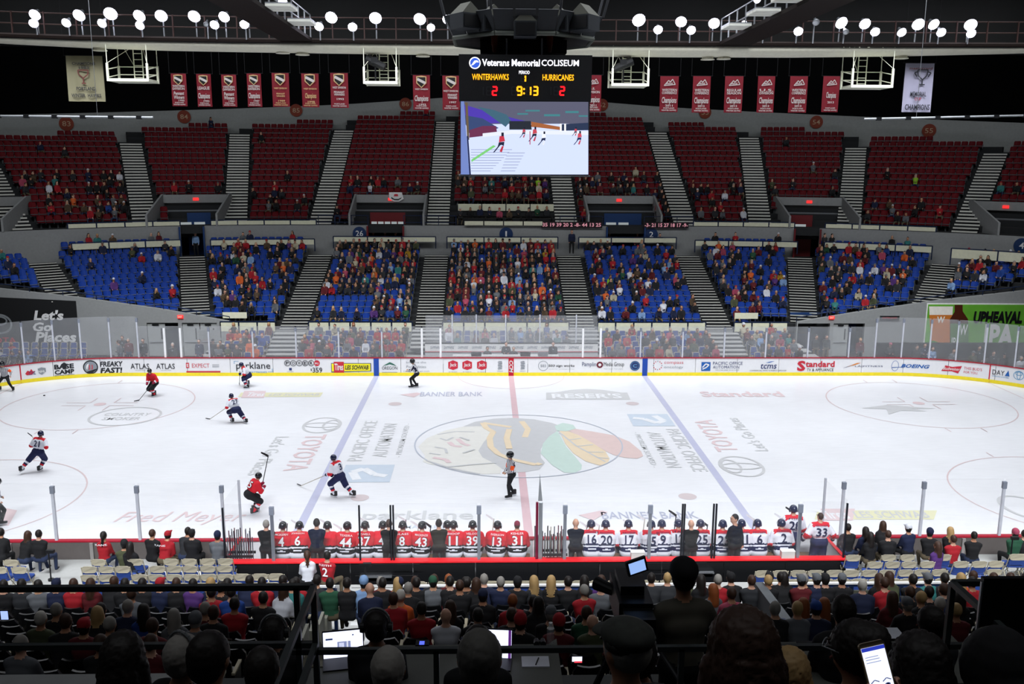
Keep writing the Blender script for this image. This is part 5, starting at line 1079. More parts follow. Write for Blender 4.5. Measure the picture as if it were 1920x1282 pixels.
    if head == 'short': e(Hh+HR @ V((0, -.018, .02)), (.081, .095, .107), 'hair', HR)
    elif head == 'bald': pass
    elif head == 'long':
        e(Hh+HR @ V((0, -.02, .02)), (.088, .1, .11), 'hair', HR); c(Hh+HR @ V((0, -.05, -.02)), Hh+HR @ V((0, -.09, -.22)), .085, .06, 'hair'); c(Hh+HR @ V((-.06, -.03, -.02)), Hh+HR @ V((-.07, -.03, -.18)), .035, .03, 'hair'); c(Hh+HR @ V((.06, -.03, -.02)), Hh+HR @ V((.07, -.03, -.18)), .035, .03, 'hair')
    elif head == 'tail': e(Hh+HR @ V((0, -.018, .02)), (.083, .096, .108), 'hair', HR); c(Hh+HR @ V((0, -.1, .0)), Hh+HR @ V((0, -.12, -.22)), .035, .02, 'hair')
    elif head == 'cap': e(Hh+HR @ V((0, -.018, .0)), (.079, .093, .1), 'hair', HR); e(Hh+HR @ V((0, -.01, .04)), (.088, .103, .085), 'hat', HR); e(Hh+HR @ V((0, .12, .045)), (.06, .07, .012), 'hat', HR)
    elif head == 'beanie': e(Hh+HR @ V((0, -.018, -.02)), (.079, .09, .09), 'hair', HR); e(Hh+HR @ V((0, -.015, .045)), (.092, .106, .1), 'hat', HR)
    elif head == 'hood': e(Hh+HR @ V((0, -.03, .01)), (.115, .12, .135), 'hat', HR); c(Hh+HR @ V((0, -.05, -.05)), neck, .1, .12, 'hat')
    hs = 1.0 if hk else 1.17
    for i in range(n0, len(P_)):
        p = P_[i]
        if p[0] == 'c': P_[i] = ('c', Hh+(p[1]-Hh)*hs, Hh+(p[2]-Hh)*hs, p[3]*hs, p[4]*hs, p[5])
        else: P_[i] = ('e', Hh+(p[1]-Hh)*hs, p[2]*hs, p[3], p[4])
    g['hs'] = hs
    if s != 1.:
        for i, p in enumerate(P_): P_[i] = (p[0], p[1]*s, p[2]*s, p[3]*s, p[4]*s, p[5]) if p[0] == 'c' else (p[0], p[1]*s, p[2]*s, p[3], p[4])
        for k in ('head', 'haL', 'haR', 'anL', 'anR', 'sc', 'pel'): g[k] = g[k]*s
    g['s'] = s
    return P_, g
def prim_mesh(prims):
    mb = MB()
    for p in prims:
        if p[0] == 'c':
            a, b, ra, rb = p[1:5]; mb.ell(a, (ra,)*3, 0, 10, 6); mb.ell(b, (rb,)*3, 0, 10, 6)
            if (b-a).length > 1e-4: mb.tube(a, b, ra, 0, 10, rb)
        else: mb.ell(p[1], p[2], 0, 14, 8, p[3].to_4x4())
    return mb
QUE = []
def queue(key, prims, voxel, keys, smooth=4, deci=None): QUE.append((key, prims, voxel, keys, smooth, deci))
def flush():
    obs = []
    for key, prims, voxel, keys, smooth, deci in QUE:
        o = prim_mesh(prims).obj('q', []); m = o.modifiers.new('r', 'REMESH'); m.mode = 'VOXEL'; m.voxel_size = voxel; m.adaptivity = 0
        m = o.modifiers.new('s', 'SMOOTH'); m.iterations = smooth; m.factor = .5
        if deci: m = o.modifiers.new('d', 'DECIMATE'); m.ratio = deci
        obs.append(o)
    dg = bpy.context.evaluated_depsgraph_get(); out = {}
    for o, (key, prims, voxel, keys, smooth, deci) in zip(obs, QUE):
        me = bpy.data.meshes.new_from_object(o.evaluated_get(dg)); n = len(me.polygons); c = np.zeros(n*3); me.polygons.foreach_get('center', c); c = c.reshape(-1, 3)
        best = np.full(n, 1e9); idx = np.zeros(n, int)
        for p in prims:
            if p[0] == 'c':
                a, b = np.array(p[1]), np.array(p[2]); ab = b-a; L = max(ab @ ab, 1e-9); t = np.clip(((c-a) @ ab)/L, 0, 1); d = np.linalg.norm(c-a-t[:, None]*ab, axis=1)-(p[3]+(p[4]-p[3])*t); k = p[5]
            else:
                q = (c-np.array(p[1])) @ np.array(p[3]); r = np.array(p[2]); d = (np.linalg.norm(q/r, axis=1)-1)*r.min(); k = p[4]
            m = d < best; best[m] = d[m]; idx[m] = keys.index(k) if k in keys else keys.index('top')
        me.materials.clear()
        for _ in keys: me.materials.append(None)
        me.polygons.foreach_set('material_index', idx.astype(int).tolist()); me.polygons.foreach_set('use_smooth', [True]*n); me.name = 'figure'; me.update(); out[key] = me
    for o in obs: bpy.data.objects.remove(o)
    QUE.clear(); return out
def setm(me, mats):
    for i, m in enumerate(mats): me.materials[i] = m
    return me
# palettes
SKIN = [mat('skin_light', 'c99a82', .55), mat('skin_mid', 'a8785c', .55), mat('skin_tan', 'b98a6c', .55)]
HAIRC = {'dark': mat('hair_dark', '17110e', .6), 'brown': mat('hair_brown', '3a2418', .6), 'grey': mat('hair_grey', '8a8680', .7), 'blond': mat('hair_blond', 'a8895a', .6), 'ginger': mat('hair_ginger', '8a4a22', .6), 'white': mat('hair_white', 'b8b4ac', .7), 'dim': mat('hair_dim_grey', '55534f', .7)}
TOPC = {'black': 'cloth_black,121215', 'dark grey': 'cloth_dgrey,24262a', 'grey': 'cloth_grey,5c5f64', 'white': 'cloth_white,c8cad2', 'red': 'cloth_red,9a1420', 'dark red': 'cloth_dred,561018', 'navy': 'cloth_navy,141d3a', 'blue': 'cloth_blue,183c84', 'light blue': 'cloth_lblue,7897c0', 'brown': 'cloth_brown,4a3a2a', 'olive': 'cloth_olive,41462f', 'teal': 'cloth_teal,2c706e', 'purple': 'cloth_purple,4c2a6a', 'pink': 'cloth_pink,a04058', 'orange': 'cloth_orange,c85a24', 'yellow': 'cloth_yellow,a8801c', 'lime': 'cloth_lime,8aba2c', 'cream': 'cloth_cream,b0a890', 'green': 'cloth_green,1e4a34', 'khaki': 'cloth_khaki,4e4a40'}
TOPM = {k: mat(*v.split(','), .85, 0, .2) for k, v in ((k, v) for k, v in TOPC.items())} if False else {k: mat(v.split(',')[0], v.split(',')[1], .85, 0., .2) for k, v in TOPC.items()}
PANT = [mat('jeans', '26324e', .85), mat('trousers_black', '131417', .85), mat('trousers_khaki', '5c5240', .85)]
SHOE = mat('shoe_dark', '151516', .6); CRESTM = mat('jersey_crest', '9a7a4a', .7); ORANGE = mat('armband_orange', 'ff5a14', .6)
CK = ['skin', 'hair', 'hat', 'top', 'crest', 'pants', 'shoe']
SITS = {'a': dict(pel=(0, -.02, .55), lean=4, hL=(-.12, .33, .62), hR=(.12, .33, .62), fL=(-.12, .42, .08), fR=(.12, .42, .08)),
        'b': dict(pel=(0, -.0, .55), lean=22, hL=(-.06, .42, .68), hR=(.06, .42, .70), fL=(-.16, .40, .08), fR=(.16, .40, .08), hp=-10),
        'c': dict(pel=(0, -.03, .55), lean=0, hL=(.05, .24, .82), hR=(-.05, .22, .78), fL=(-.1, .45, .08), fR=(.2, .36, .08), hy=14),
        'd': dict(pel=(0, -.02, .55), lean=6, roll=5, hL=(-.1, .25, .98), hR=(.14, .32, .62), fL=(-.12, .42, .08), fR=(.12, .42, .08), hy=-18)}
HEADS = ['short', 'long', 'cap', 'beanie', 'bald', 'tail']
for pk, pose in SITS.items():
    for h in HEADS:
        if pk == 'd' and h not in ('short', 'long', 'cap'): continue
        pr_, _ = human(**pose, head=h, wear='woman' if h in ('long', 'tail') else 'casual', fingers=False); queue(('sit', pk, h), pr_, .034, CK, 3)
    for h in ('short', 'long', 'cap'):
        if pk == 'd': continue
        pr_, _ = human(**pose, head=h, wear='woman' if h == 'long' else 'casual', fingers=False); queue(('low', pk, h), pr_, .05, CK, 2, .16)
for k, kw in (('stand_a', dict(hL=(-.22, .1, .85), hR=(.22, .1, .85))), ('stand_b', dict(hL=(-.1, .25, 1.1), hR=(.1, .25, 1.12), lean=5))):
    for h in ('short', 'long', 'cap', 'bald'): pr_, _ = human(**kw, head=h, wear='suit' if h in ('short', 'bald') else 'casual', fingers=False); queue((k, '', h), pr_, .034, CK+['shirt'], 3)
# ---- players and officials on the ice
HK = ['skin', 'hair', 'top', 'yoke', 'low', 'hem1', 'hem2', 'glove', 'pants', 'sock', 'stripe', 'stripe2']
RK = ['skin', 'hair', 'hat', 'top', 'crest', 'band', 'pants', 'shoe']
def M_(n, c_, **k): return mat(n, c_, .8, 0., .08, **k)
JR, JW, JB, JN, JV = M_('jersey_red', 'd0182a'), M_('jersey_white', 'e4e6f0'), M_('jersey_black', '111318'), M_('jersey_navy', '141c48'), M_('jersey_maroon', '8a1238')
TEAM = {'R': [SKIN[0], HAIRC['brown'], JR, JR, JR, JW, JB, JV, JB, JR, JW, JB], 'W': [SKIN[0], HAIRC['brown'], JW, JR, JR, JW, JN, JN, JN, JW, JN, JR]}
def stripes():
    if 'ref_stripes' in _m: return _m['ref_stripes']
    m = mat('ref_stripes', 'e8e8ec', .8); nt = m.node_tree; b = nt.nodes['Principled BSDF']; tc = nt.nodes.new('ShaderNodeTexCoord'); sp_ = nt.nodes.new('ShaderNodeSeparateXYZ'); nt.links.new(tc.outputs['Object'], sp_.inputs[0])
    a = nt.nodes.new('ShaderNodeMath'); a.operation = 'MULTIPLY'; a.inputs[1].default_value = 105; nt.links.new(sp_.outputs[0], a.inputs[0])
    y = nt.nodes.new('ShaderNodeMath'); y.operation = 'MULTIPLY_ADD'; y.inputs[1].default_value = 70; nt.links.new(sp_.outputs[1], y.inputs[0]); nt.links.new(a.outputs[0], y.inputs[2])
    s = nt.nodes.new('ShaderNodeMath'); s.operation = 'SINE'; nt.links.new(y.outputs[0], s.inputs[0]); g = nt.nodes.new('ShaderNodeMath'); g.operation = 'GREATER_THAN'; g.inputs[1].default_value = .0; nt.links.new(s.outputs[0], g.inputs[0])
    mx = nt.nodes.new('ShaderNodeMix'); mx.data_type = 'RGBA'; mx.inputs[6].default_value = (.8, .8, .84, 1); mx.inputs[7].default_value = (.015, .015, .04, 1); nt.links.new(g.outputs[0], mx.inputs[0]); nt.links.new(mx.outputs[2], b.inputs['Base Color'])
    return m
REFM = [SKIN[0], HAIRC['dark'], JB, stripes(), stripes(), ORANGE, JB, SHOE]
REFN = REFM[:5]+[stripes()]+REFM[6:]
HELM = {'R': mat('helmet_black', '101218', .25, spec=.6), 'W': mat('helmet_navy', '121a40', .25, spec=.6), 'F': mat('helmet_black', '')}
VIS = glassmat('visor', .12)
def sz(u, v, hv):
    p = PZ(u, v); return p
ICEP = [
 ('ref1', 'official', (12, 733), PI, dict(pel=(0, 0, .80), lean=12, hL=(-.34, .12, .82), hR=(.34, .12, .82), fL=(-.40, .05, .12), fR=(.38, -.05, .12), toeL=15, toeR=-15, wear='ref', head='bald'), 'F', None, 'referee with orange armbands standing at the left end of the ice'),
 ('red_a', 'player', (290, 742), PI*.86, dict(pel=(0, -.05, .72), lean=24, hL=(-.26, .32, .78), hR=(.05, .42, .72), fL=(-.12, .15, .12), fR=(.14, -.12, .12), wear='hockey', head='bald'), 'R', None, 'red team player in the left faceoff circle carrying his stick low'),
 ('white_a', 'player', (465, 725), PI*.62, dict(pel=(0, -.08, .66), lean=34, hL=(-.2, .42, .82), hR=(.12, .38, .70), fL=(-.45, .1, .12), fR=(.5, -.05, .12), wear='hockey', head='bald'), 'W', None, 'white team player crouching wide by the far boards'),
 ('p27', 'player', (443, 793), .75, dict(pel=(0, -.05, .66), lean=36, hL=(-.28, .38, .72), hR=(.02, .40, .76), fL=(-.10, .18, .12), fR=(.28, -.42, .14), wear='hockey', head='bald'), 'W', '27', 'white team player number 27 gliding with stick reached out left'),
 ('p21', 'player', (75, 884), -.15, dict(pel=(0, 0, .82), lean=14, roll=6, hL=(-.24, .3, .98), hR=(.26, .18, .95), fL=(-.52, -.38, .22), fR=(-.02, .02, .12), wear='hockey', head='bald'), 'W', '21', 'white team player number 21 striding away at the far left'),
 ('p25', 'player', (475, 962), -.95, dict(pel=(0, -.12, .72), lean=34, hL=(-.05, .42, 1.02), hR=(.12, .40, .95), fL=(-.12, .10, .12), fR=(.12, -.04, .12), wear='hockey', head='bald'), 'R', '25', 'red team player number 25 bent forward with stick raised'),
 ('p3', 'player', (636, 931), 1.05, dict(pel=(0, -.05, .80), lean=22, hL=(-.28, .34, .88), hR=(-.05, .36, .66), fL=(-.12, .12, .12), fR=(.22, -.48, .14), wear='hockey', head='bald'), 'W', '3', 'white team player number 3 turning with stick flat to the left'),
 ('ref2', 'official', (959, 932), 2.0, dict(pel=(0, 0, .92), lean=4, hL=(-.08, .3, 1.0), hR=(.06, .30, .98), fL=(-.1, .14, .12), fR=(.12, -.14, .12), wear='ref', head='bald'), 'F', None, 'referee with orange armband standing beside the centre red line'),
 ('lines', 'official', (778, 727), 1.45, dict(pel=(0, -.12, .80), lean=20, hL=(-.16, .42, .96), hR=(.1, .42, .98), fL=(-.1, .16, .12), fR=(.14, -.06, .12), wear='ref', head='bald'), 'F', None, 'linesman crouching in striped shirt by the far boards'),
 ('lines2', 'official', (-4, 988), -1.2, dict(pel=(0, 0, .88), lean=8, hL=(-.25, .2, .95), hR=(.25, .2, .95), fL=(-.14, .1, .12), fR=(.14, -.1, .12), wear='ref', head='bald'), 'F', None, 'linesman partly cut off by the lower left edge of the ice')]
INFO = {}
for k, cat, px, rz, kw, team, num, lb in ICEP:
    pr_, g = human(**kw); INFO[k] = g; queue(k, pr_, .022, HK if kw['wear'] == 'hockey' else RK, 4)
BSIT = dict(pel=(0, 0, .56), lean=14, hL=(-.14, .36, .66), hR=(.16, .36, .66), fL=(-.15, .40, .12), fR=(.15, .40, .12), wear='hockey', head='bald')
for k, kw in (('bench_a', BSIT), ('bench_b', dict(BSIT, lean=20, hy=16)), ('bench_c', dict(BSIT, lean=8, hy=-20, roll=4))): pr_, g = human(**kw); INFO[k] = g; queue(k, pr_, .024, HK, 4)
pr_, g = human(**dict(BSIT, head='cap')); INFO['bench_cap'] = g; queue('bench_cap', pr_, .024, HK[:2]+['hat']+HK[2:], 4)
pr_, g = human(pel=(0, 0, .93), lean=3, hy=25, hL=(-.42, .12, .95), hR=(.42, .12, .95), wear='hockey', head='short', s=1.02); INFO['goalie'] = g; queue('goalie', pr_, .024, HK, 4)
pr_, g = human(pel=(0, 0, .93), lean=4, hL=(-.3, .2, .9), hR=(.3, .2, .9), wear='hockey', head='bald'); INFO['bench_up'] = g; queue('bench_up', pr_, .024, HK, 4)
for k, kw in (('coach_a', dict(head='short', hL=(.06, .22, 1.14), hR=(-.06, .22, 1.12))), ('coach_b', dict(head='bald', hL=(.06, .22, 1.14), hR=(-.06, .22, 1.12))), ('coach_c', dict(head='short', hL=(-.1, .25, 1.1), hR=(.24, .05, .82), hy=70, twist=35))):
    pr_, g = human(**kw, wear='suit'); INFO[k] = g; queue(k, pr_, .022, CK+['shirt'], 4)
SK = mat('skate_boot', '16171b', .4); BLD = mat('skate_blade', 'e8eaf0', .3, .3)
skm = MB().prism([(-.045, -.1), (.045, -.1), (.05, .05), (.04, .15), (.0, .185), (-.04, .15), (-.05, .05)], -.05, .01, 0).box((-.045, -.1, 0), (.045, .03, .12), 0).box((-.012, -.12, -.11), (.012, .19, -.05), 1).mesh('skate', [SK, BLD])
hl = MB().ell((0, -.008, .018), (.108, .128, .115), 0, 16, 10); hl.ell((-.1, .0, -.03), (.02, .04, .05), 0, 8, 6); hl.ell((.1, .0, -.03), (.02, .04, .05), 0, 8, 6)
vis = MB(); vis.add([(x*.105*1.02, .02+.115*math.sqrt(max(0, 1-x*x*.75)), z) for z in (.03, -.04) for x in (-1, -.5, 0, .5, 1)], [(i, i+1, 6+i, 5+i) for i in range(4)])
hmesh = {k: hl.mesh('helmet', HELM[k], True) for k in HELM}; vmesh = vis.mesh('visor', VIS)
fm = MB()
for x in (-.03, .03): fm.ell((x, .086, .012), (.011, .006, .007), 0, 8, 4); fm.box((x-.015, .085, .028), (x+.015, .094, .034), 1)
fm.box((-.024, .082, -.062), (.024, .09, -.054), 2); face_me = fm.mesh('face', [mat('eye_dark', '1a1412', .3), mat('brow_brown', '2c1c14', .7), mat('lip', '8a4a44', .6)])
def headparts(o, g, helmet=None, face=True):
    T = Matrix.Translation(g['head']) @ g['HR'].to_4x4() @ Matrix.Scale(g.get('s', 1)*g.get('hs', 1), 4)
    if helmet: h = link('helmet', hmesh[helmet], o); h.matrix_local = T; v_ = link('visor', vmesh, h); v_.matrix_local = Matrix.Identity(4)
    if face: h = link('face', face_me, o); h.matrix_local = T
def skates(o, g):
    for a, tk in (('anL', 'toeL'), ('anR', 'toeR')):
        s = link('skate', skm, o); s.location = g[a]; s.rotation_euler.z = math.radians(g[tk])
_numm = {}
def number(o, g, num, name, m_num, small=None, rad=.27, up=-.13, wd=None, dark=None):
    """lettering bent round the upper back"""
    U, S, F, sc_ = g['U'], g['S'], g['F'], g['sc']*1.
    k = (num, name, round(lean_of(g), 2), m_num.name)
    def fn(a, b): p = sc_+U*(b+up)-F*(.195 if g['wear'] == 'hockey' else .165)+S*a; return p+F*(a*a*1.2)
    w_ = wd or (.31 if len(num) == 2 and '1' not in num else (.24 if len(num) == 2 else (.07 if num == '1' else .15)))
    if num:
        if dark: text(num, w_*1.12, .275, lambda a, b: V(fn(a, b))+F*.004, dark, 'number_edge', o, .055, x0=-w_*.56, y0=-.137)
        t = text(num, w_, .25, fn, m_num, 'number', o, .04, x0=-w_/2, y0=-.125)
    if name: text(name, .34, .055, fn, small or m_num, 'name_lettering', o, .02, x0=-.17, y0=.16)
def lean_of(g): return math.atan2(g['U'].y, g['U'].z)
def figure(name, me, mats, label, cat, loc, rz, group=None, s=1.):
    o = link(name, me, None, loc, rz); tag(o, label, cat, group)
    if s != 1.: o.scale = (s,)*3
    for i, m in enumerate(mats):
        if i < len(me.materials):
            o.material_slots[i].link = 'OBJECT'; o.material_slots[i].material = m
    return o
STK = {'R': mat('stick_dark', '1c1a1e', .4), 'W': mat('stick_light', 'b9b4a8', .5), 'M': mat('stick_maroon', '5a1024', .4), 'G': mat('stick_grey', '5c6066', .4)}
TAPE = mat('tape_white', 'e2e2e6', .7)
def stick(a, b, label, m_='R', blade='W', bdir=None, grp=None):
    """shaft from butt a to heel b, blade beyond b"""
    a, b = V(a), V(b); t = thing('hockey_stick', label, 'hockey stick', tuple(b), 0, grp)
    MB().tube(a-b, (0, 0, 0), .016, 0, 6).obj('shaft', STK[m_], t)
    d = V(bdir) if bdir else V(((b-a).x, (b-a).y, 0)).normalized(); d = d.normalized(); u = (a-b).normalized(); n = d.cross(u).normalized()*.012
    mb = MB(); q = [V((0, 0, 0)), d*.14+u*.0, d*.28+u*.02, d*.29+u*.07, d*.14+u*.07, u*.08]
    mb.add([*[p-n for p in q], *[p+n for p in q]], [(0, 1, 2, 3, 4, 5), (11, 10, 9, 8, 7, 6)]+[(i, (i+1) % 6, 6+(i+1) % 6, 6+i) for i in range(6)]); mb.obj('blade', TAPE if blade == 'W' else STK['R'], t)
    return t
FIG = flush()
for k in ('sit', 'low'): pass
white_num, navy_num, black_num = M_('number_white', 'f0f0f4'), JN, JB
STKPX = {'red_a': (260, 752), 'p27': (393, 787), 'p3': (564, 912), 'white_a': (449, 722)}
for k, cat, px, rz, kw, team, num, lb in ICEP:
    g = INFO[k]; p = PZ(*px); me = FIG[k]; hk = kw['wear'] == 'hockey'
    o = figure('hockey_player' if hk else ('referee' if 'referee' in lb else 'linesman'), me, TEAM[team] if hk else (REFM if k in ('ref1', 'ref2') else REFN), lb, cat, tuple(p), rz)
    headparts(o, g, team); 
    skates(o, g)
    if num: number(o, g, num, {'27': 'DUBE', '21': 'MCNEIL', '25': 'TURGEON'}.get(num) if False else None, navy_num if team == 'W' else white_num, dark=JB if team == 'R' else None)
    Mw = Matrix.Translation(p) @ Matrix.Rotation(rz, 4, 'Z'); hl_, hr_ = Mw @ g['haL'], Mw @ g['haR']
    if k in STKPX:
        b = V(PZ(*STKPX[k])); b.z = .03; d = (b-hl_).normalized(); stick(hl_-d*.25, b, 'hockey stick of the '+{'red_a': 'red player in the left circle', 'p27': 'white player number twenty-seven', 'p3': 'white player turning near the red team bench', 'white_a': 'white player by the far boards'}[k], 'W' if k in ('p27', 'p3') else 'R', 'B')
    elif k == 'p25': b = hl_+V((.22, .1, 1.0)); stick(hl_-V((.06, .03, .25)), b, 'raised stick of the red player number 25', 'R', 'B', (-.6, 0, .35))
    elif k == 'p21': b = hl_+V((-.45, .6, .22)); stick(hl_-V((-.2, .3, .1)), b, 'stick of the white player number 21', 'W', 'B', (-.6, .3, .3))
b = PZ(83, 742); t = tag(MB().tube((0, 0, 0), (0, 0, .035), .05, 0, 14).obj('puck', BLACK, None, False, (b[0], b[1], .01)), 'black puck sliding on the ice inside the left faceoff circle', 'puck')
# ================================================================ NEAR SIDE: BENCHES
BF = .45   # bench floor height
BY = -14.75
xl, xr = PY(420, 1050, BY)[0], PY(1586, 1046, BY)[0]
BN = thing('bench_box', 'long bench enclosure with bright red top rail facing the near stands', 'barrier')
BRED = mat('bench_red', 'e8262e', .35); BBLK = mat('bench_black', '0e0f12', .5); BGRY = mat('bench_grey', '8e9094', .6)
MB().box((xl, BY-.12, 1.13), (xr, BY+.14, 1.17)).obj('top_rail', BRED, BN)
n_ = 10
for i in range(n_): MB().box((xl+(xr-xl)*i/n_+.01, BY-.08, .3), (xl+(xr-xl)*(i+1)/n_-.01, BY-.0, 1.13)).obj('panel', BBLK, BN)
MB().box((xl, BY, 0), (xr, -13.1, BF)).obj('floor_deck', BGRY, BN)
for x in (xl, xr-.06): MB().box((x, BY, BF), (x+.06, -13.08, 1.13)).obj('side_panel', PANELM, BN); MB().box((x-.02, BY, 1.13), (x+.08, -13.05, 1.17)).obj('side_rail', BRED, BN)
a_, b_ = PY(675, 1072, BY-.1), PY(735, 1072, BY-.1); MB().box((a_[0], BY-.2, .72), (b_[0], BY-.09, .76)).obj('ledge', STEEL, BN)
a_, b_ = PY(1305, 1066, BY-.1), PY(1338, 1066, BY-.1); MB().box((a_[0], BY-.2, .78), (b_[0], BY-.09, .82)).obj('ledge', STEEL, BN)
xm = PY(1007, 1040, -14.)[0]
MB().box((xm-.04, BY+.05, BF), (xm+.04, -13.1, 1.5)).obj('divider', BBLK, BN)
for n_, (a, b) in enumerate(((xl+1.2, xm-.2), (xm+1.1, xr-.3))):
    t = thing('player_bench', 'long wooden bench under the '+('red' if n_ == 0 else 'white')+' team players', 'bench'); MB().box((a, -14.05, BF+.38), (b, -13.7, BF+.43)).obj('seat', mat('bench_wood', '6a5038', .6), t)
    for k in range(5): x = a+(b-a)*(k+.1)/4.4; MB().box((x, -14.0, BF), (x+.06, -13.75, BF+.38)).obj('leg', DARK, t)
bg = thing('bench_glass', 'clear glass panes on dark and steel posts behind the players', 'glass screen')
zt = 2.86
bpost = [(420, 'd'), (511, 's'), (674.5, 'd'), (733, 'd'), (738, 'd'), (898, 's'), (1059, 's'), (1218, 's'), (1278, 'd'), (1282, 'd'), (1336, 'd'), (1341, 'd'), (1498, 's'), (1584.5, 'd')]
PB = lambda u: PY(u, 1000, BY)[0]
for u, k in bpost:
    x = PB(u); w_ = .055 if k == 's' else .022
    if k == 's': MB().box((x-.045, BY-.03, 1.17), (x+.045, BY+.03, zt-.12)).obj('glass_post', mat('post_steel', '9a9ea8', .3, .6), bg); MB().box((x-.065, BY-.04, zt-.32), (x+.065, BY+.04, zt-.08)).obj('post_cap', CAPM, bg)
    else: MB().box((x-.024, BY-.025, 1.17), (x+.024, BY+.025, zt-.05 if u > 430 else 2.75)).obj('glass_post', mat('post_dark', '2c2e34', .3, .5), bg)
us = sorted([u for u, _ in bpost]+[1008])
for a, b in zip(us, us[1:]):
    if b-a > 15: MB().box((PB(a)+.04, BY-.006, 1.17), (PB(b)-.04, BY+.006, zt)).obj('glass_pane', GLN, bg)
for n_, (u0, u1) in enumerate(((420, 441), (1584, 1560))):
    t = thing('bench_end_glass', 'glass pane closing the '+('left' if n_ == 0 else 'right')+' end of the benches', 'glass screen'); x = PB(u0)
    MB().box((x-.01, BY, 1.17), (x+.01, -13.0, 2.9)).obj('glass_pane', GLE, t); MB().box((x-.03, -13.05, 1.1), (x+.03, -12.99, 2.95)).obj('glass_post', POST, t)
t = thing('divider_post', 'tall maroon and steel post with pointed tip between the benches', 'post'); MB().box((xm-.09, BY+.0, 1.17), (xm-.02, BY+.08, 2.86)).obj('maroon_post', mat('maroon_pad', '6a1230', .4), t)
MB().box((xm-.01, BY, 1.17), (xm+.1, BY+.06, 2.86)).obj('steel_post', STEEL, t); mb = MB(); mb.add([(xm-.02, -14.6, 2.86), (xm+.1, -14.6, 2.86), (xm+.1, -14.55, 2.86), (xm-.02, -14.55, 2.86), (xm+.03, -14.4, 3.6)], [(0, 1, 4), (1, 2, 4), (2, 3, 4), (3, 0, 4), (0, 3, 2, 1)]); mb.obj('pointed_tip', STEEL, t)
# bench players
REDS = [(528, 996, '4', 'MCKERN', 'a'), (558, 996, '6', 'JOHNSON', 'b'), (612, 997, '', '', 'a'), (647, 994, '44', 'TEXEIRA', 'c'), (683, 996, '37', 'NEWELL', 'a'), (716, 998, '4', '', 'b'), (754, 993, '8', 'GLASS', 'a'), (788, 996, '43', 'MACKENZIE', 'c'), (838, 997, '', '', 'b'), (850, 994, '11', 'SHOOP', 'a'), (886, 989, '39', 'VELOSO', 'a'), (930, 990, '13', 'IVERSON', 'c')]
def bench_player(u, v_, num, nm, pk, team, yy=-13.95, me_k=None, label=''):
    k = me_k or 'bench_'+pk; g = INFO[k]; x, _, z = PY(u, v_, yy); z0 = BF
    o = figure('hockey_player', FIG[k], TEAM[team], label, 'player', (x, yy, z0-.04), 0, 'players on the '+('red' if team == 'R' else 'white')+' bench', 1.1)
    headparts(o, g, team, False)
    if num: number(o, g, num, nm, white_num if team == 'R' else navy_num, dark=JB if team == 'R' else None, small=white_num if team == 'R' else navy_num)
    skates(o, g)
    return o
for i, (u, v_, num, nm, pk) in enumerate(REDS):
    who = 'number '+num+' on his back' if num else 'mostly hidden behind a coach'
    bench_player(u, v_, num, nm, pk, 'R', label='seated red jersey player, '+who+', '+ORD[i]+' from left on bench')
g = INFO['bench_cap']; x = PY(970, 990, -14.05)[0]; o = figure('hockey_player', FIG['bench_cap'], TEAM['R'][:2]+[mat('cap_maroon', '7a1034', .7)]+TEAM['R'][2:], 'seated red jersey goalie number 31 in a maroon cap', 'player', (x, -14.05, BF), 0, 'players on the red bench', 1.1); number(o, g, '31', 'KEHLER', white_num, dark=JB, wd=.27)
WHS = [(1110, 998, '16', 'LINDGREN', 'b'), (1137, 997, '20', 'PANKEWICZ', 'a'), (1180, 992, '17', 'KROEKER', 'a'), (1219, 996, '15', 'VALLERAND', 'c'), (1243, 989, '9', 'ESTEPHAN', 'a'), (1275, 992, '12', 'TAIT', 'b'), (1316, 989, '25', 'FRANKLIN', 'a'), (1354, 990, '23', 'JOSEPH', 'c'), (1394, 987, '11', 'LIZANEC', 'a'), (1424, 987, '6', 'DECHAINE', 'a'), (1470, 993, '2', 'HUDSON', 'b')]
for i, (u, v_, num, nm, pk) in enumerate(WHS): bench_player(u, v_, num, nm, pk, 'W', label='seated white jersey player, number '+num+' on his back, '+ORD[i]+' from left')
o = bench_player(1488, 975, '28', 'FISER', '', 'W', -13.6, 'bench_up', 'white jersey player number 28 standing behind a glass post'); o.location.z = BF-.12
g = INFO['goalie']; x = PY(1540, 960, -14.25)[0]; o = figure('hockey_player', FIG['goalie'], TEAM['W'], 'bareheaded white team goalie number 33 standing at right bench end', 'player', (x, -14.25, BF), 0, None, 1.03); headparts(o, g, None); number(o, g, '33', 'GILCHRIST', navy_num); skates(o, g)
SUIT = {'navy': mat('suit_navy', '0b1020', .9, spec=.1), 'dark': mat('suit_dark', '08090c', .9, spec=.1), 'brown': mat('suit_brown', '2c2924', .9, spec=.1), 'blue': mat('suit_blue', '0d1730', .9, spec=.1)}
def coach(u, k, suit, hair, label, y=-14.42, rz=0, s=1.):
    x = PY(u, 980, y)[0]; o = figure('person', FIG[k], [SKIN[0], HAIRC[hair], SUIT[suit], SUIT[suit], SUIT[suit], PANT[1], SHOE, TOPM['white']], label, 'person', (x, y, BF), rz, None, s); headparts(o, INFO[k], None); return o
coach(498, 'coach_a', 'dark', 'grey', 'grey haired coach in a dark suit standing at left bench end')
coach(593, 'coach_a', 'blue', 'dark', 'tall coach in a navy suit behind the red bench', s=1.02); coach(729, 'coach_a', 'dark', 'brown', 'coach in a black suit standing beside double glass posts'); coach(823, 'coach_a', 'brown', 'dark', 'coach in a brown suit standing behind the red bench', rz=.15)
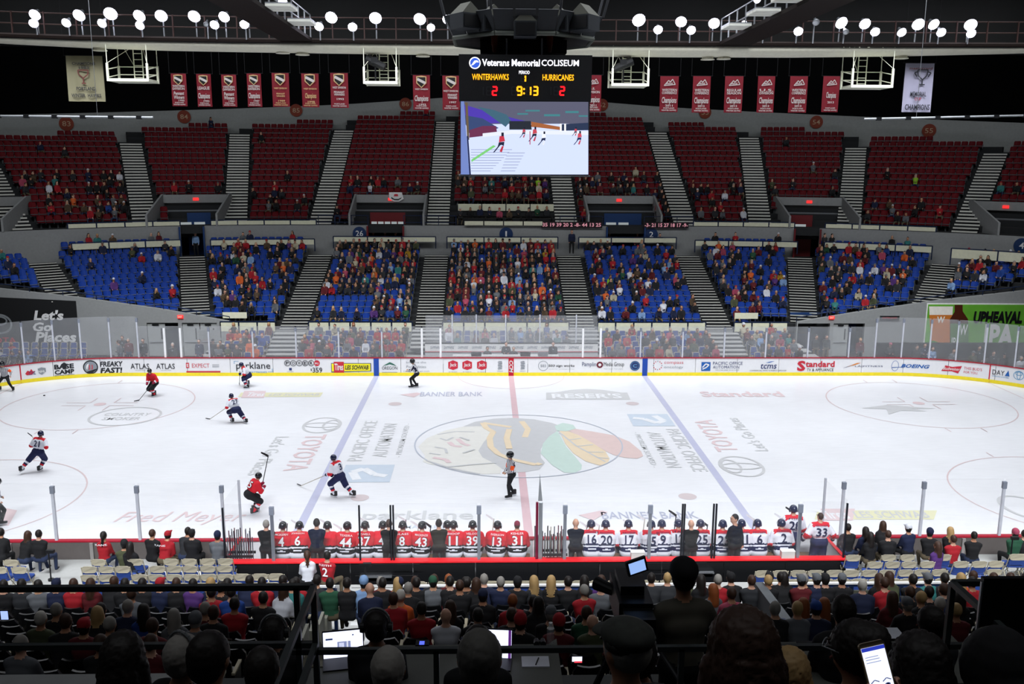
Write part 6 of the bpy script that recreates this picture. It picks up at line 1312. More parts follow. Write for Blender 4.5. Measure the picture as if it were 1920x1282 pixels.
coach(1080, 'coach_b', 'navy', 'dark', 'bald coach in a navy suit at the left of the white bench'); coach(1297, 'coach_b', 'dark', 'dark', 'bald coach in a dark shirt among the white jerseys', s=.97); coach(1380, 'coach_c', 'navy', 'dark', 'dark haired coach in a suit looking left, white bench', s=1.06)
# sticks held on the bench and in the racks
for i, (u, v0, team) in enumerate(((539, 981, 'M'), (561, 982, 'W'), (615, 981, 'M'), (640, 989, 'W'), (690, 978, 'M'), (761, 974, 'M'), (785, 984, 'W'), (808, 985, 'R'), (838, 984, 'W'), (926, 972, 'W'), (1101, 985, 'W'), (1124, 984, 'W'), (1183, 982, 'W'), (1209, 972, 'W'), (1268, 964, 'R'), (1327, 983, 'R'), (1414, 972, 'W'), (1466, 970, 'W'), (1487, 958, 'R'))):
    b = PY(u, v0, -13.45); stick((b[0]-.1, -13.5, .9), tuple(b), 'hockey stick held upright on the '+('red' if u < 1000 else 'white')+' bench, '+ordw(i if u < 1000 else i-10)+' from left', team, 'W' if team != 'R' else 'B', (-.8, 0, .6), 'sticks held on the benches')
for side, u0, u1, n, v0 in (('left', 428, 473, 22, 988), ('right', 1016, 1060, 20, 988)):
    t = thing('stick_rack', 'rack standing at the '+side+' end of the team bench' if side == 'left' else 'rack beside the divider post holding sticks', 'rack'); xa, xb = PY(u0, 1040, -14.5)[0], PY(u1, 1040, -14.5)[0]
    MB().box((xa-.05, -14.6, BF+.05), (xb+.05, -14.3, BF+.12)).obj('base', DARK, t); MB().box((xa-.05, -14.62, BF+.75), (xb+.05, -14.58, BF+.82)).obj('front_bar', DARK, t); MB().box((xa-.05, -14.32, BF+.75), (xb+.05, -14.28, BF+.82)).obj('rear_bar', DARK, t)
    if side == 'right': MB().box((xa+.1, -14.68, BF+.3), (xb, -14.63, BF+.72)).obj('yellow_panel', mat('dull_yellow', '8a8420', .6), t)
    for k in range(n):
        x = xa+(xb-xa)*k/(n-1); h = rnd.uniform(1.22, 1.62); y = -14.5+.12*(k % 2)
        stick((x+rnd.uniform(-.02, .02), y, BF+h), (x+rnd.uniform(-.02, .02), y, BF+.13), 'hockey stick standing in the '+side+' rack, '+ordw(k)+' from left', rnd.choice('MRGRG' if side == 'left' else 'GGRMWW'), 'B', (rnd.choice((-.12, .12)), .3, -.05), 'sticks in the '+side+' rack')
for n_, u in enumerate((1195, 1476)):
    p = PY(u, 1040, -14.7); t = thing('equipment_box', 'small white box on the red rail, '+('left' if n_ == 0 else 'right')+' one', 'box', (p[0], -14.72, 1.17)); MB().box((-.19, -.08, 0), (.19, .1, .2)).obj('body', mat('box_white', 'c8c8c4', .6), t); MB().box((-.2, -.09, .2), (.2, .11, .215)).obj('lid', WHITE, t)
# ---------------------------------------------------------------- near risers, aisles, folding chairs
RF = {'A': (-14.95, .58), 'B': (-15.8, .76), 'C': (-16.65, .92), 'D': (-17.5, 1.08)}
t = thing('seating_riser', 'grey stepped risers under the near folding chairs', 'riser')
for z, y0, y1 in ((.5, -15.4, -13.1), (.58, -15.45, -14.85), (.74, -16.25, -15.4), (.92, -17.1, -16.25), (1.06, -18.1, -17.1), (1.2, -20.6, -18.1)):
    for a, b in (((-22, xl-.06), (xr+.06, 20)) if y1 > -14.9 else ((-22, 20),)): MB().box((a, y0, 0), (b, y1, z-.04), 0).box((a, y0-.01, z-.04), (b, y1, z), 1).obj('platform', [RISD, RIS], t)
def nrow(tag_, v_, u0, u1, pitch, row, side, miss=(), papers=()):
    y, z = RF[row]; n = int(round((u1-u0)/pitch)); 
    for k in range(n+1):
        u = u0+(u1-u0)*k/n
        if k in miss: continue
        x = PY(u, v_, y)[0]; c = fchair((x+rnd.uniform(-.015, .015), y, z), rnd.uniform(-.04, .04), 'beige folding chair, '+ordw(k)+' from left, '+tag_, 'folding chairs on the near risers')
        if k in papers: q = tag(MB().box((-.19, -.17, 0), (.19, .2, .012)).obj('programme', PAP, None, False, (x, y+.02, z+.478)), 'white paper sheet lying on the '+ordw(k)+' chair, '+tag_, 'paper', 'papers on the folding chairs')
nrow('row nearest the glass, left block', 1037, 192, 426, 33.5, 'A', 'l', (1, 3)); nrow('second row from glass, left block', 1050, 173, 426, 32.5, 'B', 'l', (3,), (0, 4, 5, 6)); nrow('third row from glass, left block', 1064, 173, 586, 32.5, 'C', 'l', (2, 12, 13), (10,)); nrow('back row of the left block', 1079, 147, 547, 33.2, 'D', 'l', (), (5, 6, 8, 9, 12))
nrow('second row of the far left block', 1049, 6, 42, 34, 'B', 'l'); nrow('single chair at far left by the seated couple', 1036, 28, 60, 32, 'A', 'l', (1,))
nrow('row behind the benches, middle block', 1073, 787, 1250, 33, 'D', 'm', (), (2, 3, 4, 5, 6, 7, 8))
nrow('row nearest the glass, right block', 1028, 1594, 1900, 34, 'A', 'r', (1, 4, 6, 7, 8)); nrow('second row from glass, right block', 1044, 1634, 1860, 33, 'B', 'r', (4,)); nrow('third row from glass, right block', 1058, 1426, 1855, 32, 'C', 'r', (11, 12)); nrow('back row of the right block', 1073, 1450, 1884, 31.5, 'D', 'r')
nrow('far right pair beside the boards', 1030, 1906, 1938, 32, 'A', 'r')
# microphone stand like poles and rails by the aisles
for n_, (u, v0, v1, y) in enumerate(((686, 1060, 1122, -18.0), (96, 1035, 1088, -17.0), (1893, 1010, 1060, -16.6))):
    p0 = PZ(u, v1, (1.2, .92, .92)[n_]); p1 = PY(u, v0, p0[1]); t = thing('rail_post', 'slim black post beside the '+('left aisle behind the red bench', 'far left chairs', 'far right chairs')[n_], 'post', tuple(p0)); h = p1[2]-p0[2]; MB().tube((0, 0, 0), (0, 0, h), .02).obj('pole', BLACK, t); MB().tube((0, 0, 0), (0, 0, .05), .08, 0, 12).obj('foot', BLACK, t); MB().box((-.05, -.05, h-.02), (.16, .04, h+.07)).obj('bracket', BLACK, t)
# plywood look aisle steps
STP = mat('aisle_white', 'c4c6c6', .6, var=.15)
AIS = [(-4.12, 'left'), (3.95, 'right')]
for x, nm in AIS:
    t = thing('aisle_steps', 'wide pale aisle steps going down to the rink, '+nm+' aisle', 'stairs')
    for j in range(34):
        y = -18.0-.4*j; z = 1.2+.145*max(0, j-3) if j > 3 else 1.2+.001*j
        if y < -31: break
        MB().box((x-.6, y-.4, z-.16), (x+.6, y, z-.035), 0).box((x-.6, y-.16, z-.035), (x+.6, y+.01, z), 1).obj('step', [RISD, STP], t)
    for j in range(5): MB().box((x-.85, -18.0+.72*j-.02, 1.21-.13*j*0), (x+.85, -18.0+.72*j, 1.215)).obj('joint_strip', DARK, t)
# front rail and low wall of the near permanent seats
NRZ = lambda r: 2.2+.29*r; NRY = lambda r: -21.-.8*r
for n_, (a, b) in enumerate(((-16, -4.85), (-3.4, 3.3), (4.7, 14))):
    t = thing('guard_rail', 'white topped navy rail in front of the dark seats, '+('left', 'middle', 'right')[n_]+' block', 'railing')
    MB().box((a, -19.75, 2.76), (b, -19.68, 2.80)).obj('top_rail', WHITE, t); MB().box((a, -19.74, 2.70), (b, -19.69, 2.76)).obj('under_rail', NAVY, t)
    for k in range(9): x = a+(b-a)*k/8; MB().box((x-.04, -19.76, 1.15), (x+.04, -19.68, 2.72)).obj('post', NAVY, t)
    for k in range(8): MB().box((a+(b-a)*k/8+.06, -19.73, 2.05), (a+(b-a)*(k+1)/8-.06, -19.70, 2.6)).obj('panel', mat('panel_olive', '4a4c42', .7), t)
mb = MB()
for r in range(13): 
    for a, b in ((-30, -4.74), (-3.5, 3.33), (4.57, 30)): mb.box((a, NRY(r)-.4, NRZ(r)-1.), (b, NRY(r)+.4, NRZ(r)))
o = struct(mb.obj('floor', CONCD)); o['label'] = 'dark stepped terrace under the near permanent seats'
for s_, x in (('left', -4.8), ('right', 4.52)):
    t = thing('section_end', 'row of cream seat end panels beside the '+s_+' aisle', 'panel')
    for r in range(11): MB().box((x-.03, NRY(r)-.3, NRZ(r)), (x+.03, NRY(r)+.25, NRZ(r)+.62)).obj('end_panel', mat('end_panel_cream', '8c8c80', .6), t)
# black seats
SBK = mat('seat_black', '101114', .35, spec=.6); ARM = mat('arm_cream', 'b8ae94', .6)
def nseat():
    mb = MB(); n = 5; v = []
    for z, w_, y in ((.35, .19, -.14), (.5, .22, -.17), (.78, .22, -.24), (.88, .16, -.26)):
        for i in range(n): a = -1+2*i/(n-1); v.append((a*w_, y+.05*a*a, z))
    m = len(v); v += [(x, y-.045, z) for x, y, z in v]
    f = [(j*n+i, j*n+i+1, (j+1)*n+i+1, (j+1)*n+i) for j in range(3) for i in range(n-1)]; f += [tuple(x+m for x in q[::-1]) for q in f]; f += [(15+i, 16+i, m+16+i, m+15+i) for i in range(4)]+[(j*n, (j+1)*n, m+(j+1)*n, m+j*n) for j in range(3)]+[(j*n+4, m+j*n+4, m+(j+1)*n+4, (j+1)*n+4) for j in range(3)]
    mb.add(v, f, 0); mb.box((-.2, -.15, .40), (.2, .22, .47), 0); mb.box((.225, -.2, .0), (.255, .15, .58), 0); mb.box((.215, -.22, .58), (.265, .18, .615), 1); return mb.mesh('seat_black', [SBK, ARM])
ns = nseat(); nc = 0
for r in range(11):
    for bn, a, b in (('left', -14.5, -4.95), ('middle', -3.35, 3.3), ('right', 4.65, 13.5)):
        n = int((b-a)/.52); cand = [a+.52*(k+.5)+.0 for k in range(n)]
        vis_ = [x for x in cand if -20 < PX((x, NRY(r), NRZ(r)+.7))[0] < 1940]
        for k, x in enumerate(vis_):
            if nc >= 300: break
            tag(link('black_seat', ns, None, (x, NRY(r), NRZ(r)), 0), 'black seat seen from behind, '+ordw(k)+' from left, '+ordw(r)+' row, near '+bn+' block', 'seat', 'black seats in the near stands'); nc += 1
# ---------------------------------------------------------------- spectators
HATC = {'red': TOPM['red'], 'navy': TOPM['navy'], 'grey': TOPM['grey'], 'black': TOPM['black'], 'white': TOPM['white'], 'green': TOPM['green'], 'blue': TOPM['blue'], 'pink': TOPM['pink'], 'dark red': TOPM['dark red'], 'light blue': TOPM['light blue'], 'maroon': mat('cap_maroon', '')}
def spect(loc, rz, head, hair, top, label, grp, pose=None, hat=None, low=False, s=1., crest=None, pant=None):
    pose = pose or rnd.choice('aabc'); me = FIG[('sit', pose, head)]
    return figure('person', me, [rnd.choice(SKIN), HAIRC[hair], HATC.get(hat, TOPM['black']), TOPM[top], crest or TOPM[top], pant or rnd.choice(PANT), SHOE], label, 'person', loc, rz, grp, s)
HW_ = {'short': 'short {h} hair', 'long': 'long {h} hair', 'tail': '{h} ponytail', 'bald': 'bald head', 'cap': '{c} cap', 'beanie': '{c} knit hat'}
def desc(head, hair, hat): return HW_[head].format(h=hair, c=hat or 'black')
NEAR = """5 1091 s dark;21 1092 s dark;53 1098 c dark navy;95 1098 l brown;147 1090 s dark;235 1093 c dark red;271 1093 s brown;301 1092 l blond;338 1090 s dark;354 1093 s dark navy;385 1090 s dark;463 1089 s dark;487 1086 s grey;509 1087 s brown;535 1090 s brown;575 1087 s ginger;587 1094 s dark
25 1108 s dark grey;60 1108 s brown red;98 1107 s brown black;150 1106 s dark black;272 1106 s dark purple;312 1107 l dark black;351 1108 s dark red;382 1107 s dark red;455 1110 s dark green;479 1109 b dark light_blue/light blue;503 1110 l blond red;544 1115 s dark teal
247 1127 s brown grey;396 1127 s dark red;413 1117 s dark black;433 1121 s dark blue;522 1121 l brown white;494 1134 s dark black;440 1145 s dark red;187 1156 s dark black;206 1154 s grey navy;266 1157 l dark blue;325 1167 l grey grey;383 1154 s grey dark red;356 1188 b grey grey/grey;391 1178 s brown black;77 1173 s white olive;104 1168 s grey black;173 1170 l blond black;112 1192 s brown black;146 1197 c dark red/dark red;174 1197 s grey black;287 1197 s brown dark red;35 1228 s grey grey;186 1230 s brown black;281 1232 s brown dark red
717 1105 s dark black;730 1098 c dark navy/navy;743 1088 s dark black;695 1125 bald dark navy;750 1133 s white orange;739 1146 s brown red;763 1122 s grey black;776 1097 c dark green/grey;786 1088 s dark black;790 1151 s dark red;829 1082 s grey navy;860 1086 c dark black/black;828 1097 s grey navy;817 1108 s dark black;862 1109 s brown black;877 1112 l brown black;906 1097 l blond dark_grey;940 1105 l blond black;950 1089 s dark black;973 1092 l dark black;990 1099 l brown purple;1037 1087 l brown blue;1033 1103 l brown black;1065 1080 s dark dark_grey;1073 1089 s blond dark_grey;1084 1106 l dark olive;1111 1091 l dark black;1095 1117 s grey red;1127 1107 s ginger grey;905 1136 c dark navy/black;844 1153 l brown black;962 1141 s ginger red;975 1137 s dark black;1009 1152 l dark black;836 1172 bald grey white;896 1171 s dark black;959 1173 s brown black;975 1182 b dark red/black;1032 1167 c grey grey/black;1048 1178 b dark red/dark red;1100 1162 s brown green;1111 1183 bald brown olive
1234 1064 s brown dark_grey;1231 1081 c dark black/black;1221 1102 s grey red;1262 1069 s dark black;1260 1087 s blond black;1320 1078 c dark grey/dark_red;1344 1090 c dark grey/navy;1336 1118 l ginger grey;1373 1130 s brown pink;1449 1060 c dark black/black;1465 1061 l dark black;1504 1077 s grey black;1551 1068 c dark black/black;1575 1102 c dark grey/black;1651 1081 l brown black;1672 1102 l brown olive;1660 1110 s brown red;1700 1102 c dark grey/teal;1718 1081 l blond orange;1695 1088 s dark black;1715 1098 s dark black;1622 1119 s white navy;1708 1126 s brown black;1759 1098 s brown blue;1783 1084 s brown grey;1821 1079 s brown red;1863 1085 s dark red;1889 1075 c dark grey/black;1891 1086 s dark dark_red;1674 1141 l brown dark_red;1704 1147 c grey grey/black;1730 1135 s blond black;1738 1124 s dark black;1764 1147 s white grey;1794 1166 s blond dark_red;1783 1122 s brown navy;1801 1140 l dark black;1825 1107 s dark red;1507 1155 l ginger black;1538 1161 c dark blue/navy;1461 1159 s grey black;1488 1168 s blond grey;1510 1156 l ginger black;1917 1112 s grey black;1905 1132 s grey dark_grey"""
rows_used = {}; items = []
HMAP = {'s': 'short', 'l': 'long', 'c': 'cap', 'b': 'beanie', 't': 'tail', 'bald': 'bald'}
headz = 1.24
def row_of(u, v_):
    best = None
    for r in range(0, 12):
        y = NRY(r)-.02; z = NRZ(r)+headz-.1; x = PY(u, v_, y)[0]; e = abs(PX((x, y, z))[1]-v_)
        if best is None or e < best[0]: best = (e, r, x)
    return best[1], best[2]
for blk in NEAR.split('\n'):
    for it in blk.split(';'):
        p = it.split(' '); u, v_, hd = float(p[0]), float(p[1]), HMAP[p[2]]; hair = p[3]; rest = ' '.join(p[4:]).replace('light blue', 'light_blue'); hat = None
        if hd in ('cap', 'beanie'):
            a = rest.split('/'); hat = a[0].replace('_', ' ') or 'black'; top = (a[1] if len(a) > 1 else rnd.choice(['black', 'navy', 'dark grey'])).replace('_', ' ')
        else: top = (rest or rnd.choice(['black', 'dark grey', 'navy', 'brown', 'dark red'])).replace('_', ' ')
        r, x = row_of(u, v_); items.append([r, x, u, v_, hd, hair, hat, top])
def block(x): return 'left' if x < -4.3 else ('middle' if x < 3.95 else 'right')
from collections import defaultdict
bk = defaultdict(list)
for it in items: bk[(block(it[1]), it[0])].append(it)
for (b, r), L_ in bk.items():
    L_.sort(key=lambda i: i[1]); px_ = -99
    for k, it in enumerate(L_):
        x = max(it[1], px_+.36); px_ = x; hd, hair, hat, top = it[4:]
        spect((x, NRY(r), NRZ(r)), rnd.uniform(-.2, .2), hd, hair, top, 'person in '+top+', '+desc(hd, hair, hat)+', '+ordw(k)+' from left, '+ORD[r]+' row, near '+b+' block', 'spectators in the near permanent seats', None, hat)
# people on the near folding chairs
NC = [(-6, 1003, 's', 'dark', '', 'black', 'A', -14.2), (40, 1008, 'l', 'brown', '', 'black', 'A', -14.25), (73, 1003, 's', 'dark', '', 'black', 'A', -14.4), (193, 1007, 't', 'dark', '', 'red', 'A', -14.15), (233, 1022, 'b', 'dark', 'black', 'olive', 'A', -14.9), (243, 1027, 'l', 'dark', '', 'black', 'B', -15.1), (284, 1003, 's', 'brown', '', 'black', 'A', -14.15), (305, 1008, 'c', 'dark', 'red', 'red', 'A', -14.3), (344, 1001, 's', 'dark', '', 'dark grey', 'A', -14.05), (359, 1003, 'c', 'dark', 'black', 'black', 'A', -14.3), (407, 1007, 'b', 'dark', 'navy', 'grey', 'A', -14.3),
 (576, 1044, 't', 'brown', '', 'white', 'C', -16.3), (614, 1044, 's', 'dark', '', 'red', 'C', -16.3),
 (1591, 992, 's', 'dark', '', 'black', 'A', -14.2), (1624, 998, 'l', 'dark', '', 'navy', 'A', -14.15), (1633, 1008, 'l', 'dark', '', 'black', 'A', -14.6), (1659, 989, 'l', 'brown', '', 'black', 'A', -14.05), (1666, 1005, 's', 'brown', '', 'black', 'A', -14.6), (1705, 993, 'c', 'dark', 'white', 'navy', 'A', -14.15), (1743, 1000, 'b', 'dark', 'navy', 'black', 'A', -14.25), (1757, 1025, 'l', 'brown', '', 'purple', 'B', -15.3), (1781, 997, 'l', 'blond', '', 'black', 'A', -14.1), (1787, 1013, 's', 'brown', '', 'red', 'A', -14.75), (1826, 1006, 's', 'dark', '', 'black', 'A', -14.6), (1903, 1001, 'b', 'dark', 'pink', 'green', 'A', -14.2), (1922, 1004, 's', 'dark', '', 'black', 'A', -14.2)]
NCL = ['person in black cut off at the left frame edge by the glass', 'person with long brown hair in black at far left by the glass', 'man in black turned in his chair beside the far left post', 'person with dark ponytail in a red jersey alone by the boards', 'person in a green coat and dark knit hat leaning left', 'person with long dark hair in black behind the green coat', 'person with brown hair in black beside the red hoodie', 'person in a red cap and red hoodie by the near boards', 'person in dark grey looking over the near boards', 'broad person in black with a black cap by the boards', 'child in a grey sweater and navy hat beside the bench', 'woman with ponytail in a white jersey behind the red bench', 'man in a red jersey reading KEITH behind the red bench', 'man in black by the right end of the benches', 'person with long dark hair in navy, right of the benches', 'person with long dark hair slouching, second right of benches', 'person with long brown hair by the boards, right side', 'bearded man in black with his arm round a neighbour', 'person in a white cap and navy top by the right boards', 'person in a navy knit hat by the right boards', 'person in a purple hooded coat on the second row', 'person with long blond hair by the right boards', 'man in a red and white shirt beside the blonde', 'man in a black jersey with white letters, right block', 'person in a pink knit hat at the far right', 'person in black cut off at the right frame edge']
for (u, v_, h, hair, hat, top, row, y), lb in zip(NC, NCL):
    x, _, z = PY(u, v_, y); z0 = z-headz; hd = HMAP[h]; o = spect((x, y, max(z0, .3)), rnd.uniform(-.3, .3), hd, hair, top, lb, 'people on the near folding chairs', None, hat or None, s=1.)
    if top == 'red' and u < 700: 
        g_ = {'U': V((0, 0, 1)), 'S': V((1, 0, 0)), 'F': V((0, 1, 0)), 'sc': V((0, -.02, 1.02)), 'wear': 'c'}
        number(o, g_, '2' if u > 500 else '', 'KEITH' if u > 500 else 'KANE', white_num)
# ---- people behind the far glass
RS = [('left', -17.3, -14.6), ('left', -12.6, -6.2), ('middle', -4.0, 3.7), ('right', 5.7, 12.4), ('right', 14.4, 17.3)]
TW = ['black']*5+['dark grey']*3+['red']*5+['navy']*2+['grey']*2+['white', 'brown', 'olive', 'orange', 'blue', 'light blue', 'pink', 'dark red', 'teal', 'cream']
HWW = ['short']*6+['long']*5+['cap']*2+['beanie', 'bald', 'tail']
rr_ = random.Random(11); far_n = 0; GN = ['outer left riser', 'left riser', 'middle riser', 'right riser', 'outer right riser']
for bi, (nm, a, b) in enumerate(RS):
    for k in range(5):
        if bi == 2 and k < 2: continue
        n = int((b-a)/.52); idx = 0; cidx = 0
        for j in range(n):
            x = a+(b-a)*(j+.5)/n; occ = rr_.random() < (.72, .62, .62, .6, .72)[bi]*(1 if k < 4 else .55)
            fchair((x, yf(k), zf(k)), PI, 'blue folding chair, '+ordw(j)+' from left, '+ORD[k]+' row, '+GN[bi], 'folding chairs behind the far glass')
            if occ and far_n < 118:
                hd = rr_.choice(HWW); hair = rr_.choice(['dark', 'dark', 'brown', 'brown', 'grey', 'blond', 'ginger']); hat = rr_.choice(['black', 'grey', 'red', 'navy', 'white']) if hd in ('cap', 'beanie') else None; top = rr_.choice(TW)
                spect((x, yf(k)-.0, zf(k)), PI+rr_.uniform(-.3, .3), hd, hair, top, 'person in '+top+', '+desc(hd, hair, hat)+', '+ORD[idx]+' from left, '+ORD[k]+' row, '+GN[bi], 'spectators behind the far glass', None, hat, crest=CRESTM if top == 'red' and hd != 'cap' else None); idx += 1; far_n += 1
# corner seats and people below the slogan banner
for k in range(2):
    for j in range(9):
        p = PY(8+18.2*j, 660-14*k, 16.2+.8*k); fchair((p[0], 16.2+.8*k, .05+.22*k), PI, 'pale folding chair below the slogan banner, '+ORD[j]+' from left, '+('front' if k == 0 else 'back')+' row', 'folding chairs in the left corner')
for i, (u, v_, hd, hair, top) in enumerate(((3, 655, 'short', 'brown', 'white'), (22, 645, 'bald', 'brown', 'red'), (24, 663, 'long', 'brown', 'grey'), (38, 660, 'long', 'dark', 'black'), (54, 661, 'short', 'brown', 'light blue'), (70, 652, 'beanie', 'grey', 'dark grey'))):
    y = 16.2 if v_ > 655 else 17.; x, _, z = PY(u, v_, y); spect((x, y, z-headz), PI, hd, hair, top, 'person in '+top+' in the left corner seats, '+ORD[i]+' from the frame edge', 'people in the left corner seats', 'a', 'grey' if hd == 'beanie' else None)
def stander(u, v_, y, z, key, hd, hair, top, pant, label, rz=PI, s=1., hat=None):
    x = PY(u, v_, y)[0]; me = FIG[(key, '', hd)]; return figure('person', me, [SKIN[0], HAIRC[hair], HATC.get(hat, TOPM['black']), TOPM[top], TOPM[top], pant, SHOE, TOPM['white']], label, 'person', (x, y, z), rz, None, s)
for a in ((231, 645, 15.6, .1, 'stand_b', 'short', 'brown', 'black', PANT[1], 'person in black beside a red jacket behind the left glass'), (225, 655, 14.6, 0, 'stand_b', 'short', 'brown', 'grey', PANT[0], 'man in a grey shirt pointing behind the left corner glass', PI/2), (242, 650, 15.2, 0, 'stand_a', 'short', 'grey', 'dark red', PANT[0], 'grey haired man in a dark red jacket behind the left glass'), (269, 648, 15.2, 0, 'stand_a', 'short', 'dark', 'black', PANT[1], 'usher in a black suit standing before the left doors'), (325, 660, 14.6, -.15, 'stand_a', 'short', 'white', 'black', PANT[1], 'white haired person standing between two bright posts'), (374, 650, 15., 0, 'stand_a', 'short', 'dark', 'navy', PANT[0], 'person in a blue jacket standing by the left doors'), (400, 645, 15., 0, 'stand_a', 'cap', 'dark', 'black', PANT[1], 'person in black in the shadow beside the left risers'),
          (1530, 640, 16.5, 0, 'stand_a', 'long', 'dark', 'black', PANT[2], 'left one of two dark haired women before the right doors'), (1549, 640, 16.5, 0, 'stand_a', 'long', 'dark', 'dark grey', PANT[2], 'right one of two dark haired women before the right doors'), (1612, 648, 15.5, 0, 'stand_a', 'short', 'blond', 'dark red', PANT[1], 'blond person in a dark red jersey by the right doorway'), (1668, 655, 14.8, -.15, 'stand_b', 'cap', 'dark', 'black', PANT[1], 'man in black with a pink cap behind the right glass', PI, 1., 'pink'), (1718, 660, 14.8, -.3, 'stand_a', 'long', 'brown', 'black', PANT[1], 'person with long brown hair at the right glass'), (1732, 660, 15.2, -.25, 'stand_b', 'short', 'dark', 'navy', PANT[1], 'person in navy left of the checked shirt, right glass'), (1747, 662, 14.6, -.35, 'stand_b', 'short', 'brown', 'light blue', PANT[0], 'person in a light blue shirt behind the right corner glass'), (1787, 660, 14.2, -.4, 'stand_b', 'short', 'brown', 'grey', PANT[0], 'man in a pale grey sweatshirt behind the right corner glass'), (1824, 668, 14., -.5, 'stand_a', 'cap', 'dark', 'olive', PANT[1], 'person in an olive jacket and cap, right corner', PI, 1., 'grey'), (1835, 660, 14.6, -.3, 'stand_a', 'short', 'dark', 'black', PANT[1], 'person in black behind the right corner glass, near olive jacket'), (1862, 665, 14., -.5, 'stand_a', 'short', 'dark', 'dark grey', PANT[1], 'person in dark grey by the glass, right corner'), (1883, 668, 13.4, -.5, 'stand_a', 'cap', 'dark', 'black', PANT[1], 'person in a black cap and top, far right corner'), (1914, 672, 12.5, -.5, 'stand_a', 'short', 'grey', 'white', PANT[0], 'person in a white shirt at the far right corner glass')): stander(*a)
# timekeepers
for u, y, k, hd, hair, lb in ((949, 14.3, 'stand_b', 'short', 'dark', 'official in a black suit leaning at the timekeepers table'), (1037, 14.3, 'stand_a', 'short', 'dark', 'official in a black suit standing right of the timekeepers')): stander(u, 650, y, .0, k, hd, hair, 'black', PANT[1], lb)
for u, hair, lb in ((914, 'dark', 'seated official in black at the left of the table'), (963, 'grey', 'grey haired seated official behind the red centre stripe')): x = PY(u, 655, 14.15)[0]; spect((x, 14.15, .12), PI, 'short', hair, 'black', lb, 'timekeepers', 'a')
# ---- crowd in the far seats (beyond the 300 nearest people: one object)
FK = [('low', p, h) for p in 'abc' for h in ('short', 'long', 'cap')]
pal = []; 
def pi_(m_):
    if m_ not in pal: pal.append(m_)
    return pal.index(m_)
cr = random.Random(5); V_, F_, MI_ = [], [], []; vo = 0
dens = {0: .10, 1: .13, 2: .42, 3: .62, 4: .80, 5: .47, 6: .40, 7: .50, 8: .35}
geo = {}
for k in FK:
    me = FIG[k]; v = np.zeros(len(me.vertices)*3); me.vertices.foreach_get('co', v); geo[k] = (v.reshape(-1, 3), [tuple(p.vertices) for p in me.polygons], [p.material_index for p in me.polygons])
def crowd_at(p, rz):
    global vo
    k = cr.choice(FK); v, f, mi = geo[k]; c, s = math.cos(rz), math.sin(rz); R_ = np.array([[c, -s, 0], [s, c, 0], [0, 0, 1]]); V_.append(v @ R_.T*cr.uniform(.92, 1.03)+np.array(p)); F_.extend([tuple(a+vo for a in q) for q in f])
    top = TOPM[cr.choice(['black']*22+['dark grey']*8+['red']*6+['navy']*6+['grey']*3+['white']*2+['brown']*3+['dark red']*4+['olive', 'blue', 'light blue', 'orange', 'purple', 'teal', 'pink', 'cream', 'green', cr.choice(['lime', 'yellow', 'black', 'black'])])]
    m_ = [pi_(cr.choice(SKIN)), pi_(HAIRC[cr.choice(['dark', 'dark', 'brown', 'brown', 'grey', 'blond'])]), pi_(TOPM[cr.choice(['black', 'red', 'white', 'grey'])]), pi_(top), pi_(CRESTM if top is TOPM['red'] and cr.random() < .4 else top), pi_(cr.choice(PANT)), pi_(SHOE)]
    MI_.extend([m_[i] for i in mi]); vo += len(v)
for i, k, j, L, q, z in blue:
    d = dens[i]
    if i == 3: d = .78 if k > 3 or j > 6 else (.25 if k else .3)
    if i == 3 and k in (1, 2, 3) and j < 7: d = .02
    if i == 5: d = .5 if j < 8 else .42
    if i == 6: d = .45 if j < 5 else .3
    if i == 1: d = .25 if k > 11 and j > 8 else (.28 if k < 3 else .10)
    if i == 0: d = .05 if k > 8 else .14
    if k == 14: d = .3
    if i == 4 and k == 0: d = .75
    if cr.random() < d: crowd_at(bp(L, q-.02, z), brz(L, q)+cr.uniform(-.25, .25))
RD = {0: (.25, 5), 1: (.45, 7), 2: (.05, 5), 3: (.16, 5), 4: (.45, 6), 5: (.62, 7), 6: (.6, 7), 7: (.38, 6), 8: (.12, 8), 9: (.3, 3), 10: (.15, 6)}
for i, k, j, L, q, z in red:
    d, kk = RD[i]
    if cr.random() < (d if k < kk else .012): crowd_at(bp(L, q-.02, z), brz(L, q)+cr.uniform(-.25, .25))
for L in np.linspace(-3.4, 3.2, 10): crowd_at(bp(L, 29.9 if cr.random() < .5 else 31.6, 7.42), PI)
me = bpy.data.meshes.new('crowd'); me.from_pydata(np.concatenate(V_).tolist(), [], F_)
for m_ in pal: me.materials.append(m_)
me.polygons.foreach_set('material_index', MI_); me.polygons.foreach_set('use_smooth', [True]*len(F_)); me.update(); o = stuff(link('seated_crowd', me)); o['label'] = 'crowd of several hundred spectators in the far blue and red seats'; o['category'] = 'crowd'
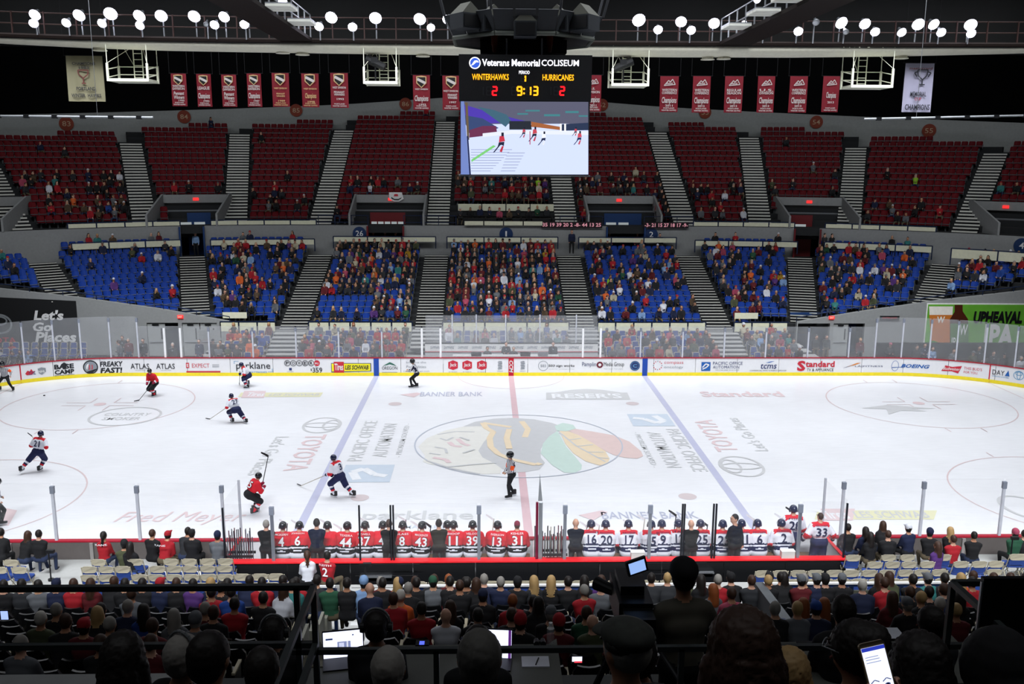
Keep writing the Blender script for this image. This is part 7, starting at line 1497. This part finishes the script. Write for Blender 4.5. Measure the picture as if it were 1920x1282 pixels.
# a few figures standing on the walkway
for u, v_, hd, top, lb in ((1072, 437, 'short', 'navy', 'person in a dark blue coat standing under the number ribbon'), (700, 432, 'short', 'black', 'person in black in the dark red doorway, left'), (722, 430, 'short', 'dark red', 'person in dark red standing in the dark red doorway'), (742, 430, 'long', 'black', 'person with long hair in the dark red doorway'), (1142, 430, 'short', 'dark red', 'person in dark red left of the blue doorway'), (1195, 430, 'short', 'dark red', 'person in dark red at the right of the blue doorway'), (1237, 432, 'short', 'black', 'person in black standing beside the number 2 sign'), (367, 428, 'short', 'light blue', 'person in light blue in the leftmost doorway')):
    q = 28.3 if u == 1072 else (29.4 if u not in (1237,) else 28.6); L = Lbowl(u, q, 6.5); p = bp(L, q, 5.2 if u != 1072 else 5.45); figure('person', FIG[('stand_a', '', hd)], [SKIN[0], HAIRC['dark'], TOPM['black'], TOPM[top], TOPM[top], PANT[1], SHOE, TOPM[top]], lb, 'person', p, PI)
# ================================================================ PRESS ROW, RAILS, FOREGROUND
RAILM = mat('rail_dark_green', '3c4242', .4, .2); 
struct(MB().box((-30, -33.3, 4.5), (30, -31.35, 7.3)).obj('floor', CONCD))
par = struct(MB().box((-30, -31.45, 5.0), (30, -31.25, 7.42)).obj('wall_parapet', mat('parapet_grey', '5a5c5c', .8)))
struct(MB().box((-12, -31.22, 7.42), (PY(325, 1248, -31.3)[0], -31.48, 7.46)).obj('trim_1', mat('ledge_pale', '9a9c9c', .5)))
mb = MB()
for k in range(10): mb.box((-30, -34.1-.8*k, 5), (30, -33.3-.8*k, 7.45+.43*k))
struct(mb.obj('floor', CONCD))
def rail(name, label, segs, r=.021):
    t = thing(name, label, 'railing')
    for i, (a, b, m_) in enumerate(segs): MB().box((-r, 0, -r), (r, (V(b)-V(a)).length, r), 0, Matrix.Translation(a) @ (V(b)-V(a)).to_track_quat('Y', 'Z').to_matrix().to_4x4()).obj(m_, RAILM, t)
    return t
YR = -33.0
zR = PY(1000, 1217, YR)[2]
pp = lambda u, v_, y=YR: tuple(PY(u, v_, y))
mid0 = pp(548, 1219); mid1 = pp(1990, 1219)
rail('foreground_rail', 'dark metal rail crossing the foreground below the press tables', [(mid0[:2]+(zR,), mid1[:2]+(zR,), 'bar')]+[((x, YR, 7.3), (x, YR, zR), 'post') for x in (pp(818, 1217)[0], pp(1278, 1217)[0], pp(1600, 1217)[0])])
zL = PY(400, 1101, YR)[2]; cx = pp(588, 1101)[0]
rail('platform_rail', 'dark rail enclosing the platform at the lower left', [((-9, YR, zL), (cx, YR, zL), 'top_rail'), ((-9, YR, PY(300, 1210, YR)[2]), (cx, YR, PY(300, 1210, YR)[2]), 'mid_rail'), ((cx, YR, zL), (cx, -36.8, zL), 'side_rail'), ((cx, YR, 7.3), (cx, YR, zL), 'corner_post'), ((pp(558, 1150)[0], YR, 7.3), (pp(558, 1150)[0], YR, zL), 'post'), ((cx, YR-.02, PY(300, 1210, YR)[2]), (cx, -36.8, PY(300, 1210, YR)[2]), 'side_rail')], .021)
zR2 = PY(1850, 1092, YR)[2]; cr_ = pp(1786, 1092)[0]
rail('platform_rail', 'dark rail with a corner at the lower right', [((cr_, YR, zR2), (9, YR, zR2), 'top_rail'), ((cr_, YR, zR2), (cr_, -36.8, zR2), 'side_rail'), ((cr_, YR, 7.3), (cr_, YR, zR2), 'corner_post')], .021)
p0 = PY(1838, 1120, -33.6); t = thing('privacy_panel', 'dark panel with steel edge behind the lower right rail', 'panel'); MB().box((p0[0], -33.62, 7.4), (p0[0]+2.2, -33.58, p0[2]+.15)).obj('board', BLACK, t); MB().box((p0[0]-.012, -33.62, 7.4), (p0[0], -33.6, p0[2]+.12)).obj('edge', STEEL, t)
p0 = PY(1415, 1110, -29.); t = thing('aisle_screen', 'grey slanting screen beside the right aisle', 'panel'); mb = MB(); x = 5.35; x = 4.42; vv = [(x, -20.8, 2.55), (x, -22.7, 2.9), (x, -22.7, PY(1451, 1161, -22.7)[2]), (x, -20.8, PY(1425, 1091, -20.8)[2])]; mb.add([*vv, *[(a+.2, b, c) for a, b, c in vv]], [(0, 1, 2, 3), (7, 6, 5, 4), (0, 4, 5, 1), (1, 5, 6, 2), (2, 6, 7, 3), (3, 7, 4, 0)]); mb.obj('board', mat('screen_grey', '5c6064', .7), t); MB().box((x-.03, -22.75, 2.6), (x+.08, -22.65, PY(1451, 1161, -22.7)[2])).obj('end_post', NAVY, t)
TBL = mat('table_grey', '5e605a', .6)
def table(u0, u1, label):
    z = 8.03; a, b = PZ(u0, 1215, z)[0], PZ(u1, 1215, z)[0]; y0, y1 = -32.45, -31.75; t = thing('press_table', label, 'table')
    MB().prism([(a, y0), (b, y0), (b, y1+.1), (b-.08, y1), (a+.08, y1), (a, y1+.1)], z-.04, z).obj('table_top', TBL, t)
    for x in (a+.1, b-.14):
        for y in (y0+.05, y1-.1): MB().box((x, y, 7.3), (x+.04, y+.04, z-.04)).obj('leg', DARK, t)
    return a, b, z
ta = table(590, 1046, 'grey press table with two laptops left of the camera'); tb = table(1446, 1808, 'grey press table with papers right of the standing cameraman')
def laptop(u, v_, y, tilt, yaw, w_, h, label, rect_):
    z = 8.03; x = PY(u, v_, y)[0]; t = thing('laptop', label, 'laptop', (x, y, z), yaw); SCR = em('laptop_screen', 'dfe4ff', 1.5)
    MB().box((-w_/2, -.2, 0), (w_/2, .0, .015)).obj('keyboard', DARK, t); T = Matrix.Rotation(-tilt, 4, 'X')
    MB().box((-w_/2, 0, 0), (w_/2, .012, h), 0, T).obj('lid', DARK, t); MB().box((-w_/2+.008, -.003, .012), (w_/2-.008, -.0005, h-.012), 0, T).obj('screen', SCR, t)
    for (a, b, c, d, col) in rect_: MB().box((-w_/2+w_*a, -.006, h*b), (-w_/2+w_*c, -.0035, h*d), 0, T).obj('screen_picture', em('screen_'+col, col, .9), t)
laptop(643, 1190, -31.97, .25, .18, .36, .25, 'open laptop with bright white page, left press table', [(.08, .68, .25, .74, '30406a'), (.36, .3, .68, .6, '8a94c0'), (.4, .34, .52, .56, 'dfe4ff'), (.58, .3, .62, .6, 'eceffa'), (.72, .78, .76, .82, '30406a')])
laptop(922, 1190, -32.0, .2, -.1, .36, .27, 'laptop half hidden behind the grey haired head', [(.9, .02, .97, .96, '5a2a7a')])
def small(name, label, cat, u, v_, z, fn_): p = PZ(u, v_, z); t = thing(name, label, cat, (p[0], p[1], z)); fn_(t); return t
def mk(lo, hi, nm, m_): return lambda t: MB().box(lo, hi).obj(nm, m_, t)
small('phone', 'phone with small blue display on the left press table', 'phone', 792, 1209, 8.03, lambda t: (MB().box((-.06, -.05, 0), (.06, .04, .03)).obj('body', DARK, t), MB().box((-.025, -.052, .032), (.02, .01, .034)).obj('display', em('display_blue', '5a6cff', 1.2), t)))
small('notebook', 'open notebook with a pen on the left press table', 'notebook', 1004, 1243, 8.03, lambda t: (MB().box((-.12, -.07, 0), (.12, .1, .01)).obj('pages', PAP, t), MB().tube((-.0, -.05, .016), (.03, .06, .016), .006).obj('pen', BLACK, t)))
small('water_bottle', 'clear water bottle with a white cap on the press table', 'bottle', 1032, 1210, 8.03, lambda t: (MB().tube((0, 0, 0), (0, 0, .17), .033, 0, 14).obj('body', glassmat('bottle_clear', .1), t), MB().tube((0, 0, .17), (0, 0, .2), .033, 0, 14, .018).obj('shoulder', glassmat('bottle_clear', .1), t), MB().tube((0, 0, .2), (0, 0, .225), .018, 0, 12).obj('cap', WHITE, t)))
small('binoculars', 'black binoculars beside the water bottle', 'binoculars', 1012, 1210, 8.03, lambda t: (MB().tube((-.03, -.03, .03), (-.03, .05, .03), .028, 0, 12, .02).obj('barrel', BLACK, t), MB().tube((.03, -.03, .03), (.03, .05, .03), .028, 0, 12, .02).obj('barrel', BLACK, t), MB().box((-.02, -.01, .02), (.02, .02, .045)).obj('bridge', BLACK, t)))
small('papers', 'white printed sheet on the right press table', 'paper', 1667, 1187, 8.03, mk((-.12, -.1, 0), (.12, .1, .004), 'sheet', PAP)); small('keyboard', 'dark keypad at the front edge of the right table', 'keyboard', 1515, 1207, 8.03, mk((-.1, -.03, 0), (.1, .03, .015), 'keys', DARK)); small('papers', 'small paper stack at the left table corner by the rail', 'paper', 590, 1240, 8.03, mk((-.1, -.1, 0), (.1, .1, .01), 'sheet', mat('paper_tan', '6e6a5a', .8)))
p = PY(1082, 1237, -33.4); t = thing('phone', 'phone screen glowing white and red below the rail', 'phone', tuple(p)); MB().box((-.04, 0, -.03), (.04, .01, .03)).obj('body', BLACK, t); MB().box((-.036, -.002, -.012), (.036, -.0005, .026)).obj('screen', em('phone_white', 'e6e8ff', 1.4), t); MB().box((-.02, -.004, -.02), (.036, -.0025, -.008)).obj('screen_bar', em('phone_red', 'e04050', 1.2), t)
p = PY(8, 1153, -25.5); t = thing('phone', 'phone held up glowing at the left frame edge', 'phone', tuple(p), .0); MB().box((-.07, 0, -.09), (.07, .015, .09)).obj('body', BLACK, t); MB().box((-.055, -.003, -.075), (.06, -.0005, .07)).obj('screen', em('phone_blue', '9ab0f0', 1.3), t)
# phone in the foreground hand
p = PD(1646, 1254, 2.6); t = thing('phone', 'bright phone showing a drawn face in the lower right corner', 'phone', tuple(p), 0); t.rotation_euler = (-.35, -.2, .05)
MB().prism(rr(.075, .15, .01), 0, .009, 0, lambda x, y, z: (x, z, y)).obj('body', mat('phone_gold', '7a6a4a', .4, .5), t); MB().box((-.033, -.002, -.062), (.033, -.0005, .062)).obj('screen', em('phone_page', 'dfe6ff', 1.35), t); MB().box((-.033, -.0035, .052), (.033, -.0022, .062)).obj('status_bar', em('phone_bar', '2a3ab0', 1.), t)
pf = lambda off: (lambda a, b: (a, -.003-off, b))
for x in (-.018, .016):
    lines([(x-.012, -.034, x, -.026), (x, -.026, x+.012, -.032)], .003, pf(.001), em('phone_brow', '6a7298', .8), 'drawn_brow', t); poly_obj(circ(x, -.043, .008, .0045, 12), pf(.001), em('phone_eye', '4a5488', .8), 'drawn_eye', t); poly_obj(circ(x, -.043, .0035, n=8), pf(.002), em('phone_pupil', '10142a', .5), 'drawn_pupil', t)
for z in (.035, .028, .02): MB().box((-.028, -.0035, z), (.02-.3*z, -.0022, z+.002)).obj('text_line', em('phone_text', '9aa4c8', .9), t)
# TV camera on its tripod
CAMB = mat('camera_black', '0a0b0d', .4); p = PY(1178, 1120, -32.1); t = thing('television_camera', 'large television camera with lit viewfinder beside the cameraman', 'camera', (p[0], -32.1, 7.3)); z = p[2]-7.3
MB().box((-.13, -.35, z-.14), (.15, .25, z+.12)).obj('body', CAMB, t); MB().tube((-.1, .12, z+.0), (-.24, .28, z+.0), .045, 0, 16, .062).obj('lens', CAMB, t); MB().box((-.1, -.2, z+.12), (.1, .15, z+.2)).obj('handle', CAMB, t); MB().box((-.1, -.55, z-.2), (.14, -.35, z+.08)).obj('battery', CAMB, t)
vf = PY(1195, 1063, -32.2); v_ = MB().box((-.09, 0, -.06), (.09, .03, .07)).obj('viewfinder', CAMB, t); v_.location = V((vf[0]-p[0], -.1, vf[2]-7.3)); v_.rotation_euler = (-.1, -.22, .25)
MB().box((-.072, -.004, -.045), (.072, -.001, .05)).obj('viewfinder_screen', em('vf_screen', '8fb0e8', 1.1), v_)
for a in (0, 2.1, 4.2): MB().tube((0, 0, z-.18), (.45*math.cos(a+.5), .45*math.sin(a+.5), 0), .03).obj('tripod_leg', DARK, t)
MB().tube((0, 0, z-.35), (0, 0, z-.12), .07, 0, 12).obj('tripod_head', DARK, t); MB().tube((.1, -.2, z-.15), (.35, -.8, z-.4), .018).obj('pan_handle', DARK, t)
# large foreground people
FQ = []
def near_person(key, u, v_, depth, head, hair, top, label, rz=0., s=1., hp=0, hy=0, pose=None, extra=None, hatm=None, stand=False, voxel=.016):
    kw = dict(SITS['a'] if not stand else dict(lean=4, hL=(-.15, .3, 1.15), hR=(.2, .3, 1.2))); kw.update(pose or {}); kw['hy'] = hy; kw['hp'] = hp
    pr_, g = human(**kw, head='bald', wear='woman' if head in ('long', 'bun', 'wide') else 'casual', s=s, fingers=True)
    H, R_ = g['head'], g['HR']; q = []
    e = lambda o, r: q.append(('e', H+R_ @ V(o)*s*1.17, V(r)*s*1.17, R_, 'hair')); c = lambda a, b, ra, rb: q.append(('c', H+R_ @ V(a)*s*1.17, H+R_ @ V(b)*s*1.17, ra*s*1.17, rb*s*1.17, 'hair'))
    if head in ('short', 'crop'): k = .004 if head == 'crop' else .011; e((0, -.014, .012), (.08+k, .093+k, .098+k)); e((0, -.045, -.03), (.07+k, .05+k, .06+k))
    if head == 'thin': e((0, -.035, -.005), (.081, .075, .085))
    if head == 'long': e((0, -.018, .02), (.092, .106, .112)); c((0, -.05, -.03), (0, -.09, -.26), .088, .085); c((-.065, -.02, -.02), (-.08, -.03, -.26), .04, .045); c((.065, -.02, -.02), (.08, -.03, -.26), .04, .045)
    if head == 'wide': e((0, -.02, .02), (.115, .125, .128)); c((0, -.05, -.04), (0, -.08, -.24), .125, .115); c((-.08, -.03, -.05), (-.1, -.04, -.26), .06, .06); c((.08, -.03, -.05), (.1, -.04, -.26), .06, .06)
    if head == 'bun': e((0, -.02, .02), (.098, .115, .118)); e((.02, -.06, .06), (.085, .08, .07)); e((0, -.07, -.03), (.075, .06, .07))
    if head == 'flatcap': e((0, -.014, -.0), (.082, .096, .09))
    if head == 'hood': e((0, -.02, .0), (.13, .135, .145)); c((0, -.06, -.06), (0, -.1, -.2), .13, .13)
    if head == 'beanie': e((0, -.012, .03), (.092, .106, .112))
    queue((key, 'b'), pr_, voxel, CK, 14); 
    if q: queue((key, 'h'), q, .012, ['hair', 'top'], 2)
    FQ.append((key, u, v_, depth, head, hair, top, label, rz, s, g, extra, hatm, bool(q)))
near_person('n1', 232, 1235, 4.59, 'long', 'dark', 'black', 'dark silhouette with long straight hair at lower left', .1)
near_person('n2', 394, 1230, 4.37, 'crop', 'dark', 'black', 'dark silhouette with short hair, left of centre foreground', -.1, hy=-10)
near_person('n3', 492, 1252, 5.15, 'crop', 'dark', 'black', 'close cropped head low in the foreground, right of two silhouettes', 0)
near_person('n4', 728, 1252, 5.15, 'crop', 'grey', 'black', 'white haired head at the bottom below the left laptop', 0)
near_person('n5', 899, 1232, 3.98, 'crop', 'dim', 'dark red', 'large grey cropped head with ears at bottom centre', 0)
near_person('n6', 1172, 1212, 3.92, 'flatcap', 'grey', 'black', 'man in a flat cap looking left, bottom centre right', .15, hy=30, extra='cap')
near_person('n7', 1391, 1215, 3.47, 'wide', 'brown', 'black', 'very large head of fuzzy brown hair at bottom right of centre', 0)
near_person('n8', 1480, 1262, 4.82, 'long', 'blond', 'black', 'dim blond long hair beside the large brown haired head', -.3)
near_person('n9', 1600, 1218, 4.48, 'bun', 'dark', 'dark red', 'dark hair pinned up with glasses, red top, lower right', .35, hy=25, extra='glasses')
near_person('n10', 1722, 1245, 3.92, 'wide', 'dark', 'dark red', 'dark haired silhouette right of the bright phone', 0, s=.9)
near_person('n11', 1866, 1245, 3.81, 'hood', 'dark', 'black', 'hooded dark figure in the lower right corner', .2)
near_person('n12', 1907, 1262, 4.93, 'short', 'ginger', 'dark red', 'person at the right frame edge beside the hooded figure', 0)
near_person('m1', 706, 1172, 7.75, 'short', 'dark', 'black', 'man with headphones seated at the left press table', 0, extra='phones', voxel=.022)
near_person('m2', 514, 1182, 8.1, 'short', 'dark', 'black', 'man with a headset behind the left platform rail', 0, extra='phones', voxel=.022)
near_person('m3', 345, 1228, 5.6, 'short', 'grey', 'black', 'grey haired person with headphones low at the left rail', -.5, extra='phones', voxel=.022)
near_person('m4', 1581, 1143, 7.9, 'crop', 'dark', 'black', 'tall dark haired man in black at the right press table', 0, voxel=.022, s=1.05)
near_person('m5', 1744, 1165, 7.6, 'short', 'dark', 'dark grey', 'man in a grey collared shirt at the right press table', .1, hy=25, voxel=.022)
near_person('m6', 1281, 1082, 7.7, 'flatcap', 'dark', 'khaki', 'cameraman in a khaki shirt and dark cap standing behind the rail', .1, stand=True, extra='blackcap', voxel=.022, s=1.04)
near_person('m7', 896, 1205, 6.6, 'short', 'dark', 'black', 'dark figure seated low behind the big grey head', 0, voxel=.022)
near_person('m8', 1195, 1222, 5.0, 'short', 'dark', 'black', 'dark shoulder shape behind the flat cap man', 0, voxel=.022)
F2 = flush()
nrs = np.random.RandomState(3)
for key, u, v_, depth, head, hair, top, label, rz, s, g, extra, hatm, hasq in FQ:
    tgt = PD(u, v_, depth); h = Matrix.Rotation(rz, 3, 'Z') @ g['head']; loc = tuple(np.array(tgt)-np.array(h))
    o = figure('person', F2[(key, 'b')], [SKIN[1], HAIRC[hair], TOPM['black'], TOPM[top], TOPM[top], PANT[1], SHOE], label, 'person', loc, rz); headparts(o, dict(g, s=s), None)
    if hasq:
        me = F2[(key, 'h')]; n = len(me.vertices); c = np.zeros(n*3); me.vertices.foreach_get('co', c); c = c.reshape(-1, 3); H = np.array(g['head']); d = c-H; d /= np.linalg.norm(d, axis=1)[:, None]+1e-6
        amp = .010 if head in ('wide', 'long', 'bun') else (.002 if head in ('hood', 'beanie', 'flatcap', 'thin') else .005); c += d*(nrs.rand(n, 1)-.4)*amp; me.vertices.foreach_set('co', c.ravel()); me.update()
        hm = TOPM['black'] if head == 'hood' else HAIRC[hair]; setm(me, [hm, hm]); link('hood' if head == 'hood' else 'hair', me, o)
    T = Matrix.Translation(g['head']) @ g['HR'].to_4x4() @ Matrix.Scale(s*1.17, 4)
    if extra in ('cap', 'blackcap'):
        mb = MB().ell((0, -.012, .052), (.092, .108, .056), 0, 20, 8); mb.ell((0, .09, .035), (.062, .05, .012), 0, 14, 6); mb.tube((0, -.01, .01), (0, -.01, .05), .084, 0, 20, .09); hq = mb.obj('flat_cap', mat('cap_tweed', '3a3c38', .9, scale=40, var=.4) if extra == 'cap' else TOPM['black'], o, True); hq.matrix_local = T
        if extra == 'blackcap': MB().ell((0, -.01, .06), (.1, .115, .09), 0, 18, 8).obj('cap_crown', TOPM['black'], hq, True)
    if extra == 'phones':
        hq = link('headphones', None); hq = thing('headphones', 'headphones worn by the '+label.split(' behind')[0].split(' seated')[0].split(' low')[0].replace('with headphones', 'at the table').replace('with a headset', 'by the left rail'), 'headphones') if False else None
        Mw = Matrix.Translation(loc) @ Matrix.Rotation(rz, 4, 'Z') @ T; t = thing('headphones', 'pair of headphones on the '+{'m1': 'man at the left press table', 'm2': 'man behind the platform rail', 'm3': 'grey haired person at lower left'}[key], 'headphones'); t.matrix_world = Mw
        mb = MB(); pts = [(.1*math.cos(a), -.01, .01+.125*math.sin(a)) for a in np.linspace(0, PI, 13)]; mb.path(pts, .009).obj('band', mat('headphone_grey', '6a6e70', .4), t)
        for x in (-1, 1): MB().tube((.085*x, -.01, -.01), (.115*x, -.01, -.01), .042, 0, 16, .036).obj('ear_cup', BLACK, t)
    if extra == 'glasses':
        t = thing('eyeglasses', 'eyeglasses of the woman with pinned up hair', 'glasses'); t.matrix_world = Matrix.Translation(loc) @ Matrix.Rotation(rz, 4, 'Z') @ T
        for x in (-.034, .034): mb = MB(); pts = [(x+.024*math.cos(a), .105, .01+.018*math.sin(a)) for a in np.linspace(0, 2*PI, 13)]; mb.path(pts, .003).obj('rim', STEEL, t); MB().tube((x*2.3, .1, .012), (x*2.5, .0, .012), .003).obj('temple', STEEL, t)
for o in [o for o in COL.objects if o.name.startswith('headphones') and 'label' not in o]: bpy.data.objects.remove(o)
# hand round the bright phone
hp_ = [];
def hc(a, b, ra, rb): hp_.append(('c', V(a), V(b), ra, rb, 'skin'))
hc((-.0, .03, -.12), (.0, .03, -.2), .03, .028); hp_.append(('e', V((0, .03, -.08)), V((.042, .016, .045)), Matrix.Identity(3), 'skin'))
for j, (z, L) in enumerate(((-.045, .03), (-.065, .034), (-.085, .032), (-.102, .026))): hc((.035, .03, z), (.05, .015, z+.004), .0095, .009); hc((.05, .015, z+.004), (.046, -.006, z+.008), .009, .0075)
hc((-.035, .025, -.085), (-.05, .012, -.06), .012, .0105); hc((-.05, .012, -.06), (-.04, -.008, -.035), .0105, .0085)
queue('hand', hp_, .006, ['skin', 'top'], 3); Hm = flush()['hand']; setm(Hm, [SKIN[1], SKIN[1]])
o = link('hand', Hm); ph = [o2 for o2 in COL.objects if o2.get('label', '').startswith('bright phone')][0]; own = [o2 for o2 in COL.objects if o2.get('label', '').startswith('dark haired silhouette right')][0]
bpy.context.view_layer.update(); o.parent = own; o.matrix_parent_inverse = own.matrix_world.inverted(); o.matrix_world = ph.matrix_world
lab(o, 'hand holding the bright phone')
